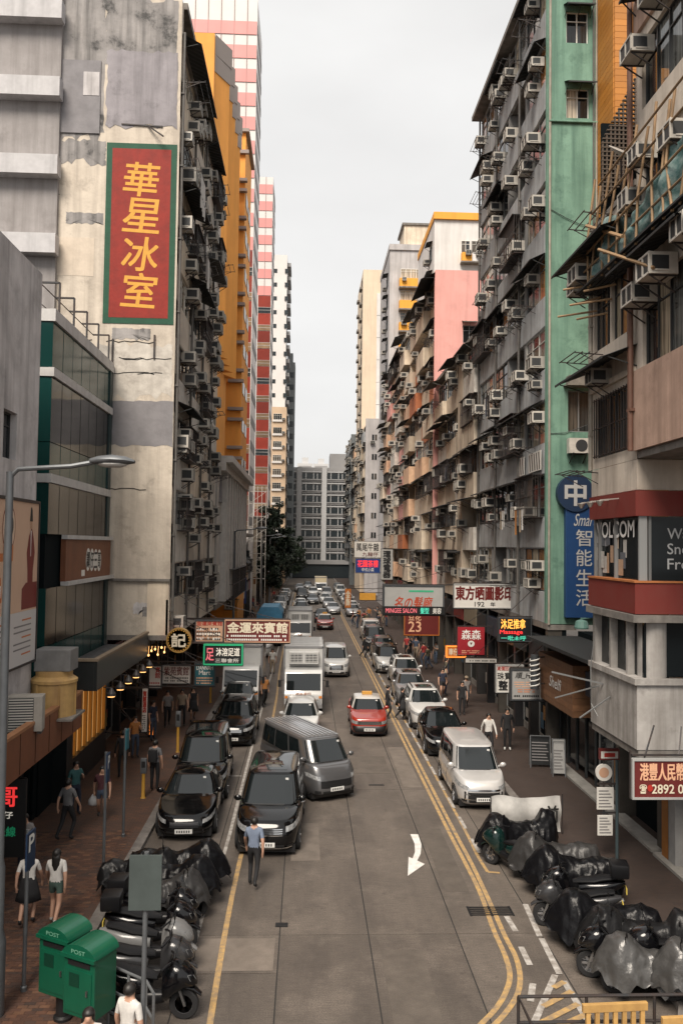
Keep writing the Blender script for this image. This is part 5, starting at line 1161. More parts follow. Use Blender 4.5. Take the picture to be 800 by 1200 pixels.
def car(name, label, pos, rz, S, body_m, roof_m=None, detail=True, group=None, roofrack=False, sunroof=False, spoke_dark=False):
    """S: L W H, hood (front to screen base), hf hood front height, zb belt height, ws screen run, rs rear run, deck boot length, tumb roof width share"""
    L, W, H = S['L'], S['W'], S['H']; hw = W/2; zl = S.get('zl', 0.2); yf0 = -L/2; yr0 = L/2
    t = thing(name, label, 'car' if 'cat' not in S else S['cat'], (pos[0], pos[1], pos[2] if len(pos) > 2 else 0), rz, group)
    key = (S['id'],)
    n1 = S.get('n', 4.2); hood, hf, zb = S['hood'], S['hf'], S['zb']; ysb = yf0+hood; yrb = yr0-S['deck']
    def ztop(y):
        if y < ysb: return lerp(hf, zb, max(0, (y-yf0)/hood)**0.75)
        if y > yrb: return lerp(zb, S.get('hr', zb), min(1, (y-yrb)/max(0.01, S['deck'])))
        return zb
    kw = [(0, 0.92), (0.12, 0.965), (0.4, 1.0), (0.72, 0.995), (0.9, 0.965), (1.0, 0.93)]
    kf = S.get('kf', [(0, 0.12), (0.15, 0.02), (0.4, 0.0), (0.65, 0.02), (0.85, 0.07), (1.0, 0.2)])
    kr_ = [(0, 0.12), (0.2, 0.02), (0.45, 0.0), (0.8, 0.03), (1.0, 0.1)]
    def ringp(k):
        w = hw*interp(k, kw); a = yf0+interp(k, kf); b = yr0-interp(k, kr_); return w, a, b
    def bpt(k, th, s=1.0, cr=0.0):
        w, a, b = ringp(k); c, q = math.cos(th), math.sin(th); yc = (a+b)/2; ly = (b-a)/2
        x = w*math.copysign(abs(c)**(2/n1), c)*s; y = yc+ly*math.copysign(abs(q)**(2/n1), q)*s
        z = zl+k*(ztop(y)-zl) + cr*(1-s*s); return Vector((x, y, z))
    def bfront(x, k):
        w, a, b = ringp(k); yc = (a+b)/2; ly = (b-a)/2; y = yc-ly*(max(0, 1-abs(x/w)**n1))**(1/n1); return Vector((x, y, zl+k*(ztop(y)-zl)))
    def bside(y, k, sd):
        w, a, b = ringp(k); yc = (a+b)/2; ly = (b-a)/2; return Vector((sd*w*(max(0, 1-abs((y-yc)/ly)**n1))**(1/n1), y, zl+k*(ztop(y)-zl)))
    gwid, n2 = S.get('gw', 0.945), 6.0; tum = S['tumb']; yrt = yr0-S.get('rin', S['deck']*0.92+0.04)
    def gring(u):
        w = hw*lerp(gwid, tum, u**1.2); a = ysb-0.03+S['ws']*(u**0.95); b = yrt-S['rs']*u**1.3; return w, a, b
    zg0 = zb-0.06; zroof = H-0.07
    def gpt(u, th, s=1.0, cr=0.0):
        w, a, b = gring(u); c, q = math.cos(th), math.sin(th); yc = (a+b)/2; ly = (b-a)/2
        return Vector((w*math.copysign(abs(c)**(2/n2), c)*s, yc+ly*math.copysign(abs(q)**(2/n2), q)*s, lerp(zg0, zroof, u)+cr*(1-s**2.5)))
    def gfront(x, u):
        w, a, b = gring(u); yc = (a+b)/2; ly = (b-a)/2; return Vector((x*w, yc-ly*(max(0, 1-abs(x)**n2))**(1/n2), lerp(zg0, zroof, u)))
    def grear(x, u):
        p = gfront(x, u); w, a, b = gring(u); return Vector((p.x, a+b-p.y, p.z))
    def gside(y, u, sd):
        w, a, b = gring(u); yc = (a+b)/2; ly = (b-a)/2; f = (y-0.5)*2; return Vector((sd*w*(max(0, 1-abs(f)**n2))**(1/n2), yc+ly*f, lerp(zg0, zroof, u)))
    def patch(fn, a0, a1, b0, b1, na, nb, off, b0f=None, b1f=None):
        b = MB(); G_ = []
        cen = Vector((0, 0, (zl+H)/2*0.6))
        def P(i, j):
            a = lerp(a0, a1, i/na); lo = b0f(a) if b0f else b0; hi = b1f(a) if b1f else b1; bb_ = lerp(lo, hi, j/nb); e = 1e-3
            p = fn(a, bb_); d1 = fn(a+e, bb_)-fn(a-e, bb_); d2 = fn(a, bb_+e)-fn(a, bb_-e); nn = d1.cross(d2)
            if nn.length < 1e-12: nn = Vector((0, 0, 1))
            nn.normalize()
            if nn.dot(p-Vector((0, p.y*0.6, zl+0.35))) < 0: nn = -nn
            return p+nn*off
        return b.grid(lambda u, v: P(round(u*na), round(v*nb)), na, nb)
    if key not in CARM:
        D = {}
        N = 48; ths = [2*math.pi*(i+0.5)/N for i in range(N)]
        b = MB(); ks = [0, 0.06, 0.15, 0.3, 0.45, 0.6, 0.75, 0.86, 0.94, 1.0]
        b.rings([[bpt(k, th) for th in ths] for k in ks]+[[bpt(1.0, th, s, 0.035) for th in ths] for s in (0.97, 0.9, 0.75, 0.5, 0.25, 0.02)])
        D['body'] = (b, dict(smooth=2, fixn=True))
        b = MB(); b.rings([[gpt(u, th) for th in ths] for u in (0, 0.2, 0.4, 0.6, 0.8, 0.93, 1.0)]+[[gpt(1.0, th, s, 0.075) for th in ths] for s in (0.97, 0.9, 0.75, 0.5, 0.25, 0.02)])
        D['cabin'] = (b, dict(smooth=2, fixn=True))
        D['windshield'] = (patch(gfront, -0.88, 0.88, 0.12, 0.93, 14, 8, 0.006), dict(smooth=2))
        D['rear_window'] = (patch(grear, -0.85, 0.85, 0.2, 0.9, 10, 5, 0.006), dict(smooth=2))
        sw_ = S['sidewin']
        for sd in (-1, 1):
            for i, (ya, yb) in enumerate(sw_):
                D['side_window', sd, i] = (patch(lambda y, u: gside(y, u, sd), ya, yb, 0.16, 0.9, 5, 5, 0.006), dict(smooth=2))
        hk0, hk1, hx0, hx1 = S['hl']
        for sd in (-1, 1):
            D['headlight', sd] = (patch(bfront, sd*hx0*hw, sd*hx1*hw, hk0, hk1, 6, 4, 0.008, lambda a: lerp(hk0, hk0+0.04, abs(a)/hw), lambda a: hk1), dict(smooth=2))
            D['fog_lamp', sd] = (patch(bfront, sd*0.62*hw, sd*0.8*hw, 0.14, 0.24, 3, 2, 0.009), dict(smooth=2))
        gx, gk0, gk1 = S['gr']
        D['grille'] = (patch(bfront, -gx*hw, gx*hw, gk0, gk1, 8, 3, 0.008), dict(smooth=2))
        b = MB()
        for j in range(S.get('bars', 4)):
            k = lerp(gk0, gk1, (j+0.5)/S.get('bars', 4)); q = patch(bfront, -gx*hw*0.97, gx*hw*0.97, k-0.014, k+0.014, 8, 1, 0.02); b.add(q.v, q.f)
        D['grille_bar'] = (b, {})
        D['lower_intake'] = (patch(bfront, -0.55*hw, 0.55*hw, 0.1, S.get('li', 0.27), 8, 3, 0.008), dict(smooth=2))
        for sd in (-1, 1):
            for wy in (S['wf'], S['wr']):
                yw = yf0+wy; rr = S['r']+0.055
                ar = []
                b = MB(); outer = []; 
                for i in range(13):
                    a = math.pi*i/12; outer.append((yw+rr*math.cos(a), S['r']+rr*math.sin(a)))
                def onb(y, z):
                    k = (z-zl)/(ztop(y)-zl); k = max(0.0, min(0.95, k)); return bside(y, k, sd).x+sd*0.004
                vs_ = [(onb(yw, S['r']+rr*0.3), yw, S['r']+rr*0.3)]+[(onb(y, max(zl+0.02, z)), y, max(zl+0.02, z)) for y, z in outer]
                b.add(vs_, [(0, i, i+1) for i in range(1, 13)]); D['wheel_arch', sd, wy] = (b, {})
            b = MB()
            for ys in S['seams']:
                y = yf0+ys
                for k0, k1 in ((0.12, 0.5), (0.5, 0.96)):
                    p, q = bside(y, k0, sd), bside(y, k1, sd); p.x += sd*0.003; q.x += sd*0.003; b.bar(p, q, 0.012)
            D['door_seam', sd] = (b, {})
            b = MB()
            for ys in S['handles']: p = bside(yf0+ys, 0.8, sd); b.cbox(p.x+sd*0.015, p.y, p.z, 0.03, 0.2, 0.035)
            D['door_handle', sd] = (b, {})
            p = gside(0.06, 0.16, sd)
            b = MB().ball((p.x+sd*0.16, p.y-0.02, p.z+0.08), 0.11, 0.07, 0.085, 10, 7); b.bar((p.x-sd*0.02, p.y, p.z+0.02), (p.x+sd*0.1, p.y-0.02, p.z+0.06), 0.04)
            D['mirror', sd] = (b, dict(smooth=True))
        b = patch(gfront, -0.8, 0.5, 0.1, 0.125, 6, 1, 0.02); D['wiper'] = (b, {})
        if 'bump' in S: D['bumper'] = (patch(bfront, -0.97*hw, 0.97*hw, S['bump'][0], S['bump'][1], 16, 3, 0.012), dict(smooth=2))
        if 'trim' in S: D['chrome_trim'] = (patch(bfront, -S['trim'][0]*hw, S['trim'][0]*hw, S['trim'][1], S['trim'][2], 12, 1, 0.024), dict(smooth=2))
        p = gfront(0.62, 0.8); D['screen_sticker'] = (MB().cbox(p.x, p.y-0.012, p.z, 0.09, 0.01, 0.1), {})
        for sd in (-1, 1):
            p0, p1 = gside(0.12, 0.985, sd), gside(0.9, 0.985, sd)
            D['roof_rail', sd] = (MB().tube([(p0.x*0.93, p0.y, p0.z+0.03), (p0.x*0.93, p0.y+0.15, p0.z+0.1), (p1.x*0.93, p1.y-0.15, p1.z+0.1), (p1.x*0.93, p1.y, p1.z+0.03)], 0.022, 6), dict(smooth=True))
        w_, a_, b_ = gring(1.0)
        D['sunroof'] = (MB().grid(lambda u, v: (lambda p: (p.x, p.y, p.z+0.004))(Vector((lerp(-0.62, 0.62, u)*w_, lerp(a_+0.2, a_+0.2+(b_-a_)*0.42, v), zroof+0.075*(1-max(abs(lerp(-0.62, 0.62, u)), abs((lerp(a_+0.2, a_+0.2+(b_-a_)*0.42, v)-(a_+b_)/2)/((b_-a_)/2)))**2.5)))), 8, 8), dict(smooth=2))
        CARM[key] = {k: v[0].mesh(k if isinstance(k, str) else k[0], None, **v[1]) for k, v in D.items()}
        CARM[key]['_m'] = {}
    D = CARM[key]; MM = D['_m']
    def P(k, mt, nm=None):
        kk = (k, mt.name)
        if kk not in MM:
            me = D[k].copy() if D[k].materials else D[k]; me.materials.clear(); me.materials.append(mt); MM[kk] = me
        return inst(nm or (k if isinstance(k, str) else k[0]), MM[kk], t)
    MB().box(-hw*0.86, yf0+0.3, 0.1, hw*0.86, yr0-0.3, zl+0.12).build('shadow_block', m_black, t)  # block added under each car to deepen its contact shadow
    P('body', body_m); P('cabin', roof_m or body_m); P('windshield', m_cglass); P('rear_window', m_cglass)
    for sd in (-1, 1):
        for i in range(len(S['sidewin'])): P(('side_window', sd, i), m_cglass)
        P(('headlight', sd), m_lampg); P(('mirror', sd), body_m)
        if detail:
            P(('fog_lamp', sd), m_black); P(('door_seam', sd), m_black); P(('door_handle', sd), S.get('handle_m', m_chrome))
            for wy in (S['wf'], S['wr']): P(('wheel_arch', sd, wy), m_black)
        if roofrack: P(('roof_rail', sd), m_black)
        for wy in (S['wf'], S['wr']): wheel(t, sd*(hw-0.11), yf0+wy, S['r'], 0.2, spoke_dark, sd)
    P('grille', m_black); P('lower_intake', m_black)
    if detail: P('grille_bar', S.get('bar_m', m_chrome)); P('wiper', m_black); P('screen_sticker', m_plate)
    if sunroof: P('sunroof', m_cglass)
    if 'bump' in S: P('bumper', m_black)
    if 'trim' in S: P('chrome_trim', m_chrome)
    p = bfront(0, 0.28); plate(t, p.y-0.02, p.z, mt=m_plate)
    return t
SED = dict(id='sedan', L=4.7, W=1.8, H=1.46, hood=1.35, hf=0.66, zb=0.95, ws=0.85, rs=0.75, deck=0.75, hr=0.98, tumb=0.66, sidewin=[(0.2, 0.49), (0.51, 0.8)], hl=(0.64, 0.84, 0.58, 0.93), bar_m=None, gr=(0.45, 0.48, 0.76), r=0.32, wf=0.9, wr=3.65, seams=[1.45, 2.55, 3.45], handles=[2.35, 3.3])
MPV = dict(id='mpv', L=4.75, W=1.75, H=1.84, hood=0.85, hf=0.86, zb=1.08, ws=0.75, rs=0.2, deck=0.12, tumb=0.78, sidewin=[(0.14, 0.36), (0.38, 0.64), (0.66, 0.93)], hl=(0.66, 0.84, 0.55, 0.95), gr=(0.72, 0.16, 0.6), bars=2, li=0.16, trim=(0.6, 0.66, 0.72), r=0.32, wf=0.85, wr=3.7, seams=[1.1, 2.2, 3.3], handles=[2.0, 2.4], n=4.8)
VELL = dict(id='vell', L=4.9, W=1.85, H=1.9, hood=1.0, hf=0.9, zb=1.12, ws=0.95, rs=0.2, deck=0.12, tumb=0.77, sidewin=[(0.14, 0.36), (0.38, 0.64), (0.66, 0.93)], hl=(0.68, 0.87, 0.58, 0.95), gr=(0.5, 0.58, 0.84), bars=4, trim=(0.75, 0.14, 0.165), r=0.33, wf=0.9, wr=3.85, seams=[1.2, 2.3, 3.4], handles=[2.1, 2.5], n=4.6)
SUV = dict(id='suv', L=4.6, W=1.84, H=1.68, hood=1.25, hf=0.86, zb=1.08, ws=0.75, rs=0.45, deck=0.2, tumb=0.7, sidewin=[(0.18, 0.44), (0.46, 0.7), (0.72, 0.9)], hl=(0.68, 0.86, 0.5, 0.95), gr=(0.42, 0.55, 0.82), bars=5, r=0.35, wf=0.9, wr=3.65, seams=[1.35, 2.45, 3.4], handles=[2.25, 3.2])
ALP = dict(id='alp', L=4.85, W=1.83, H=1.88, hood=0.95, hf=0.92, zb=1.12, ws=0.9, rs=0.2, deck=0.12, tumb=0.78, sidewin=[(0.14, 0.36), (0.38, 0.64), (0.66, 0.93)], hl=(0.66, 0.88, 0.55, 0.95), gr=(0.48, 0.45, 0.84), bars=5, r=0.33, wf=0.9, wr=3.8, seams=[1.2, 2.3, 3.4], handles=[2.1, 2.5], n=4.6)
HAT = dict(id='hatch', L=4.1, W=1.72, H=1.53, hood=1.0, hf=0.74, zb=0.98, ws=0.8, rs=0.4, deck=0.15, tumb=0.7, sidewin=[(0.18, 0.5), (0.52, 0.86)], hl=(0.66, 0.9, 0.55, 0.95), gr=(0.4, 0.6, 0.75), bars=2, r=0.3, wf=0.8, wr=3.35, seams=[1.15, 2.25, 3.1], handles=[2.05, 2.95])
TAXI = dict(id='taxi', L=4.65, W=1.72, H=1.5, hood=1.3, hf=0.8, zb=0.98, ws=0.62, rs=0.55, deck=0.85, hr=0.98, tumb=0.72, sidewin=[(0.15, 0.49), (0.51, 0.85)], hl=(0.6, 0.84, 0.62, 0.93), gr=(0.62, 0.6, 0.84), bars=3, li=0.3, bump=(0.04, 0.5), r=0.31, wf=0.85, wr=3.55, seams=[1.35, 2.4, 3.3], handles=[2.25, 3.15], n=6.5, cat='taxi',
            kf=[(0, 0.08), (0.2, 0.0), (0.4, 0.0), (0.45, 0.06), (0.85, 0.07), (1.0, 0.13)])
HIA = dict(id='hiace', L=4.84, W=1.88, H=1.99, hood=0.42, hf=1.0, zb=1.2, ws=0.62, rs=0.15, deck=0.08, tumb=0.82, sidewin=[(0.14, 0.33), (0.36, 0.62), (0.64, 0.94)], hl=(0.58, 0.74, 0.62, 0.95), gr=(0.62, 0.34, 0.6), bars=3, li=0.22, bump=(0.0, 0.1), r=0.33, wf=0.95, wr=3.6, seams=[1.5, 1.9, 3.2], handles=[1.35, 2.1], n=5.5, cat='van', bar_m=None, kf=[(0, 0.1), (0.15, 0.0), (0.4, 0.02), (0.65, 0.06), (0.85, 0.14), (1.0, 0.24)])
HIA['bar_m'] = m_black; SED['bar_m'] = m_rimd; HIA['handle_m'] = m_black
pblk = mat('paint_black', (0.003, 0.003, 0.0035), 0.1, spec=0.35, coat=0.25); pwht = paint('white', (0.55, 0.55, 0.54), 0.3); psil = paint('silver', (0.36, 0.36, 0.37), 0.3, 0.55); pgry = paint('grey', (0.12, 0.125, 0.13), 0.3, 0.5); pred = paint('taxi_red', (0.3, 0.022, 0.01), 0.3); pstn = paint('stone_silver', (0.58, 0.57, 0.56), 0.3, 0.3); pcharc = paint('charcoal', (0.03, 0.032, 0.035), 0.25, 0.3); pblue = paint('dull_blue', (0.05, 0.12, 0.2), 0.4); pbrn = paint('bronze', (0.1, 0.07, 0.055), 0.3, 0.4); psroof = paint('taxi_silver', (0.55, 0.53, 0.5), 0.35, 0.2)
def place(S, px=None, py=None, X=None, Y=None, rz=0.0):
    """front bumper's middle given by pixel or street position -> centre of the vehicle"""
    f = gp(px, py, 0.15) if px is not None else Vector((X, Y, 0)); h = S['L']/2 if isinstance(S, dict) else S/2
    return (f.x-math.sin(rz)*h, f.y+math.cos(rz)*h, 0.0)
car('parked_car', 'black saloon parked beside the covered motorcycles on the left kerb', place(SED, 215, 982, rz=R(2)), R(2), SED, pblk)
car('parked_car', 'black people carrier parked behind the black saloon with bright headlights', place(MPV, X=-3.42, Y=gp(245, 944).y, rz=R(2)), R(2), VELL, pblk, detail=True)
car('parked_car', 'black four-by-four with round lamps parked before the white box truck', place(SUV, 272, 873), 0, SUV, pblk, sunroof=True)
car('parked_car', 'silver grey hatchback tucked between black four-by-four and white box truck', place(HAT, X=-3.35, Y=40.6), 0, HAT, pgry)
car('moving_car', 'black people carrier with chrome grille standing in the lane', place(VELL, 311, 1001, rz=R(-2)), R(-2), VELL, pblk, sunroof=True)
hv = car('delivery_van', 'silver grey panel van with ribbed roof pulling out across the lane', place(HIA, 395, 934, rz=R(27)), R(27), HIA, paint('van_grey', (0.13, 0.13, 0.135), 0.3, 0.5))
b = MB()
for k in range(8):
    x = -0.55+1.1*k/7; b.box(x-0.03, -1.2, 1.955, x+0.03, 2.1, 1.995)
b.box(-0.66, -1.25, 1.9, 0.66, 2.15, 1.958); b.build('roof_rib', psil, hv)
car('moving_car', 'white hatchback waiting directly behind the silver grey van', place(HAT, 352, 868), 0, HAT, pwht)
tx = car('taxi', 'red taxi with a silver roof in the right lane', place(TAXI, 433, 861, rz=R(-1)), R(-1), TAXI, pred, psroof)
MB().box(-0.24, 0.05, 1.5, 0.24, 0.2, 1.66).build('roof_sign', mat('taxi_lamp', (0.55, 0.28, 0.06), 0.4), tx, bevel=0.02)
car('moving_car', 'white people carrier driving behind the red taxi', place(ALP, 394, 792), 0, ALP, pwht)
tx2 = car('taxi', 'farther red taxi ahead of the pedestrian crossing', place(TAXI, 381, 737), 0, TAXI, pred, psroof, detail=False)
MB().box(-0.24, 0.05, 1.5, 0.24, 0.2, 1.66).build('roof_sign', MATS['taxi_lamp'], tx2)
# right kerb
XP = 6.02
car('parked_car', 'silver people carrier with black grille parked next to the covered motorcycles', place(MPV, 567, 946), 0, MPV, pstn, roof_m=pstn)
car('parked_car', 'black car parked behind the silver people carrier on the right kerb', place(SED, 527, 885), R(-2), dict(SED, id='sed2', H=1.56, hf=0.74, zb=1.0, hood=1.3), pblk)
car('parked_car', 'white crossover with a dark sunroof parked behind the black car', place(SUV, X=XP-0.1, Y=38.0), 0, SUV, pwht, sunroof=True, roofrack=True)
car('parked_car', 'silver crossover with glass roof panel two places behind the black car', place(SUV, X=XP-0.15, Y=43.3), R(-1), dict(SUV, id='suv2', H=1.62), psil, sunroof=True)
car('parked_car', 'white estate with roof bars and open sunroof farther along the right kerb', place(SUV, X=XP+0.25, Y=48.9), 0, SUV, pwht, sunroof=True, roofrack=True)
car('parked_car', 'white minivan with a black roof parked out from the kerb', place(MPV, X=XP-0.35, Y=54.6), 0, dict(MPV, id='mpv2', H=1.75), pwht, pblk)
car('parked_car', 'dark bronze four-by-four near the salon sign', place(SUV, X=XP, Y=60.3), 0, SUV, pbrn, roofrack=True)
car('parked_car', 'charcoal people carrier parked under the salon sign', place(VELL, X=XP-0.2, Y=66.2), 0, VELL, pcharc)
car('parked_car', 'white people carrier parked just past the charcoal one', place(ALP, X=XP, Y=72.3), 0, ALP, pwht)
FARR = [('silver saloon', SED, psil), ('white saloon', SED, pwht), ('grey hatchback', HAT, pgry), ('white crossover', SUV, pwht), ('black saloon', SED, pblk), ('silver hatchback', HAT, psil), ('white minivan', MPV, pwht), ('grey crossover', SUV, pgry)]
cols = [(98, XP-0.2), (104, XP), (110, XP-0.1), (116, XP), (122, XP), (128, XP-0.1), (140, XP), (150, XP)]
for (lb, S, pm_), (Y_, X_) in zip(FARR, cols):
    car('parked_car', '%s in the far line of cars along the right kerb' % lb, place(S, X=X_, Y=Y_), 0, S, pm_, detail=False, group='cars in the far right parking line')
for lb, S, pm_, X_, Y_ in (('white crossover behind the blue truck by the left kerb', SUV, pwht, -3.4, 62), ('white people carrier parked past the blue truck', ALP, pwht, -3.4, 88), ('grey saloon in the far left parking line', SED, pgry, -3.4, 95), ('white saloon in the far left parking line', SED, pwht, -3.4, 101),
                           ('silver minivan in the far left parking line', MPV, psil, -3.4, 108), ('black crossover in the far left parking line', SUV, pblk, -3.3, 116), ('silver saloon in the far left parking line', SED, psil, -3.3, 124), ('white hatchback nose to tail in the far left parking line', HAT, pwht, -3.3, 132)):
    car('parked_car', lb, place(S, X=X_, Y=Y_), 0, S, pm_, detail=False)
for lb, S, pm_, X_, Y_ in (('dark grey car coming down the far lane', SED, pcharc, 1.0, 118), ('silver car in the far lane beside the parked line', SED, psil, 3.5, 101), ('silver hatchback queuing in the far lane', HAT, psil, 3.2, 110), ('white hatchback queuing in the far lane', HAT, pwht, 2.9, 120), ('black saloon trailing the far taxi', SED, pblk, 1.9, 90), ('silver car crossing at the far junction', SED, psil, -1.2, 150), ('white people carrier in the far left lane behind the lorry', ALP, pwht, -0.6, 78), ('grey crossover in the far left lane', SUV, pgry, -0.5, 99), ('white saloon in the far left lane', SED, pwht, -0.7, 108), ('black people carrier in the far left lane', VELL, pblk, -0.6, 126), ('white crossover near the far junction', SUV, pwht, 1.2, 134), ('silver people carrier near the far junction', ALP, psil, 3.4, 131), ('grey hatchback near the far junction', HAT, pgry, 0.4, 158), ('white people carrier at the far junction', ALP, pwht, 3.0, 160)):
    car('moving_car', lb, place(S, X=X_, Y=Y_), 0, S, pm_, detail=False)

def truck(label, pos, rz, cab_m, box_m, L=6.2, W=2.05, Hc=2.2, Hb=3.1, reefer=False, txt=None, name='box_truck', open_top=False, low=False):
    t = thing(name, label, 'truck', pos, rz); yf = -L/2; hw = W/2-0.06
    prof = [(yf+0.06, 0.42), (yf+0.0, 0.6), (yf+0.02, 1.05), (yf+0.12, 1.2), (yf+0.42, Hc-0.12), (yf+0.6, Hc), (yf+1.6, Hc), (yf+1.6, 0.42)]
    MB().prism(prof, -hw, hw, lambda p, q, a: (a, p, q)).build('cab', cab_m, t, bevel=0.05, smooth=True, fixn=True)
    def fs(x, z, o=0.012):                # point on the slanted screen / front
        y = interp(z, [(0.42, yf+0.06), (0.6, yf), (1.05, yf+0.02), (1.2, yf+0.12), (Hc-0.12, yf+0.42)]); return (x, y-o, z)
    MB().grid(lambda u, v: fs(lerp(-hw*0.9, hw*0.9, u), lerp(1.24, Hc-0.16, v), 0.02), 4, 3).build('windshield', m_cglass, t)
    MB().grid(lambda u, v: fs(lerp(-hw*0.55, hw*0.55, u), lerp(0.8, 0.95, v), 0.02), 4, 1).build('grille', m_black, t)
    for sd in (-1, 1):
        MB().grid(lambda u, v: fs(sd*lerp(hw*0.6, hw*0.95, u), lerp(0.62, 0.82, v), 0.02), 2, 2).build('headlight', m_lampg, t); MB().grid(lambda u, v: fs(sd*lerp(hw*0.82, hw*0.97, u), lerp(0.86, 0.98, v), 0.02), 1, 1).build('indicator', m_ind, t)
        MB().add([(sd*(hw+0.004), yf+0.28, 1.24), (sd*(hw+0.004), yf+1.2, 1.24), (sd*(hw+0.004), yf+1.2, Hc-0.2), (sd*(hw+0.004), yf+0.55, Hc-0.2)], [(0, 1, 2, 3)]).build('side_window', m_cglass, t)
        b = MB().bar((sd*hw, yf+0.2, 1.75), (sd*(hw+0.22), yf+0.02, 1.75), 0.025).cbox(sd*(hw+0.24), yf, 1.6, 0.16, 0.06, 0.34); b.build('mirror', m_black, t)
        for y in (yf+0.85, L/2-1.3): wheel(t, sd*(hw-0.1), y, 0.38, 0.24, False, sd)
        MB().cbox(sd*(hw-0.01), yf+0.85, 0.5, 0.06, 0.95, 0.62).build('wheel_arch', m_black, t)
    MB().box(-hw, yf-0.05, 0.36, hw, yf+0.04, 0.6).build('bumper', cab_m if low else psil, t, bevel=0.02)
    MB().box(-0.45, yf+1.6, 0.45, 0.45, L/2-0.1, 0.7).build('chassis', m_black, t); plate(t, yf-0.065, 0.5)
    y0 = yf+1.72
    if not open_top:
        MB().box(-W/2, y0, 0.75, W/2, L/2, Hb).build('cargo_box', box_m, t, bevel=0.02)
        for sd in (-1, 1):
            MB().box(sd*(W/2+0.003), y0, Hb-0.1, sd*(W/2+0.03), L/2, Hb+0.02).build('top_rail', psil, t); MB().box(sd*W/2-0.05, y0-0.03, 0.75, sd*W/2+0.05, y0-0.002, Hb+0.02).build('corner_post', psil, t)
        MB().box(-W/2, y0-0.03, Hb-0.08, W/2, y0-0.003, Hb+0.02).build('top_rail', psil, t)
        for k in range(3): MB().box(-W/2+0.06, y0+0.8*(k+1), Hb+0.001, W/2-0.06, y0+0.8*(k+1)+0.03, Hb+0.012).build('roof_seam', psil, t)
    else:
        MB().box(-W/2, y0, 0.9, W/2, L/2, 1.05).build('bed', box_m, t)
        b = MB().prism([(-W/2, 1.06), (W/2, 1.06), (W/2, Hb-0.55), (W/2-0.35, Hb), (-W/2+0.35, Hb), (-W/2, Hb-0.55)], y0, L/2, lambda p, q, a: (p, a, q)); b.build('tarpaulin', box_m, t, fixn=True)
    if reefer:
        u = MB().box(-0.78, y0-0.42, Hb-0.85, 0.78, y0-0.035, Hb-0.22).build('cooling_unit', pwht, t, bevel=0.03)
        for sd in (-1, 1):
            MB().box(sd*0.39-0.33, y0-0.428, Hb-0.76, sd*0.39+0.33, y0-0.42, Hb-0.32).build('grille', m_acd, u); b = MB()
            for k in range(5): b.box(sd*0.39-0.33, y0-0.44, Hb-0.72+0.085*k, sd*0.39+0.33, y0-0.429, Hb-0.69+0.085*k)
            for k in range(4): b.box(sd*0.39-0.3+0.19*k, y0-0.442, Hb-0.76, sd*0.39-0.28+0.19*k, y0-0.428, Hb-0.32)
            b.build('grille_bar', pwht, u)
    if txt: letters(t, txt, mat('truck_lettering', (0.25, 0.1, 0.05), 0.5), lambda x, z: fs(x, z, 0.03), 0, 1.07, 1.0, 0.15, 0.015)
    return t
truck('white refrigerated box truck with a slatted cooling unit over its cab', place(6.4, 355, 835), 0, pwht, pwht, 6.4, 2.05, 2.2, 3.25, True, '振興車行')
truck('white box truck parked behind the silver grey hatchback', place(6.2, 281, 830), 0, pwht, pwht, 6.2, 2.0, 2.2, 3.15)
truck('white lorry with lettered cab following the refrigerated truck', place(6.4, 351, 757), 0, pwht, pwht, 6.4, 2.05, 2.2, 3.0, True, '順豐')
truck('blue tarpaulin covered lorry parked behind the hotel sign', place(6.6, X=-3.1, Y=69), 0, pblue, mat('tarp_blue', (0.07, 0.24, 0.4), 0.6, var=0.3), 6.6, 2.2, 2.3, 3.2, open_top=True)
truck('pale yellow lorry standing at the far end of the road', place(6.4, X=2.6, Y=140), 0, pwht, mat('box_cream', (0.5, 0.42, 0.28), 0.6), 6.4, 2.1, 2.2, 3.1)
# ---------------------------------------------------------------- motorcycles (front looks along local -Y)
m_cov = [mat('cover_black', (0.004, 0.004, 0.005), 0.3, spec=0.2, var=0.4, vscale=3, bump=0.5, bscale=5, bdist=0.05, space='object', dirt=(0.008, 0.008, 0.009)), mat('cover_charcoal', (0.009, 0.009, 0.01), 0.33, spec=0.2, var=0.4, vscale=3, bump=0.5, bscale=5, bdist=0.05, space='object', dirt=(0.02, 0.02, 0.02)),
         mat('cover_silver', (0.09, 0.088, 0.086), 0.3, metal=0.25, var=0.5, vscale=3, bump=0.55, bscale=5, bdist=0.05, space='object'), mat('cover_grey', (0.035, 0.034, 0.034), 0.38, spec=0.3, var=0.4, vscale=3, bump=0.5, bscale=5, bdist=0.05, space='object')]
m_seat = mat('saddle_black', (0.006, 0.006, 0.007), 0.45, spec=0.25); m_bmet = mat('bike_metal', (0.3, 0.3, 0.3), 0.3, metal=0.9); m_bdark = mat('bike_dark', (0.008, 0.008, 0.009), 0.35, spec=0.3)
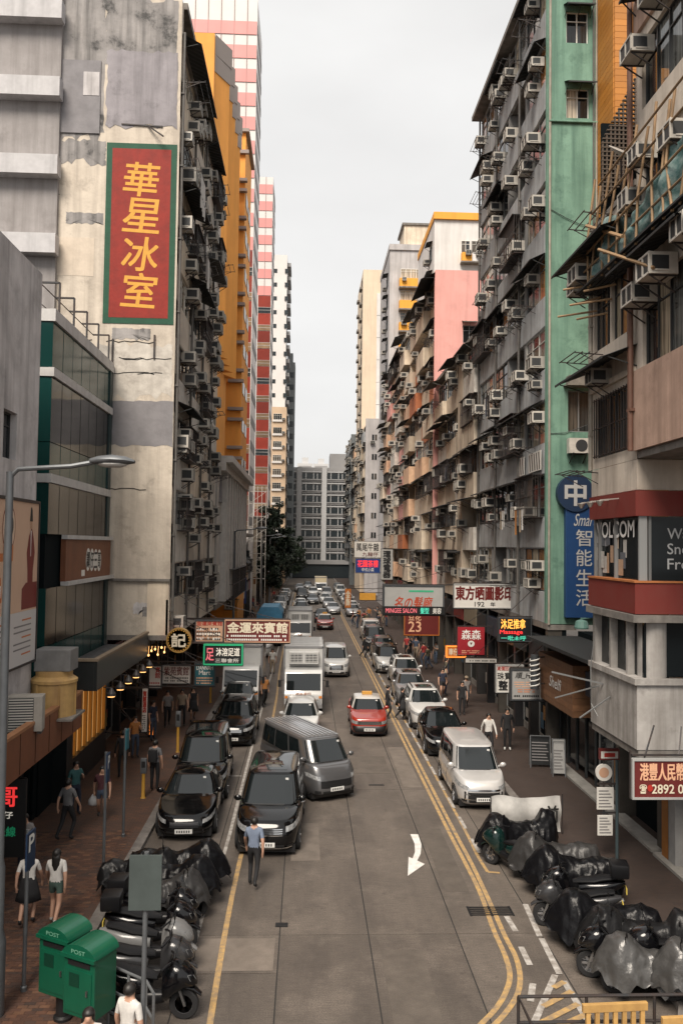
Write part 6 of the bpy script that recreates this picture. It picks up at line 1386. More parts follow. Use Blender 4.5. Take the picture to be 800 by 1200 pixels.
def cover_mesh(seed, big=1.0, case=False):
    r = random.Random(seed); L = 1.02*big; rings = []; NY, NT = 44, 40; ph = [r.uniform(0, 6) for _ in range(8)]
    hp = [(-1.0, 0.42), (-0.9, 0.72), (-0.72, 1.0), (-0.55, 1.14), (-0.4, 1.12), (-0.15, 0.9), (0.2, 0.86), (0.5, 0.92), (0.62, 1.18 if case else 0.95), (0.92, 1.16 if case else 0.88), (1.0, 0.6)]
    wp = [(-1.0, 0.1), (-0.85, 0.2), (-0.6, 0.38), (-0.45, 0.4), (-0.1, 0.28), (0.3, 0.28), (0.6, 0.3), (0.9, 0.26), (1.0, 0.12)]
    for i in range(NY+1):
        t = -1+2*i/NY; h = interp(t, hp)*big**0.3; w = interp(t, wp)*big; ring = []
        for k in range(NT+1):
            a = k/NT*2-1                          # -1 left hem .. 0 ridge .. 1 right hem
            s = abs(a); hem = 0.36+0.08*math.sin(t*9+ph[0])+0.06*math.sin(t*21+ph[1]*(1 if a > 0 else 2))
            z = h-(h-hem)*(s**1.55); x = math.copysign(1, a)*w*(0.12+0.95*s**0.6)*(1+0.1*s)
            fold = s*(0.05*(0.6-abs(math.sin(t*8+ph[2]+a*1.5)))+0.04*(0.6-abs(math.sin(t*15+ph[3]-a*2.5)))+0.03*(0.6-abs(math.sin(a*7+t*5+ph[4]))))
            x += math.copysign(fold, a)*1.3+0.01*math.sin(t*40+ph[5]); z += 0.045*(0.6-abs(math.sin(t*7+a*4+ph[6])))*(1-s*0.4)+0.02*(0.5-abs(math.sin(t*17-a*6+ph[1])))
            ring.append((x, t*L+0.02*math.sin(a*9+ph[7]), max(0.05, z)))
        rings.append(ring)
    b = MB(); o = 0
    for rg_ in rings: b.v += rg_
    for i in range(NY):
        for k in range(NT): q = i*(NT+1)+k; b.f.append((q, q+1, q+NT+2, q+NT+1))
    return b
COVM = {}
def bike_wheel(t, y, r=0.27, w=0.11):
    k = ('bw', r)
    if k not in COVM: COVM[k] = (_tyre(r, w).mesh('wheel', m_tyre, smooth=True), MB().lathe([(r*0.62, -0.03), (r*0.62, 0.03)], 18, 'x').lathe([(0.05, -0.06), (0.05, 0.06)], 8, 'x').mesh('rim', m_rim))
    if ('sp', r) not in COVM:
        b = MB()
        for i in range(6): a = i*math.pi/3; b.bar((0, 0.04*math.cos(a), 0.04*math.sin(a)), (0, r*0.64*math.cos(a), r*0.64*math.sin(a)), 0.03, 0.045)
        b.lathe([(r*0.6, -0.035), (r*0.7, -0.035), (r*0.7, 0.035), (r*0.6, 0.035), (r*0.6, -0.035)], 20, 'x'); COVM['sp', r] = b.mesh('rim', m_rim)
    o = inst('wheel', COVM[k][0], t, (0, y, r)); inst('rim', COVM['sp', r], o)
def covered_bike(label, X, Y, rz, seed, mi, big=1.0, case=False, group=None, lean=0.0, z=0.0):
    t = thing('covered_motorcycle', label, 'motorcycle', (X, Y, z), rz, group); t.rotation_euler = (0, lean, rz)
    big *= 1.0; bike_wheel(t, -0.68); bike_wheel(t, 0.66)
    k = (seed, big, case, mi)
    o = cover_mesh(seed, big, case).build('cover', m_cov[mi], t, smooth=2)
    b = MB()
    for y in (-0.55, 0.45): b.tube([(0.26, y, 0.42), (0.0, y, 0.3), (-0.26, y, 0.42)], 0.012, 5)
    b.bar((0, -0.55, 0.3), (0, 0.45, 0.3), 0.02); b.build('tie_cord', m_bdark, t)
    MB().box(-0.06, -0.5, 0.25, 0.06, 0.55, 0.5).build('frame', m_bdark, t)
    if seed % 3 != 0:
        for sd in (-1, 1): MB().tube([(sd*0.22, -0.5, 1.0), (sd*0.28, -0.52, 1.2), (sd*0.31, -0.5, 1.26)], 0.01, 5).ball((sd*0.34, -0.5, 1.28), 0.075, 0.02, 0.05, 8, 5).build('mirror', m_bdark, t)
        MB().tube([(0.16, 0.25, 0.3), (0.2, 0.5, 0.33), (0.2, 0.9, 0.4)], [0.03, 0.055, 0.05], 9).build('exhaust', m_bmet, t, smooth=True)
    MB().cbox(0, 0.98*big, 0.5, 0.2, 0.02, 0.14).build('number_plate', m_platey, t)
    return t
def scooter(label, X, Y, rz, body_m, seed=0, case=False, screen=False, group=None, z=0.0, lean=0.0, sport=False):
    r = random.Random(seed); t = thing('scooter', label, 'motorcycle', (X, Y, z), rz, group); t.rotation_euler = (0, lean, rz)
    bike_wheel(t, -0.66, 0.27); bike_wheel(t, 0.62, 0.27)
    def loft(name, secs, mt, n=14, ex=2.6):      # secs: (y, zc, half width, half height)
        rs = []
        for (y, zc, w, h) in secs:
            rs.append([(w*math.copysign(abs(math.cos(2*math.pi*k/n))**(2/ex), math.cos(2*math.pi*k/n)), y, zc+h*math.copysign(abs(math.sin(2*math.pi*k/n))**(2/ex), math.sin(2*math.pi*k/n))) for k in range(n)])
        return MB().rings(rs).build(name, mt, t, smooth=True, fixn=True)
    loft('front_fairing', [(-0.9, 0.66, 0.04, 0.03), (-0.84, 0.72, 0.15, 0.12), (-0.68, 0.78, 0.24, 0.2), (-0.5, 0.75, 0.25, 0.3), (-0.36, 0.66, 0.2, 0.34), (-0.28, 0.58, 0.14, 0.28)], body_m)
    loft('front_mudguard', [(-0.98, 0.44, 0.05, 0.03), (-0.85, 0.54, 0.075, 0.04), (-0.66, 0.58, 0.085, 0.03), (-0.45, 0.52, 0.07, 0.05)], body_m)
    loft('tail_body', [(-0.05, 0.58, 0.14, 0.12), (0.15, 0.6, 0.2, 0.17), (0.5, 0.64, 0.2, 0.16), (0.85, 0.74, 0.12, 0.1), (1.0, 0.78, 0.05, 0.05)], body_m)
    loft('engine', [(-0.3, 0.38, 0.1, 0.1), (0.0, 0.36, 0.15, 0.14), (0.4, 0.38, 0.14, 0.14), (0.62, 0.34, 0.08, 0.08)], m_bdark)
    loft('saddle', [(-0.18, 0.72, 0.09, 0.04), (0.05, 0.77, 0.15, 0.06), (0.3, 0.8, 0.17, 0.06), (0.5, 0.86, 0.16, 0.06), (0.85, 0.9, 0.1, 0.04)], m_seat)
    for sd in (-1, 1):
        b = MB().add([(sd*0.03, -0.87, 0.68), (sd*0.17, -0.78, 0.74), (sd*0.19, -0.72, 0.86), (sd*0.08, -0.82, 0.82)], [(0, 1, 2, 3)]); b.v = [(x, y-0.03, z_) for x, y, z_ in b.v]; b.build('headlight', m_lampg, t)
        MB().bar((sd*0.09, -0.7, 0.27), (sd*0.09, -0.52, 0.75), 0.045).build('fork', m_bmet, t)
        MB().tube([(sd*0.2, -0.45, 1.04), (sd*0.26, -0.5, 1.18), (sd*0.3, -0.5, 1.22)], 0.01, 5).ball((sd*0.33, -0.5, 1.24), 0.075, 0.02, 0.05, 8, 5).build('mirror', m_bdark, t)
    MB().tube([(-0.36, -0.32, 1.0), (-0.2, -0.42, 1.04), (0, -0.46, 1.0), (0.2, -0.42, 1.04), (0.36, -0.32, 1.0)], 0.022, 7).build('handlebar', m_bdark, t, smooth=True)
    MB().tube([(0.17, 0.25, 0.32), (0.2, 0.5, 0.36), (0.2, 0.95, 0.46)], [0.035, 0.06, 0.055], 9).build('exhaust', m_bmet, t, smooth=True)
    if screen:
        MB().grid(lambda u, v: (lerp(-0.18, 0.18, u)*(1-0.25*v), -0.66+0.16*v+0.3*(lerp(-0.18, 0.18, u))**2, 0.94+0.34*v), 6, 4).build('windscreen', mat('bike_screen', (0.05, 0.055, 0.06), 0.05, alpha=0.6), t)
    if case:
        MB().box(-0.24, 0.66, 0.94, 0.24, 1.08, 1.26).build('top_case', m_bdark, t, bevel=0.06, smooth=True)
    MB().cbox(0, 1.03, 0.62, 0.2, 0.02, 0.14).build('number_plate', m_platey, t)
    return t
pb1 = mat('paint_bike_black', (0.004, 0.004, 0.005), 0.15, spec=0.35, coat=0.3); pb2 = mat('paint_bike_pale', (0.16, 0.16, 0.16), 0.25, spec=0.4, coat=0.3); pb3 = mat('paint_bike_green', (0.004, 0.018, 0.016), 0.2, spec=0.4, coat=0.4); pb4 = mat('paint_bike_grey', (0.03, 0.03, 0.032), 0.25, spec=0.4, coat=0.3); pb5 = paint('bike_red', (0.25, 0.02, 0.02), 0.3)
FL = R(90)      # on the left bay the front looks to +X
# left bay, from the kerb end towards the cars
scooter('black maxi scooter parked first beside the green posting boxes', -2.75, 15.25, FL+R(-6), pb1, 1, screen=True)
scooter('grey and white scooter second from the green posting boxes', -2.95, 16.05, FL+R(4), pb4, 2)
scooter('pale grey scooter with bare handlebars in the middle of the left bay', -3.05, 16.85, FL+R(-3), pb2, 3)
scooter('black scooter with a top case in the middle of the left bay', -3.1, 17.6, FL+R(3), pb1, 4, case=True)
scooter('black scooter with tinted screen next to the covered motorcycles', -3.15, 18.35, FL+R(-4), pb1, 5, screen=True, case=True)
covered_bike('motorcycle under a silver grey cover in the left bay', -3.1, 19.1, FL+R(2), 11, 3, 1.0)
covered_bike('motorcycle under a black cover second from the black saloon', -3.05, 19.9, FL+R(-3), 12, 0, 1.12, True)
covered_bike('motorcycle under a large black cover next to the black saloon', -3.0, 20.75, FL+R(4), 13, 0, 1.2)
covered_bike('motorcycle under a charcoal cover squeezed against the kerb end', -3.9, 20.3, FL+R(12), 14, 1, 1.0)
# right bay
FR = R(-90)
covered_bike('motorcycle under a black cover beside the silver people carrier', 6.0, 22.9, FR+R(6), 21, 0, 1.15, True)
scooter('dark green motorcycle with open front wheel in the right bay', 5.55, 21.75, FR+R(-52), pb3, 22)
covered_bike('motorcycle under a pale grey cover behind the dark green motorcycle', 6.55, 21.2, FR+R(-8), 23, 3, 1.15)
covered_bike('motorcycle under a long black cover behind the pale grey cover', 6.7, 20.2, FR+R(-10), 24, 0, 1.2)
scooter('black scooter with a rounded top case by the bus stop post', 6.6, 19.3, FR+R(-14), pb1, 25, case=True)
scooter('black scooter with grey panels leaning out of the right bay', 6.2, 18.5, FR+R(-14), pb4, 26, screen=True)
covered_bike('motorcycle under a black cover in the middle of the right bay', 6.5, 17.6, FR+R(-16), 27, 0, 1.2)
covered_bike('motorcycle under a broad charcoal cover with a top case bulge', 6.9, 16.8, FR+R(-14), 28, 1, 1.2, True)
scooter('black scooter between the broad charcoal cover and the silver one', 6.45, 16.25, FR+R(-18), pb1, 33, screen=True)
covered_bike('motorcycle under a shiny silver cover at the near end of the right bay', 6.75, 15.65, FR+R(-16), 29, 2, 1.1)
scooter('black scooter beside the silver covered motorcycle', 7.3, 16.0, FR+R(-10), pb1, 30, case=True, z=PZ)
covered_bike('motorcycle under a crumpled silver cover by the wooden barrier', 7.6, 15.1, FR+R(-22), 31, 2, 1.05, z=PZ)
bn = thing('folded_banner', 'white banner with black characters draped behind the right bay motorcycles', 'banner', (6.6, 24.0, 0.0), R(8))
MB().grid(lambda u, v: (lerp(-1.1, 1.1, u), 0.06*math.sin(u*14)+0.05*math.sin(v*8), 0.15+1.15*v-0.25*u*v*0.4+0.04*math.sin(u*9)), 24, 8).build('cloth', mat('banner_white', (0.5, 0.49, 0.47), 0.7, var=0.4, vscale=3), bn, smooth=2)
letters(bn, '前', m_let_k, lambda x, z: (x, -0.09, z), 0.75, 0.75, 0.4, 0.5, 0.02)
MB().bar((1.12, 0, 0), (1.12, 0, 1.3), 0.03).bar((-1.12, 0, 0), (-1.12, 0, 1.3), 0.03).bar((-1.12, 0, 0.05), (1.12, 0, 0.05), 0.03).build('pole_frame', m_steel, bn)

# ---------------------------------------------------------------- people
SKIN = mat('skin', (0.45, 0.26, 0.18), 0.6); HAIR = mat('hair_black', (0.012, 0.01, 0.009), 0.5); SHOE = mat('shoe_dark', (0.02, 0.02, 0.021), 0.6); SHOEW = mat('shoe_white', (0.5, 0.5, 0.48), 0.6)
def cloth(name, c): return mat('cloth_'+name, c, 0.85, var=0.25, vscale=9, space='object', bump=0.3, bscale=25)
CL = {k: cloth(k, v) for k, v in dict(white=(0.62, 0.6, 0.57), blue=(0.17, 0.21, 0.29), black=(0.014, 0.014, 0.016), navy=(0.02, 0.025, 0.045), grey=(0.14, 0.14, 0.145), maroon=(0.07, 0.02, 0.025), green=(0.06, 0.1, 0.085), olive=(0.09, 0.08, 0.05), orange=(0.4, 0.17, 0.05), denim=(0.05, 0.07, 0.11), beige=(0.32, 0.25, 0.18), red=(0.3, 0.03, 0.03), teal=(0.04, 0.12, 0.12), plaid=(0.25, 0.23, 0.22)).items()}
def pose(kind):
    """joint -> (position, radius); the figure looks along -Y"""
    J = dict(pel=((0, 0, .96), .135), spi=((0, .01, 1.14), .115), che=((0, .0, 1.33), .14), nek=((0, .0, 1.475), .055), hed=((0, -.015, 1.58), .088), top=((0, -.01, 1.665), .062), nos=((0, -.1, 1.575), .018))
    lg = {'walk': ((-.2, .03, .28, .52), (.16, .42, .32, .44)), 'walk2': ((.13, .4, .02, 0), (-.17, -.02, 0, 0)), 'stand': ((0, .02, 0, 0), (0, .02, 0, 0)), 'phone': ((0, .02, 0, 0), (-.05, 0, 0, 0))}[kind if kind in ('walk', 'walk2', 'stand', 'phone') else 'stand']
    for s, n, (ky, ay, kz, az) in ((-1, 'l', lg[0]), (1, 'r', lg[1])):
        kneez, ank = .5+abs(ky)*0.05, .09+ (0.1 if ay > 0.3 else 0)
        J['hip'+n] = ((s*.095, 0, .9), .1); J['kne'+n] = ((s*.105, ky*0.8-0.02, kneez), .068); J['ank'+n] = ((s*.1, ay*0.9, ank), .046); J['toe'+n] = ((s*.115, ay*0.9-.15, .045+(ank-.09)*0.5), .04)
        sw = {'walk': s*.18, 'walk2': -s*.2}.get(kind, 0)
        J['sho'+n] = ((s*.175, .01, 1.405), .068)
        if kind == 'phone' and s > 0: J['elb'+n] = ((s*.24, -.03, 1.14), .048); J['wri'+n] = ((s*.13, -.25, 1.24), .032); J['han'+n] = ((s*.09, -.3, 1.32), .033); J['fin'+n] = ((s*.06, -.31, 1.38), .02); J['thu'+n] = ((s*.13, -.33, 1.33), .014)
        else: J['elb'+n] = ((s*.245, sw*.5+.02, 1.14), .047); J['wri'+n] = ((s*.255, sw-.04, .91), .031); J['han'+n] = ((s*.25, sw-.055, .83), .036); J['fin'+n] = ((s*.24, sw-.075, .74), .02); J['thu'+n] = ((s*.215, sw-.1, .81), .014)
    E = [('pel', 'spi'), ('spi', 'che'), ('che', 'nek'), ('nek', 'hed'), ('hed', 'top'), ('hed', 'nos')]
    for n in 'lr': E += [('pel', 'hip'+n), ('hip'+n, 'kne'+n), ('kne'+n, 'ank'+n), ('ank'+n, 'toe'+n), ('che', 'sho'+n), ('sho'+n, 'elb'+n), ('elb'+n, 'wri'+n), ('wri'+n, 'han'+n), ('han'+n, 'fin'+n), ('han'+n, 'thu'+n)]
    return J, E
PM = {}
def body_mesh(kind):
    if kind in PM: return PM[kind]
    J, E = pose(kind); names = list(J); idx = {n: i for i, n in enumerate(names)}
    me = bpy.data.meshes.new('body'); me.from_pydata([J[n][0] for n in names], [(idx[a], idx[b]) for a, b in E], [])
    o = bpy.data.objects.new('body', me); C.objects.link(o)
    m = o.modifiers.new('s', 'SKIN'); m.use_smooth_shade = True
    for i, n in enumerate(names):
        v = me.skin_vertices[0].data[i]; r = J[n][1]; v.radius = (r*1.05, r*0.92) if n not in ('che', 'pel', 'spi') else (r*1.18, r*0.82); v.use_root = (n == 'pel')
    sb = o.modifiers.new('d', 'SUBSURF'); sb.levels = 2; sb.render_levels = 2
    dg = bpy.context.evaluated_depsgraph_get(); out = bpy.data.meshes.new_from_object(o.evaluated_get(dg)); bpy.data.objects.remove(o)
    segs = [(a, b, Vector(J[a][0]), Vector(J[b][0])) for a, b in E]; reg = []
    for p in out.polygons:
        c = p.center; best = None
        for a, b, pa, pb in segs:
            d = pb-pa; t = max(0, min(1, (c-pa).dot(d)/d.length_squared)); q = ((pa+d*t)-c).length-lerp(J[a][1], J[b][1], t)*0.6
            if best is None or q < best[0]: best = (q, a[:3], b[:3], t)
        reg.append(best[1:])
    for p in out.polygons: p.use_smooth = True
    PM[kind] = (out, reg); return PM[kind]
PID = [0]
def person(label, X, Y, rz, kind='stand', top='white', bot='black', sleeve='short', legs='long', hair='short', h=1.7, skirt=None, z=0.0, shoe=SHOE, group=None, hat=None):
    src, reg = body_mesh(kind); me = src.copy(); me.name = 'body'
    for m in (SKIN, CL[top], CL[bot], shoe): me.materials.append(m)
    for p, (a, b, t) in zip(me.polygons, reg):
        if a in ('hed',) or (a == 'nek') or (a == 'che' and b == 'nek' and t > 0.75): i = 0
        elif a == 'ank': i = 3
        elif a == 'kne': i = 3 if t > 0.9 else (2 if legs == 'long' else 0)
        elif (a == 'pel' and b == 'hip' and p.center.z > 1.0): i = 1
        elif a == 'hip' or (a == 'pel' and b == 'hip'): i = 2 if (legs != 'mini' or a == 'pel' or t < 0.45) else 0
        elif a in ('pel', 'spi', 'che') and p.center.z < 1.0: i = 2
        elif a == 'pel': i = 1
        elif a == 'elb': i = 1 if sleeve == 'long' else 0
        elif a == 'wri' or a == 'han': i = 0
        elif a == 'sho': i = 1 if (sleeve != 'none' and t < 0.7) or sleeve == 'long' else 0
        else: i = 1
        p.material_index = i
    t = thing('person', label, 'person', (X, Y, z), rz, group); s = h/1.72; t.scale = (s, s, s)
    inst('body', me, t)
    if hair not in COVM:
        b = MB()
        if hair == 'short': b.ball((0, 0.012, 1.625), .098, .11, .1, 14, 9)
        elif hair == 'long':
            b.ball((0, 0.015, 1.62), .102, .112, .105, 14, 9)
            b.rings([[(0.1*math.cos(a_)*k1, 0.06+0.06*math.sin(a_)*k2, zz) for a_ in [i*math.pi/5 for i in range(10)]] for zz, k1, k2 in ((1.62, .95, .9), (1.5, 1.0, .8), (1.35, 1.05, .7), (1.2, .9, .6), (1.1, .5, .4))])
        elif hair == 'cap': b.ball((0, 0.0, 1.635), .105, .115, .095, 14, 9); b.cbox(0, -0.13, 1.63, 0.15, 0.12, 0.015)
        COVM[hair] = b
    b = MB(); b.add([v if (v[1] > -0.045 or v[2] > 1.625 or hair == 'cap') else (v[0]*0.8, -0.03, v[2]) for v in COVM[hair].v], COVM[hair].f)
    kk = ('hm', hair, hat)
    if kk not in COVM: COVM[kk] = b.mesh('hair', CL[hat] if hat else HAIR, smooth=2, fixn=True)
    inst('hair' if not hat else 'cap', COVM[kk], t)
    if skirt:
        kk = ('sk', skirt)
        if kk not in COVM: COVM[kk] = MB().rings([[(rr*math.cos(a_)*(1+0.05*math.sin(a_*7)), rr*0.8*math.sin(a_)*(1+0.05*math.sin(a_*5)), zz) for a_ in [i*math.pi/12 for i in range(24)]] for zz, rr in ((1.08, .15), (0.95, .19), (0.75, .24), (0.55, .29))]).mesh('skirt', CL[skirt], smooth=2, fixn=True)
        inst('skirt', COVM[kk], t)
    return t
def pers(label, px, py, rz, zz=0.0, **k):
    q = gp(px, py, zz); return person(label, q.x, q.y, R(rz), z=zz, **k)
pers('person in a blue shirt and black trousers walking before the black people carrier', 297, 1038, 172, kind='walk2', top='blue', bot='black', h=1.72)
pers('person with long hair in white top and dark skirt by the lamp post', 33, 1082, 185, PZ, kind='walk', top='white', bot='black', legs='mini', hair='long', h=1.64, skirt='black')
pers('person with long hair in white top and green shorts near the parking sign', 65, 1082, 178, PZ, kind='walk2', top='white', bot='green', legs='mini', hair='long', h=1.64, shoe=SHOEW)
pers('person in a pale print top standing by the dark shop front', 28, 1030, 20, PZ, kind='stand', top='plaid', bot='navy', hair='long', h=1.62)
pers('person in a grey striped shirt walking past the neon shop sign', 79, 984, 160, PZ, kind='walk', top='grey', bot='black', sleeve='short', h=1.72)
pers('person in a dark top standing in the shop doorway behind the striped shirt', 88, 955, 40, PZ, kind='phone', top='teal', bot='navy', h=1.66)
pers('person in a maroon shirt and dark shorts carrying a white bag', 119, 962, 10, PZ, kind='walk2', top='maroon', bot='denim', legs='mini', h=1.66)
pers('person with a dark backpack standing near the yellow bollard', 181, 927, 165, PZ, kind='stand', top='grey', bot='black', h=1.74)
pers('person in black standing by the gold framed shop', 143, 912, 200, PZ, kind='stand', top='black', bot='black', sleeve='long', h=1.72)
pers('person in an orange top holding a bag by the lit shop', 158, 888, 30, PZ, kind='phone', top='orange', bot='denim', h=1.64)
pers('person in a dark tee near the white vertical sign', 179, 868, 60, PZ, kind='stand', top='navy', bot='denim', h=1.72)
pers('person in a checked shirt before the hotel shop', 196, 853, 15, PZ, kind='walk', top='plaid', bot='black', h=1.72)
pers('person in a pale shirt with a rucksack by the bollard post', 213, 851, 10, PZ, kind='walk2', top='beige', bot='black', h=1.72)
pers('person in a sleeveless dark dress walking along the left kerb', 226, 846, 15, PZ, kind='walk', top='black', bot='black', sleeve='none', legs='mini', hair='long', h=1.64, skirt='black')
pers('person in a yellow vest between the two box trucks', 310, 829, 20, kind='walk', top='orange', bot='black', h=1.7)
pers('person in white beside the parked white crossover', 319, 790, 10, kind='stand', top='white', bot='beige', h=1.7)
pers('person in a white shirt on the right pavement behind the silver people carrier', 572, 886, 5, PZ, kind='walk2', top='white', bot='black', sleeve='long', h=1.74)
pers('person in a dark suit beside the wooden shop fascia', 594, 879, -10, PZ, kind='stand', top='black', bot='black', sleeve='long', h=1.76, shoe=SHOEW)
pers('person in a dark top passing the massage neon sign', 518, 818, 0, PZ, kind='walk', top='navy', bot='black', legs='mini', h=1.66)
pers('person in a black patterned shirt beside the red square sign', 541, 838, 0, PZ, kind='stand', top='black', bot='black', h=1.72)
pers('person in a pale cap following the black patterned shirt', 546, 830, 0, PZ, kind='walk', top='plaid', bot='grey', h=1.7, hair='cap', hat='beige')
pers('person in black crossing beside the red taxi', 454, 842, 80, kind='walk', top='black', bot='black', sleeve='long', h=1.66)
pers('person with long hair in a black dress following across the road', 471, 844, 75, kind='walk2', top='black', bot='black', sleeve='long', hair='long', h=1.62, skirt='black')
pers('person in dark clothes crossing before the parked charcoal car', 427, 771, 90, kind='walk', top='black', bot='black', sleeve='long', h=1.7)
pers('person in a white tee standing behind the railing by the posting boxes', 150, 1282, 150, PZ, kind='stand', top='white', bot='black', h=1.68)
pers('person looking up beside the green posting boxes', 101, 1312, 10, PZ, kind='stand', top='white', bot='navy', hair='long', h=1.6)
rc_ = random.Random(44)
pl_l = ['white', 'black', 'navy', 'grey', 'maroon', 'olive', 'orange', 'denim', 'beige', 'red', 'teal', 'plaid']
def crowd(n, xr, yr, where, grp):
    combos = [(a, b_) for a in pl_l for b_ in ('black', 'navy', 'denim', 'grey', 'beige')]; rc_.shuffle(combos)
    for i in range(n):
        c1, c2 = combos[i]
        person('person in a %s top and %s trousers %s' % (c1, c2, where), rc_.uniform(*xr), rc_.uniform(*yr), rc_.uniform(-3, 3), kind=rc_.choice(['walk', 'walk2', 'stand', 'phone']), top=c1, bot=c2, hair=rc_.choice(['short', 'long', 'short']), h=rc_.uniform(1.58, 1.78), z=PZ, group=grp)
crowd(14, (7.6, 9.6), (46, 78), 'in the crowd under the right shop signs', 'crowd under the right shop signs')
crowd(14, (5.0, 9.6), (78, 92), 'waiting at the far right crossing', 'crowd at the far right crossing')
crowd(12, (-7.5, -4.9), (56, 100), 'in the crowd along the far left pavement', 'crowd along the far left pavement')
crowd(8, (-7.0, -4.8), (104, 140), 'below the street trees', 'crowd below the street trees')
bpk = MB().box(-0.15, 0.11, 1.02, 0.15, 0.27, 1.44).build('backpack', CL['black'], None, bevel=0.05, smooth=True); q = gp(181, 927, PZ); bpk.location = (q.x, q.y, PZ); bpk.rotation_euler = (0, 0, R(165)); tag(bpk, 'dark backpack on the back of the person by the yellow bollard', 'backpack')
MB().tube([(-0.1, 0.12, 1.4), (-0.12, -0.05, 1.45), (-0.12, -0.13, 1.3), (-0.12, 0.1, 1.1)], 0.02, 6).build('strap', CL['black'], bpk); MB().tube([(0.1, 0.12, 1.4), (0.12, -0.05, 1.45), (0.12, -0.13, 1.3), (0.12, 0.1, 1.1)], 0.02, 6).build('strap', CL['black'], bpk)
q = gp(107, 960, PZ); sbg = MB().rings([[(rr*math.cos(a_), rr*0.5*math.sin(a_), zz) for a_ in [i*math.pi/6 for i in range(12)]] for zz, rr in ((0.42, .1), (0.45, .16), (0.58, .15), (0.68, .08), (0.76, .03))]).build('shopping_bag', mat('bag_white', (0.6, 0.6, 0.6), 0.5, var=0.3), None, smooth=2, fixn=True)
sbg.location = (q.x+0.05, q.y, PZ); tag(sbg, 'thin white carrier bag hanging beside the maroon shirt', 'bag')
# ---------------------------------------------------------------- signs
def sc(name, c, e=0.0, rough=0.45):
    return mat('sign_'+name, c, rough, emit=c if e else None, estr=e, var=0.12, vscale=3) if not e else mat('sign_'+name, c, rough, emit=c, estr=e)
S_WHITE = sc('white', (0.62, 0.6, 0.56)); S_RED = sc('crimson', (0.32, 0.02, 0.03)); S_MAROON = sc('maroon', (0.13, 0.02, 0.018)); S_BLACK = sc('black', (0.012, 0.013, 0.014)); S_DGREY = sc('darkgrey', (0.05, 0.055, 0.06)); S_GREYP = sc('palegrey', (0.36, 0.36, 0.35)); S_BLUE = sc('blue', (0.015, 0.05, 0.2)); S_NAVY = sc('navy', (0.012, 0.03, 0.07)); S_TEAL = sc('teal', (0.02, 0.12, 0.15)); S_ORANGE = sc('orange', (0.5, 0.16, 0.03)); S_PEACH = sc('peach', (0.5, 0.3, 0.2))
T_WHITE = sc('t_white', (0.75, 0.74, 0.7)); T_RED = sc('t_red', (0.4, 0.03, 0.02)); T_DRED = sc('t_darkred', (0.12, 0.012, 0.01)); T_BLACK = sc('t_black', (0.015, 0.015, 0.016)); T_ORANGE = sc('t_orange', (0.65, 0.2, 0.06)); T_CREAM = sc('t_cream', (0.7, 0.62, 0.48)); T_GREEN = sc('t_green', (0.05, 0.4, 0.22)); T_PEACH = sc('t_peach', (0.75, 0.42, 0.26))
N_RED = sc('n_red', (1.0, 0.05, 0.05), 0.18); N_GREEN = sc('n_green', (0.02, 0.35, 0.16), 0.04); N_YEL = sc('n_yellow', (1.0, 0.45, 0.08), 0.3); N_WHITE = sc('n_white', (0.7, 0.66, 0.58), 0.12); N_TEAL = sc('n_teal', (0.08, 0.6, 0.42), 0.15); N_PINK = sc('n_pink', (0.7, 0.15, 0.18), 0.12); N_ORG = sc('n_orange', (0.9, 0.25, 0.04), 0.25)
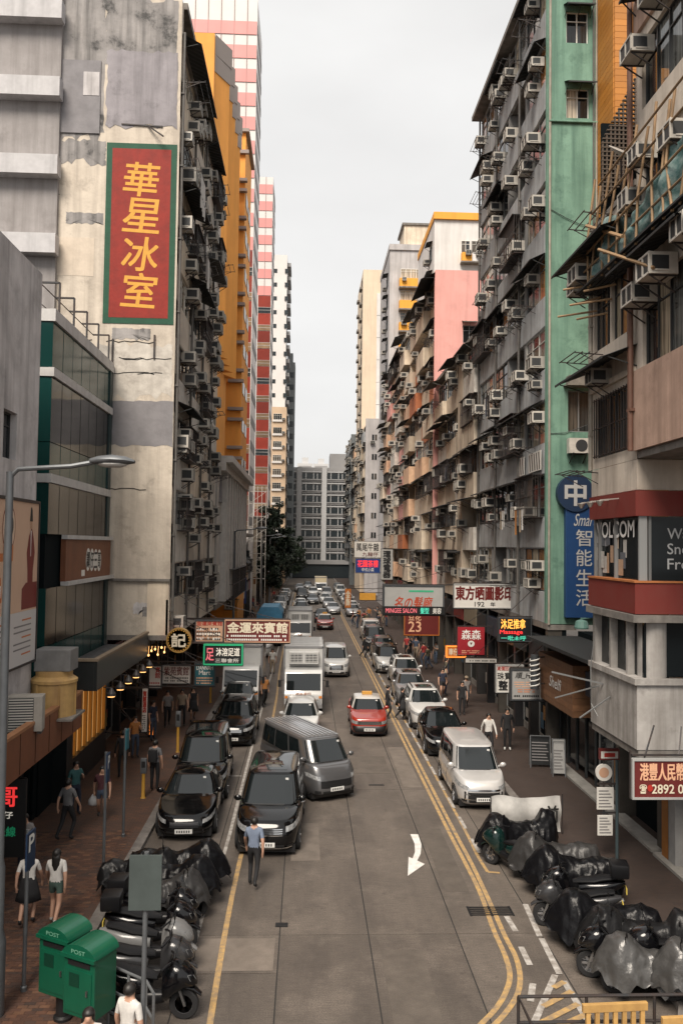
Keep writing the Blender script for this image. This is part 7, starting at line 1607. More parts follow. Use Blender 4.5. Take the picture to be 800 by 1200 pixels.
def sign(label, box, Y, face, lines=(), border=None, bw_=0.05, dep=0.18, wallx=None, name='shop_sign', rz=0.0, dots=(), frame=True, hang=True, cat='sign'):
    x0, y0, x1, y1 = box; a, b_ = yp(x0, y1, Y), yp(x1, y0, Y); w, h = b_.x-a.x, b_.z-a.z
    t = thing(name, label, cat, ((a.x+b_.x)/2, Y, (a.z+b_.z)/2), rz)
    MB().box(-w/2, -dep/2, -h/2, w/2, dep/2, h/2).build('panel', face, t)
    if border:
        q = MB()
        q.box(-w/2-0.01, -dep/2-0.03, h/2-bw_, w/2+0.01, dep/2+0.01, h/2+0.012); q.box(-w/2-0.01, -dep/2-0.03, -h/2-0.012, w/2+0.01, dep/2+0.01, -h/2+bw_)
        q.box(-w/2-0.012, -dep/2-0.028, -h/2+bw_, -w/2+bw_, dep/2+0.008, h/2-bw_); q.box(w/2-bw_, -dep/2-0.028, -h/2+bw_, w/2+0.012, dep/2+0.008, h/2-bw_)
        q.build('border', border, t)
    for i, ln in enumerate(lines):
        s, fx, fz, fw, fh, mt = ln[:6]; kw = ln[6] if len(ln) > 6 else {}
        letters(t, s, mt, lambda x, z, i=i: (x, -dep/2-0.008-0.001*i, z), (fx-0.5)*w, (0.5-fz)*h, fw*w, fh*h, kw.get('bold', 0.012), kw.get('shear', 0.0), kw.get('vert', False), kw.get('keep', False))
    rd = random.Random(label)
    for (fx0, fz0, fx1, fz1, nr, mt) in dots:     # rows of small print too fine to read
        q = MB()
        for r in range(nr):
            z = (0.5-lerp(fz0, fz1, (r+0.5)/nr))*h; x = (fx0-0.5)*w; hh = (fz1-fz0)*h/nr*0.5
            while x < (fx1-0.5)*w-hh:
                if rd.random() < 0.85: q.box(x, -dep/2-0.006, z-hh/2, x+hh*0.8, -dep/2-0.002, z+hh/2)
                x += hh*1.15
        if q.v: q.build('small_print', mt, t)
    if wallx is not None:
        sgn = 1 if wallx > t.location.x else -1; xe = sgn*w/2; xw = wallx-t.location.x
        q = MB()
        for z in (h/2+0.05, -h/2-0.05): q.bar((-sgn*w/2, 0, z), (xw, 0, z), 0.05)
        n = max(2, int(w/0.9))
        q.bar((xw-sgn*0.02, 0, h/2+1.2), (-sgn*w*0.3, 0, h/2+0.05), 0.025)
        q.bar((xw-sgn*0.02, 0.9, h/2), (xe, 0, h/2), 0.025)
        if abs(xw)-w/2 > 0.15: q.bar((xe, 0, -h/2-0.05), (xw, 0, h/2+0.05), 0.03)
        for s_ in (-w/2, w/2): q.bar((s_, 0, -h/2-0.05), (s_, 0, h/2+0.05), 0.04)
        q.build('bracket', m_steel, t)
    return t
V = dict(vert=True); K = dict(keep=True)
sign('white salon signboard with orange script in a dark frame over the right lane', (448, 686, 520, 720), 52, S_GREYP, [('名の髮廊', 0.5, 0.6, 0.62, 0.42, sc('t_rust', (0.45, 0.06, 0.02)), dict(shear=0.25)), ('▬', 0.62, 0.2, 0.4, 0.06, T_GREEN)], S_DGREY, 0.1, 0.35, 10.0)
sign('black strip sign in red and green letters under the salon signboard', (448, 711, 520, 720), 51.7, S_BLACK, [('MINGEE SALON', 0.3, 0.5, 0.5, 0.55, N_PINK), ('髮型', 0.68, 0.5, 0.14, 0.7, N_TEAL), ('美容', 0.88, 0.5, 0.14, 0.7, T_WHITE)], None)
sign('white signboard with dark red printing shop characters beside the salon sign', (531, 685, 602, 712), 39.5, S_WHITE, [('東方晒圖影印', 0.5, 0.38, 0.94, 0.56, T_DRED, dict(bold=0.03)), ('192', 0.42, 0.84, 0.16, 0.2, T_BLACK), ('年', 0.64, 0.84, 0.08, 0.18, T_BLACK)], S_GREYP, 0.03, 0.22, 10.0)
sign('small lit sign with the number 23 under the salon signboard', (473, 718, 514, 744), 58, S_MAROON, [('23', 0.3, 0.62, 0.36, 0.46, T_PEACH), ('豆花', 0.3, 0.2, 0.36, 0.3, T_PEACH)], S_ORANGE, 0.04, 0.3, 10.0)
sign('square crimson sign with a white heart disc below the printing shop sign', (535.5, 735, 567, 767), 43, S_RED, [('森森', 0.5, 0.27, 0.72, 0.36, T_WHITE), ('●', 0.5, 0.6, 0.25, 0.22, T_WHITE), ('▼', 0.5, 0.6, 0.1, 0.09, T_DRED)], None, dots=[(0.15, 0.82, 0.85, 0.96, 2, T_PEACH)], wallx=10.0)
sign('neon massage sign in yellow red and green tubes', (583, 724, 621, 751), 35.6, S_BLACK, [('沐足推拿', 0.44, 0.25, 0.75, 0.42, N_YEL), ('Massage', 0.38, 0.62, 0.7, 0.22, N_RED), ('一吡:8:呼', 0.45, 0.86, 0.76, 0.2, N_TEAL)], S_DGREY, 0.03, 0.35, 10.0)
sign('white sign with black characters half hidden behind the framed notice sign', (580, 779, 612, 811), 34.6, S_WHITE, [('珠寶', 0.3, 0.4, 0.5, 0.26, T_BLACK), ('整', 0.26, 0.74, 0.32, 0.34, T_BLACK, dict(bold=0.03)), ('高價回收', 0.32, 0.13, 0.55, 0.15, T_RED)], S_GREYP, 0.03, 0.2, 10.0)
sign('framed pale notice sign with black lettering and small orange print', (597, 784, 638, 820), 33.0, S_GREYP, [('順_HA', 0.4, 0.2, 0.55, 0.2, T_BLACK, dict(shear=0.2))], S_DGREY, 0.05, 0.25, 10.0, dots=[(0.1, 0.38, 0.8, 0.6, 3, T_PEACH), (0.2, 0.62, 0.7, 0.76, 2, T_ORANGE), (0.1, 0.8, 0.9, 0.92, 1, T_BLACK)])
sign('thin white strip sign beneath the crimson square sign', (545, 772, 581, 776), 42, S_WHITE, [], None, dots=[(0.08, 0.2, 0.95, 0.85, 1, T_BLACK)], wallx=10.0)
sign('small orange lit sign beside the crimson square sign', (522, 757, 545, 770), 47, S_ORANGE, [('車仔麵', 0.5, 0.5, 0.75, 0.6, T_CREAM)], N_ORG, 0.05, 0.3, 10.0)
sign('white rooftop-high signboard with black script far along the right side', (415, 635, 446, 653), 100, S_WHITE, [('萬尾牛雜', 0.5, 0.35, 0.85, 0.5, T_BLACK), ('九龍仔', 0.6, 0.8, 0.6, 0.26, T_DRED)], None, wallx=10.0)
sign('blue signboard with red characters below the white script signboard', (416.5, 655, 445, 671), 99, S_BLUE, [('花園茶樓', 0.5, 0.35, 0.85, 0.5, N_RED), ('中式小菜', 0.5, 0.78, 0.5, 0.26, T_WHITE)], None, wallx=10.0)
sign('narrow grey vertical sign with four black characters', (446, 644, 460, 679), 80, S_GREYP, [('環球電器', 0.5, 0.5, 0.62, 0.9, T_BLACK, V)], None, wallx=10.0)
sign('dark red upright sign along the far right shops', (404, 690, 411, 712), 92, S_ORANGE, [('金飾', 0.5, 0.5, 0.7, 0.8, T_CREAM, V)], None, wallx=10.0)
sign('yellow sloped awning sign above the far right crossing', (421, 695, 440, 703), 88, sc('yellow', (0.5, 0.3, 0.06)), [], None, wallx=10.0)
sign('small maroon currency exchange sign with white telephone number', (739, 889, 800, 935), 18.3, S_MAROON, [], S_GREYP, 0.035, 0.14, None, dots=[])
EX = [o for o in C.objects if o.get('label', '').startswith('small maroon currency')][0]
EX['label'] = 'maroon currency exchange sign with pale characters under the white parapet'
wq = 61*18.3/FPX
for s, x, z, w, h, mt in (('港豐人民幣', 0.08, 0.16, 1.02, 0.38, T_PEACH), ('2892 0', 0.2, -0.22, 0.72, 0.2, T_CREAM), ('☎', -0.36, -0.22, 0.16, 0.2, T_CREAM), ('●', -0.2, -0.2, 0.12, 0.15, T_RED)):
    letters(EX, s, mt, lambda a, b_: (a, -0.082, b_), x, z, w, h, 0.02, keep=False)
MB().bar((-0.62, 0, 0.52), (0.75, 0, 0.52), 0.04).bar((-0.62, 0, -0.46), (-0.62, 0, 0.62), 0.04).bar((-0.3, 0, 0.45), (0.1, 0.4, 1.1), 0.03).bar((0.5, 0, 0.52), (0.7, 0.3, 1.1), 0.03).build('bracket', m_steel, EX)
# blue vertical sign on the green wall
bs = thing('shop_sign', 'blue vertical sign with silver characters and a navy disc on the green wall', 'sign', (0, 33.3, 0))
p0, p1 = yp(662.5, 724, 33.0), yp(699, 592, 33.0); pc = yp(674, 578, 33.0)
MB().box(p0.x, -0.28, p0.z, p1.x, -0.02, p1.z).build('panel', sc('royal', (0.012, 0.05, 0.15)), bs, bevel=0.02)
MB().lathe([(0.77, -0.34), (0.77, -0.05)], 36, 'y', (pc.x, 0, pc.z)).build('disc', S_NAVY, bs); mw = mat('brushed_letter', (0.55, 0.55, 0.54), 0.4, metal=0.3)
letters(bs, '中', mw, lambda x, z: (x, -0.355, z), pc.x-0.02, pc.z, 0.86, 1.0, 0.03, keep=False)
letters(bs, 'Smart', mw, lambda x, z: (x, -0.295, z), p0.x+0.82, p1.z-0.62, 0.98, 0.5, 0.004, 0.4, keep=False)
for i, ch in enumerate('智能生活'): letters(bs, ch, mw, lambda x, z: (x, -0.295, z), p0.x+0.76, p1.z-1.36-0.82*i, 0.66, 0.68, 0.006, keep=False)
MB().bar((p0.x+0.3, 0.0, p1.z-0.5), (p0.x+0.3, -0.03, p0.z+0.5), 0.06).build('bracket', m_steel, bs)
# hazard boards hung on a grey balcony
for a_, w_, lb_ in ((0.75, 1.9, 'white balcony banner with bold black diagonal stripes'), (3.4, 0.8, 'narrow striped board hung on the grey balcony')):
    hb = thing('balcony_banner', lb_, 'banner', (XR-0.07, 33.3+a_, 11.95), R(90))
    MB().box(0, 0, 0, w_, 0.03, 0.85).build('cloth', S_WHITE, hb); q = MB()
    for k in range(int(w_/0.36)): x = 0.05+0.36*k; q.add([(x, 0.035, 0.05), (x+0.14, 0.035, 0.05), (x+0.3, 0.035, 0.8), (x+0.16, 0.035, 0.8)], [(0, 1, 2, 3)])
    q.build('stripe', T_BLACK, hb)
bp_ = yp(626, 800, 32.2)
pole = thing('barber_pole', 'slim striped barber pole beside the framed notice sign', 'pole', (bp_.x, 32.2, 3.0))
MB().lathe([(0.17, 0), (0.17, 1.35)], 16).build('tube', S_DGREY, pole); q = MB()
for k in range(6):
    q.tube([(0.178*math.cos(a_*0.5+0), 0.178*math.sin(a_*0.5), 0.05+0.2*k+0.02*a_) for a_ in range(7)], 0.03, 4)
    q.tube([(0.178*math.cos(a_*0.5+3.14), 0.178*math.sin(a_*0.5+3.14), 0.1+0.2*k+0.02*a_) for a_ in range(7)], 0.03, 4)
tag(q.build('stripe', T_WHITE, pole), kind='stuff'); MB().bar((0, 0, 0.2), (10.0-bp_.x, 0.3, 0.2), 0.05).bar((0, 0, 1.25), (10.0-bp_.x, 0.3, 1.25), 0.05).build('bracket', m_steel, pole)
# left side signs
sign('maroon hotel signboard with large white characters over the left lane', (263.5, 727, 340, 752), 34.6, S_MAROON, [('金運來賓館', 0.5, 0.34, 0.92, 0.48, T_CREAM, dict(bold=0.03))], S_PEACH, 0.03, 0.2, -5.6, dots=[(0.03, 0.63, 0.98, 0.97, 2, T_WHITE)])
sign('cream hotel price board with red heading beside the maroon signboard', (229, 727, 262.5, 752), 34.6, S_PEACH, [('金運來賓館', 0.5, 0.14, 0.9, 0.2, T_RED)], S_DGREY, 0.03, 0.2, -5.6, dots=[(0.05, 0.3, 0.95, 0.95, 4, T_BLACK), (0.05, 0.3, 0.95, 0.95, 3, T_WHITE)])
sign('black foot massage sign in a glowing green frame', (239, 755, 285, 778.5), 34.2, S_BLACK, [('沐溶足道', 0.62, 0.36, 0.6, 0.4, N_WHITE), ('足', 0.16, 0.48, 0.2, 0.6, N_PINK), ('三聯會所', 0.6, 0.78, 0.6, 0.2, T_WHITE)], N_GREEN, 0.05, 0.3, -5.6)
sign('white hotel sign with black characters under the cream building', (191, 780, 223.5, 800), 35.4, S_WHITE, [('紫苑賓館', 0.5, 0.3, 0.9, 0.5, T_DRED)], S_GREYP, 0.02, 0.2, -7.9, dots=[(0.05, 0.62, 0.95, 0.95, 2, T_BLACK)])
sign('pale price board with red heading next to the white hotel sign', (175, 780, 190, 806), 35.2, S_WHITE, [('賓館', 0.7, 0.3, 0.4, 0.5, T_RED, V)], S_DGREY, 0.02, 0.2, -7.9, dots=[(0.05, 0.7, 0.95, 0.97, 2, T_RED)])
sign('teal shop sign with white lettering under the green framed sign', (228, 777, 252.5, 803), 35.0, S_TEAL, [('DANNAH', 0.5, 0.2, 0.8, 0.2, T_WHITE), ('Mart', 0.5, 0.42, 0.55, 0.2, T_WHITE)], S_DGREY, 0.03, 0.15, -7.0, dots=[(0.1, 0.6, 0.9, 0.95, 3, T_PEACH)])
sign('tall white vertical sign with red heading by the gold framed shop', (166.5, 807, 173.5, 857), 33.0, S_WHITE, [('賓館酒店', 0.5, 0.3, 0.7, 0.5, T_RED, V)], None, 0.02, 0.15, -8.0, dots=[(0.1, 0.6, 0.9, 0.98, 8, T_BLACK)])
sign('narrow orange lit vertical sign behind the tall white one', (175, 832, 181, 862), 35.5, S_BLACK, [('海鮮酒', 0.5, 0.5, 0.8, 0.9, N_ORG, V)], None, 0.02, 0.15, -8.0)
sign('blue vertical sign with a white character beyond the pilastered building', (273, 677, 289, 707), 78, S_BLUE, [('閣', 0.5, 0.5, 0.7, 0.6, T_WHITE, dict(bold=0.03))], None, 0.05, 0.5, -6.6)
sign('square white sign with a black letter left of the blue sign', (263, 703, 275, 714), 66, S_WHITE, [('R', 0.5, 0.5, 0.5, 0.7, T_BLACK, dict(bold=0.03))], None, 0.05, 0.3, -5.4)
rn_ = yp(210, 750, 33.1); ns = thing('neon_disc', 'round red neon disc with a gold rim at the corner of the cream building', 'sign', (rn_.x, 33.1, rn_.z))
MB().lathe([(0.46, -0.1), (0.46, 0.1)], 32, 'y').build('disc', sc('neon_back', (0.75, 0.1, 0.02), 0.25), ns); MB().lathe([(0.44, -0.13), (0.5, -0.13), (0.5, 0.12), (0.44, 0.12), (0.44, -0.13)], 32, 'y').build('rim', m_gold, ns)
letters(ns, '記', T_CREAM, lambda x, z: (x, -0.14, z), 0, 0, 0.56, 0.52, 0.03, keep=False)
q = MB()
for k in range(24): a_ = k*math.pi/12; q.ball((0.41*math.cos(a_), -0.12, 0.41*math.sin(a_)), 0.018, 0.018, 0.018, 6, 4)
tag(q.build('bulb_ring', N_YEL, ns), kind='stuff'); MB().bar((0, 0, 0.46), (0, 0.3, 0.7), 0.04).bar((0, 0.3, 0.7), (XL-rn_.x-0.2, 0.5, 0.75), 0.04).build('bracket', m_steel, ns)
nb2 = thing('neon_sign', 'dark shop board with red white and green neon characters under the brown canopy', 'sign', (-7.55, 20.6, 1.6))
MB().box(-0.75, -0.05, -0.75, 0.75, 0.05, 1.15).build('panel', S_BLACK, nb2)
for s, x, z, w, h, mt in (('三哥', 0.05, 0.72, 0.98, 0.46, N_RED), ('譚仔', 0.2, 0.28, 0.5, 0.17, N_WHITE), ('雲南米線', 0.05, -0.12, 0.95, 0.24, N_GREEN)): letters(nb2, s, mt, lambda a, b_: (a, -0.06, b_), x, z, w, h, 0.02, keep=False)
MB().box(-0.7, 0.05, -1.47, -0.62, 0.12, 1.15).box(0.62, 0.05, -1.47, 0.7, 0.12, 1.15).box(-0.7, 0.052, 1.0, 0.7, 0.118, 1.1).build('post', m_steel, nb2)
# lit gold bulbs clustered at the corner under the cream building
gl_ = thing('festoon_lights', 'cluster of warm festoon bulbs at the canopy corner', 'lights', (-6.6, 33.6, 3.6)); rl_ = random.Random(3)
q = MB().bar((-0.9, 0, 0.85), (1.0, 0.1, 0.75), 0.03); q.build('wire', m_steel, gl_)
for k in range(14):
    x = -0.8+0.13*k; z = 0.68-0.1*(k % 3)+rl_.uniform(-.1, .1)
    MB().ball((x, -0.1*(k % 2), z), 0.04, 0.04, 0.05, 8, 6).bar((x, -0.1*(k % 2), z), (x, 0.05, 0.8), 0.01).build('bulb', m_lamp, gl_)

# ---------------------------------------------------------------- street furniture
m_galv = mat('galvanised', (0.14, 0.15, 0.16), 0.45, metal=0.4, var=0.3, vscale=3)
def lamp_post(label, X, Y, h, arm):
    t = thing('street_lamp', label, 'street lamp', (X, Y, PZ))
    MB().lathe([(0.17, 0), (0.17, 1.3), (0.12, 1.5), (0.12, 2.6), (0.09, 2.75), (0.065, h)], 16).build('post', m_galv, t, smooth=True)
    s = 1 if arm > 0 else -1
    MB().tube([(0, 0, h-0.1), (s*0.15, 0, h+0.05), (arm*0.55, 0, h+0.12), (arm*0.75, 0, h+0.2)], 0.045, 8).build('arm', m_galv, t, smooth=True)
    MB().rings([[(arm*0.72+s*x, w*math.cos(a_), h+0.22+z+hh*math.sin(a_)) for a_ in [i*math.pi/6 for i in range(12)]] for x, w, hh, z in ((0, .05, .05, 0), (.15, .12, .08, 0.02), (.4, .17, .1, 0.03), (.65, .15, .08, 0.02), (.82, .05, .03, 0))]).build('lantern', m_galv, t, smooth=True, fixn=True)
    MB().ball((arm*0.72+s*0.42, 0, h+0.17), 0.28, 0.13, 0.07, 12, 6).build('lens', mat('lamp_lens', (0.5, 0.5, 0.48), 0.2), t, smooth=True)
    return t
lamp_post('tall grey street lamp with a long arm by the brown canopy', -5.45, 15.1, 9.75, 2.0)
lamp_post('tall grey street lamp beside the white pilastered building', -5.0, 57.0, 9.4, 2.0)
lamp_post('slim far street lamp before the street trees', -5.0, 92.0, 9.4, 2.0)
lamp_post('farther slim street lamp by the lattice scaffold', -5.0, 112.0, 9.4, 2.0)
def post_sign(label, X, Y, h, pw, ph_, face, rz, txt=None, tm=None, cat='sign', z=PZ, thick=0.03, pr=0.04):
    t = thing('sign_post', label, cat, (X, Y, z), 0)
    MB().lathe([(pr*1.5, 0), (pr*1.5, 0.08), (pr, 0.1), (pr, h)], 10).build('post', m_galv, t, smooth=True)
    pl = MB().box(-pw/2, -thick-pr, h-ph_, pw/2, -pr, h-0.03).build('plate', face, t); pl.rotation_euler = (0, 0, rz)
    q = MB().box(-pw/2+0.02, -pr+0.001, h-ph_*0.3, pw/2-0.02, -pr+0.012, h-ph_*0.3+0.03).box(-pw/2+0.02, -pr+0.001, h-ph_*0.75, pw/2-0.02, -pr+0.012, h-ph_*0.75+0.03); q.build('rail', m_galv, pl)
    if txt: letters(pl, txt, tm, lambda x, zz: (x, -thick-pr-0.004, zz), 0, h-ph_*0.33, pw*0.6, ph_*0.42, 0.03, keep=False)
    return t
post_sign('blue parking sign on a grey post beside the two white tops', -5.2, 15.9, 3.0, 0.4, 0.72, S_NAVY, R(86), 'P', T_WHITE)
post_sign('sign post with a narrow blue plate by the covered motorcycles', -5.05, 21.3, 3.1, 0.3, 0.75, S_NAVY, R(90), 'P', T_WHITE)
post_sign('sign post with small teal plate near the parked black saloon', -5.15, 24.0, 3.1, 0.28, 0.6, S_TEAL, R(86))
bsn = post_sign('back of a grey plate on a galvanised post in front of the scooters', -2.42, 13.0, 3.65, 0.5, 0.87, mat('plate_back', (0.08, 0.1, 0.097), 0.5, metal=0.3, var=0.3), 0)
def meter(label, X, Y, h):
    t = thing('parking_meter', label, 'bollard', (X, Y, PZ))
    MB().lathe([(0.09, 0), (0.06, 0.05), (0.055, h*0.6)], 12).build('post', mat('post_yellow', (0.5, 0.27, 0.04), 0.5, var=0.3), t, smooth=True)
    MB().box(-0.1, -0.07, h*0.6, 0.1, 0.07, h*0.97).build('head', m_galv, t, bevel=0.03, smooth=True); MB().box(-0.06, -0.076, h*0.75, 0.06, -0.07, h*0.9).build('display', m_black, t); return t
meter('yellow and grey meter post beside the person with the backpack', -5.3, 27.6, 1.35); meter('yellow and grey meter post near the dark dress', -5.1, 33.6, 1.7); meter('yellow and grey meter post past the teal sign', -5.0, 44.0, 1.4)
# posting boxes
m_pg = mat('post_green', (0.004, 0.085, 0.045), 0.35, var=0.2, vscale=3, coat=0.3); m_pgd = mat('post_green_dark', (0.003, 0.035, 0.02), 0.4)
def posting_box(label, X, Y, rz):
    t = thing('posting_box', label, 'posting box', (X, Y, PZ), rz)
    MB().lathe([(0.17, 0), (0.17, 0.05), (0.13, 0.08), (0.13, 0.5)], 14).build('pedestal', m_black, t, smooth=True)
    MB().box(-0.34, -0.27, 0.5, 0.34, 0.27, 1.5).build('body', m_pg, t, bevel=0.02)
    pts = [(0.36*math.cos(math.pi*i/12), 0.2*math.sin(math.pi*i/12)) for i in range(13)]
    MB().prism(pts, -0.3, 0.3, lambda p, q, a: (p, a, 1.502+q)).build('lid', m_pg, t, smooth=True, fixn=True)
    MB().box(-0.37, -0.33, 1.47, 0.37, -0.275, 1.53).build('hood', m_pg, t); MB().box(-0.24, -0.283, 1.34, 0.24, -0.271, 1.42).build('slot', m_black, t)
    MB().box(-0.28, -0.285, 0.58, 0.28, -0.272, 1.28).build('door', m_pg, t, bevel=0.004); MB().box(-0.2, -0.292, 1.0, 0.02, -0.286, 1.22).build('notice', m_pgd, t); MB().cbox(0.2, -0.3, 0.95, 0.03, 0.03, 0.09).build('handle', m_bmet, t)
    letters(t, 'POST', mat('emboss', (0.15, 0.35, 0.25), 0.4), lambda x, z: (x, -0.304, z), 0, 1.585, 0.3, 0.07, 0.01, keep=False)
    return t
q = yp(84, 1120, 15.0); posting_box('green posting box set back behind its twin', -4.2, 15.0, R(-28)); posting_box('green posting box standing in front of its twin beside the railing', -3.58, 14.35, R(-28))
# railing on the kerb build-out
rl1 = thing('railing', 'bent tube railing between posting boxes and the first black scooter', 'railing', (-3.05, 14.2, PZ)); m_rail = mat('rail_grey', (0.2, 0.21, 0.22), 0.4, metal=0.5)
for z in (1.05, 0.62, 0.25): MB().tube([(-0.3, 0.55, z), (0.45, 0.0, z), (0.65, -0.4, z)], 0.024, 8).build('rail', m_rail, rl1, smooth=True)
for x, y in ((-0.3, 0.55), (0.1, 0.26), (0.45, 0.0), (0.65, -0.4)): MB().tube([(x, y, 0), (x, y, 1.05)], 0.026, 8).build('post', m_rail, rl1, smooth=True)
# bottom right: pipe barrier and slatted timber barrier
p0 = gp(607, 1168, 1.15); rl2 = thing('railing', 'dark pipe railing around the right kerb build-out', 'railing', (p0.x, p0.y, PZ))
for z in (1.02, 0.6): MB().tube([(0, -0.9, z), (0, 0, z), (3.4, 0.02, z)], 0.028, 8).build('rail', m_steel, rl2, smooth=True)
for x, y in ((0, -0.9), (0, 0), (1.15, 0.01), (2.3, 0.01), (3.4, 0.02)): MB().tube([(x, y, 0), (x, y, 1.02)], 0.028, 8).build('post', m_steel, rl2, smooth=True)
m_tim = mat('timber_yellow', (0.5, 0.3, 0.1), 0.6, rand=0.2, var=0.4, vscale=6, space='object', dirt=(0.25, 0.13, 0.05))
def slatted(label, px, py, w, n):
    p = gp(px, py, 1.18); t = thing('timber_barrier', label, 'barrier', (p.x, p.y, PZ), R(3))
    MB().box(0, -0.03, 0.92, w, 0.04, 1.05).build('top_board', m_tim, t, bevel=0.008); MB().box(0, -0.03, 0.2, w, 0.04, 0.3).build('bottom_board', m_tim, t, bevel=0.008)
    for k in range(n): x = 0.06+(w-0.18)*k/(n-1); MB().box(x, -0.02, 0.0 if k in (0, n-1) else 0.302, x+0.07, 0.03, 0.918).build('slat', m_tim, t)
slatted('slatted yellow timber barrier behind the pipe railing', 682, 1177, 1.1, 7); slatted('second slatted timber barrier at the kerb build-out edge', 775, 1192, 0.7, 5)
# bus stop on the right pavement
bs2 = thing('bus_stop', 'bus stop post with red topped plate and stacked notices', 'bus stop', (8.45, 22.2, PZ))
MB().tube([(0.15, 0, 0), (0.15, 0, 2.75)], 0.045, 10).build('post', mat('stop_post', (0.07, 0.1, 0.11), 0.4, metal=0.3), bs2, smooth=True)
MB().box(-0.35, -0.05, 2.7, 0.2, 0.05, 3.0).build('head_plate', S_MAROON, bs2); MB().box(-0.31, -0.056, 2.74, 0.16, -0.051, 2.93).build('head_field', S_WHITE, bs2); MB().box(-0.22, -0.062, 2.78, 0.08, -0.057, 2.89).build('print', T_RED, bs2)
MB().lathe([(0.23, -0.03), (0.23, 0.03)], 22, 'y', (-0.22, 0, 2.35)).build('round_plate', S_WHITE, bs2); MB().lathe([(0.14, -0.036), (0.14, -0.031)], 18, 'y', (-0.22, 0, 2.35)).build('print', S_PEACH, bs2)
for z0, z1, x0, x1 in ((1.35, 1.95, -0.42, 0.05), (0.65, 1.2, -0.4, 0.02)):
    o = MB().box(x0, -0.04, z0, x1, 0.0, z1).build('notice', S_WHITE, bs2, bevel=0.01); q = MB()
    for k in range(6): q.box(x0+0.05, -0.048, z0+0.07+0.085*k*(z1-z0)/0.6, x1-0.05-0.05*(k % 3), -0.041, z0+0.1+0.085*k*(z1-z0)/0.6)
    tag(q.build('small_print', m_gy, o), kind='stuff')
MB().box(-0.4, -0.02, 2.02, 0.13, 0.02, 2.06).box(-0.4, -0.02, 1.24, 0.13, 0.02, 1.28).box(-0.24, -0.015, 0.6, -0.2, 0.015, 2.9).build('rail', m_steel, bs2)
def a_board(label, X, Y, face, w=0.45, h=1.15):
    t = thing('display_board', label, 'board', (X, Y, PZ), R(-8)); b = MB().box(-w/2, -0.02, 0.1, w/2, 0.02, h); o = b.build('panel', face, t); o.rotation_euler = (R(-8), 0, 0)
    MB().bar((-w/2, -0.12, 0), (-w/2, 0.05, h), 0.03).bar((w/2, -0.12, 0), (w/2, 0.05, h), 0.03).bar((-w/2, 0.05, h), (w/2, 0.05, h), 0.03).bar((-w/2, 0.3, 0), (-w/2, 0.05, h), 0.03).bar((w/2, 0.3, 0), (w/2, 0.05, h), 0.03).build('frame', m_rail, t)
    q = MB()
    for k in range(7): q.box(-w/2+0.06, -0.035, 0.25+0.11*k, w/2-0.06-0.04*(k % 3), -0.028, 0.29+0.11*k)
    o2 = tag(q.build('small_print', m_gy, t), kind='stuff'); o2.rotation_euler = (R(-8), 0, 0)
a_board('black framed display board before the wooden fascia shop', 9.15, 31.4, S_BLACK, 0.75, 1.2); a_board('tall white display board before the wooden fascia shop', 9.5, 30.2, S_GREYP, 0.45, 1.35)
# clothes hung outside windows
def laundry(label, wl, a, z, o, items):
    t = thing('laundry', label, 'laundry', wl.root.matrix_basis @ Vector(wl.pt(a, o, z)), wl.root.rotation_euler.z+wl.th)
    w = sum(i[0] for i in items)+0.1; MB().tube([(0, 0, 0), (w, 0, 0)], 0.015, 6).bar((0, -o, 0), (0, 0, 0), 0.02).bar((w, -o, 0), (w, 0, 0), 0.02).build('rod', m_steel, t)
    x = 0.06
    for wd, h, c in items:
        MB().grid(lambda u, v: (x+wd*0.9*u, 0.03*math.sin(u*9+v*3)*v, -0.0-h*v+0.02*math.sin(u*12)), 8, 6).build('garment', CL[c], t, smooth=2); x += wd
laundry('white and peach garments drying above the printing shop sign', gst, 1.2, 10.3, 0.7, [(0.35, 0.9, 'white'), (0.4, 1.0, 'beige'), (0.3, 0.7, 'grey'), (0.45, 1.1, 'orange')])
laundry('pale shirts drying outside a middle floor of the green building', gst, 4.9, 10.4, 0.6, [(0.3, 0.8, 'white'), (0.3, 0.9, 'white'), (0.35, 0.9, 'beige')])
laundry('dark clothes under a white plastic sheet on the green building', gst, 7.4, 16.4, 0.8, [(0.5, 1.1, 'black'), (0.4, 1.0, 'navy'), (0.3, 0.6, 'white')])
laundry('white sheets hung outside the upper cream building', sw, 13.4, 24.6, 0.8, [(0.8, 1.6, 'white'), (0.7, 1.5, 'white')])
laundry('white towels hung outside the cream building below the sheets', sw, 12.2, 21.6, 0.9, [(0.7, 1.4, 'white'), (0.5, 1.2, 'plaid')])
laundry('mixed washing on the tan walk-up beside the pink gable', s3, 6.0, 14.0, 0.8, [(0.4, 0.9, 'black'), (0.4, 1.0, 'navy'), (0.35, 0.8, 'grey')])
laundry('red and white washing on the pink gable row', s4, 5.0, 17.0, 0.9, [(0.4, 0.9, 'red'), (0.4, 1.0, 'white'), (0.4, 0.8, 'teal')])

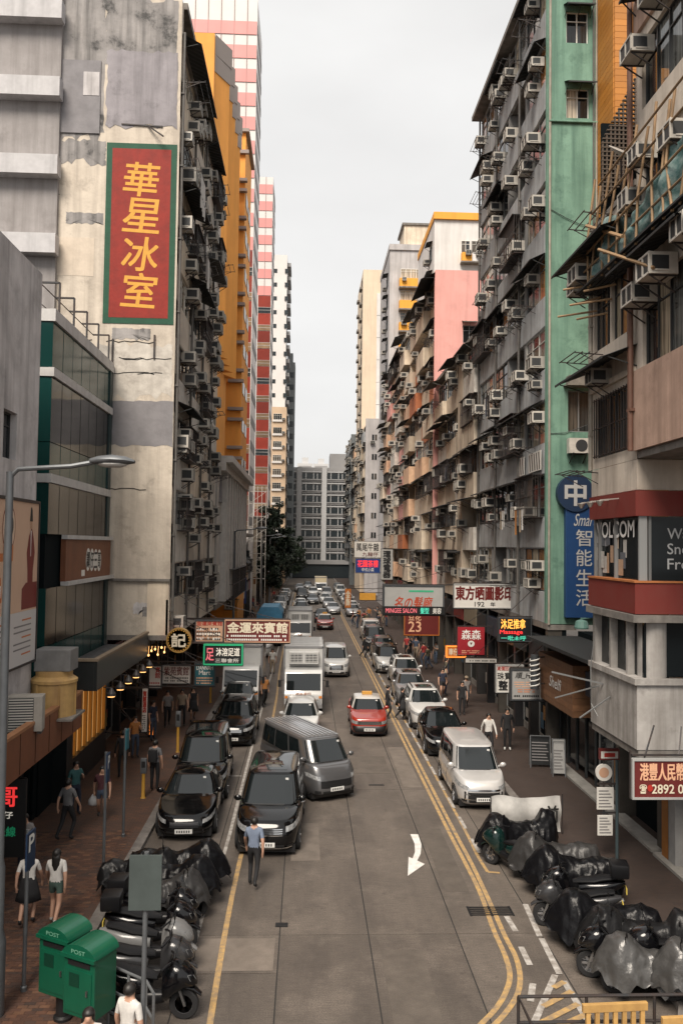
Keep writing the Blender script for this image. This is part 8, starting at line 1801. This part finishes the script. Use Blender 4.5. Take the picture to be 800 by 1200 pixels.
# ---------------------------------------------------------------- trees
m_bark = mat('bark', (0.09, 0.065, 0.045), 0.9, var=0.4, bump=0.5)
m_leaf = [mat('leaf_dark', (0.011, 0.021, 0.011), 0.6, rand=0.3, var=0.5, vscale=1.2, dirt=(0.02, 0.034, 0.014)), mat('leaf_mid', (0.013, 0.025, 0.012), 0.6, var=0.5, vscale=1.0, dirt=(0.012, 0.024, 0.012))]
def tree(label, X, Y, h, cr, seed, mi=0, nleaf=7000, base=0.35, z=PZ):
    r = random.Random(seed); t = thing('street_tree', label, 'tree', (X, Y, z)); b = MB()
    pts = [(0, 0, 0), (0.1, 0.05, h*0.25), (-0.1, 0.1, h*0.5), (0.1, 0, h*0.75), (0, 0, h*0.93)]
    b.tube(pts, [0.24, 0.2, 0.15, 0.09, 0.03], 8); tips = []
    for i in range(13):
        f = base+(0.9-base)*i/13; a = i*2.4+r.uniform(-.4, .4); ln = cr*r.uniform(0.55, 1.0)*(1.1-0.5*abs(f-0.55)); z0 = h*f
        e = (math.cos(a)*ln, math.sin(a)*ln, z0+ln*r.uniform(0.2, 0.7)); m = (e[0]*0.5, e[1]*0.5, z0+ln*0.2); b.tube([(0, 0, z0), m, e], [0.09, 0.06, 0.02], 6); tips += [e, m]
    tips.append((0, 0, h*0.95)); b.build('trunk', m_bark, t, smooth=True)
    c = MB(); cl = []
    for e in tips:
        for k in range(3): cl.append((e[0]+r.gauss(0, cr*0.16), e[1]+r.gauss(0, cr*0.16), min(h, e[2]+r.gauss(0, cr*0.16)), cr*r.uniform(0.14, 0.3)))
    for i in range(nleaf):
        q = cl[i % len(cl)]; d = Vector((r.gauss(0, 1), r.gauss(0, 1), r.gauss(0, 0.8))).normalized()*q[3]*r.uniform(0.5, 1.05)
        p = Vector(q[:3])+d; s = r.uniform(0.16, 0.34); u = Vector((r.gauss(0, 1), r.gauss(0, 1), r.gauss(0, 0.6))).normalized(); w = u.cross(Vector((r.gauss(0, 1), r.gauss(0, 1), r.gauss(0, 1)))).normalized()
        c.add([p-u*s, p+w*s*0.5, p+u*s, p-w*s*0.5], [(0, 1, 2, 3)])
    tag(c.build('crown', m_leaf[mi], t), kind='stuff'); return t
tree('tall narrow dark tree in front of the beige tiled block', -4.95, 126, 14.6, 2.6, 1)
tree('spreading dark tree reaching over the road beyond the tall narrow one', -5.3, 150, 10.0, 3.8, 2, 1, 9000, 0.4)
tree('low leafy tree behind the spreading one by the far shops', -5.2, 168, 9.0, 4.2, 3, 0, 8000)
tree('small dark tree by the lattice scaffold', -5.3, 112, 8.0, 2.2, 4, 0, 4500)
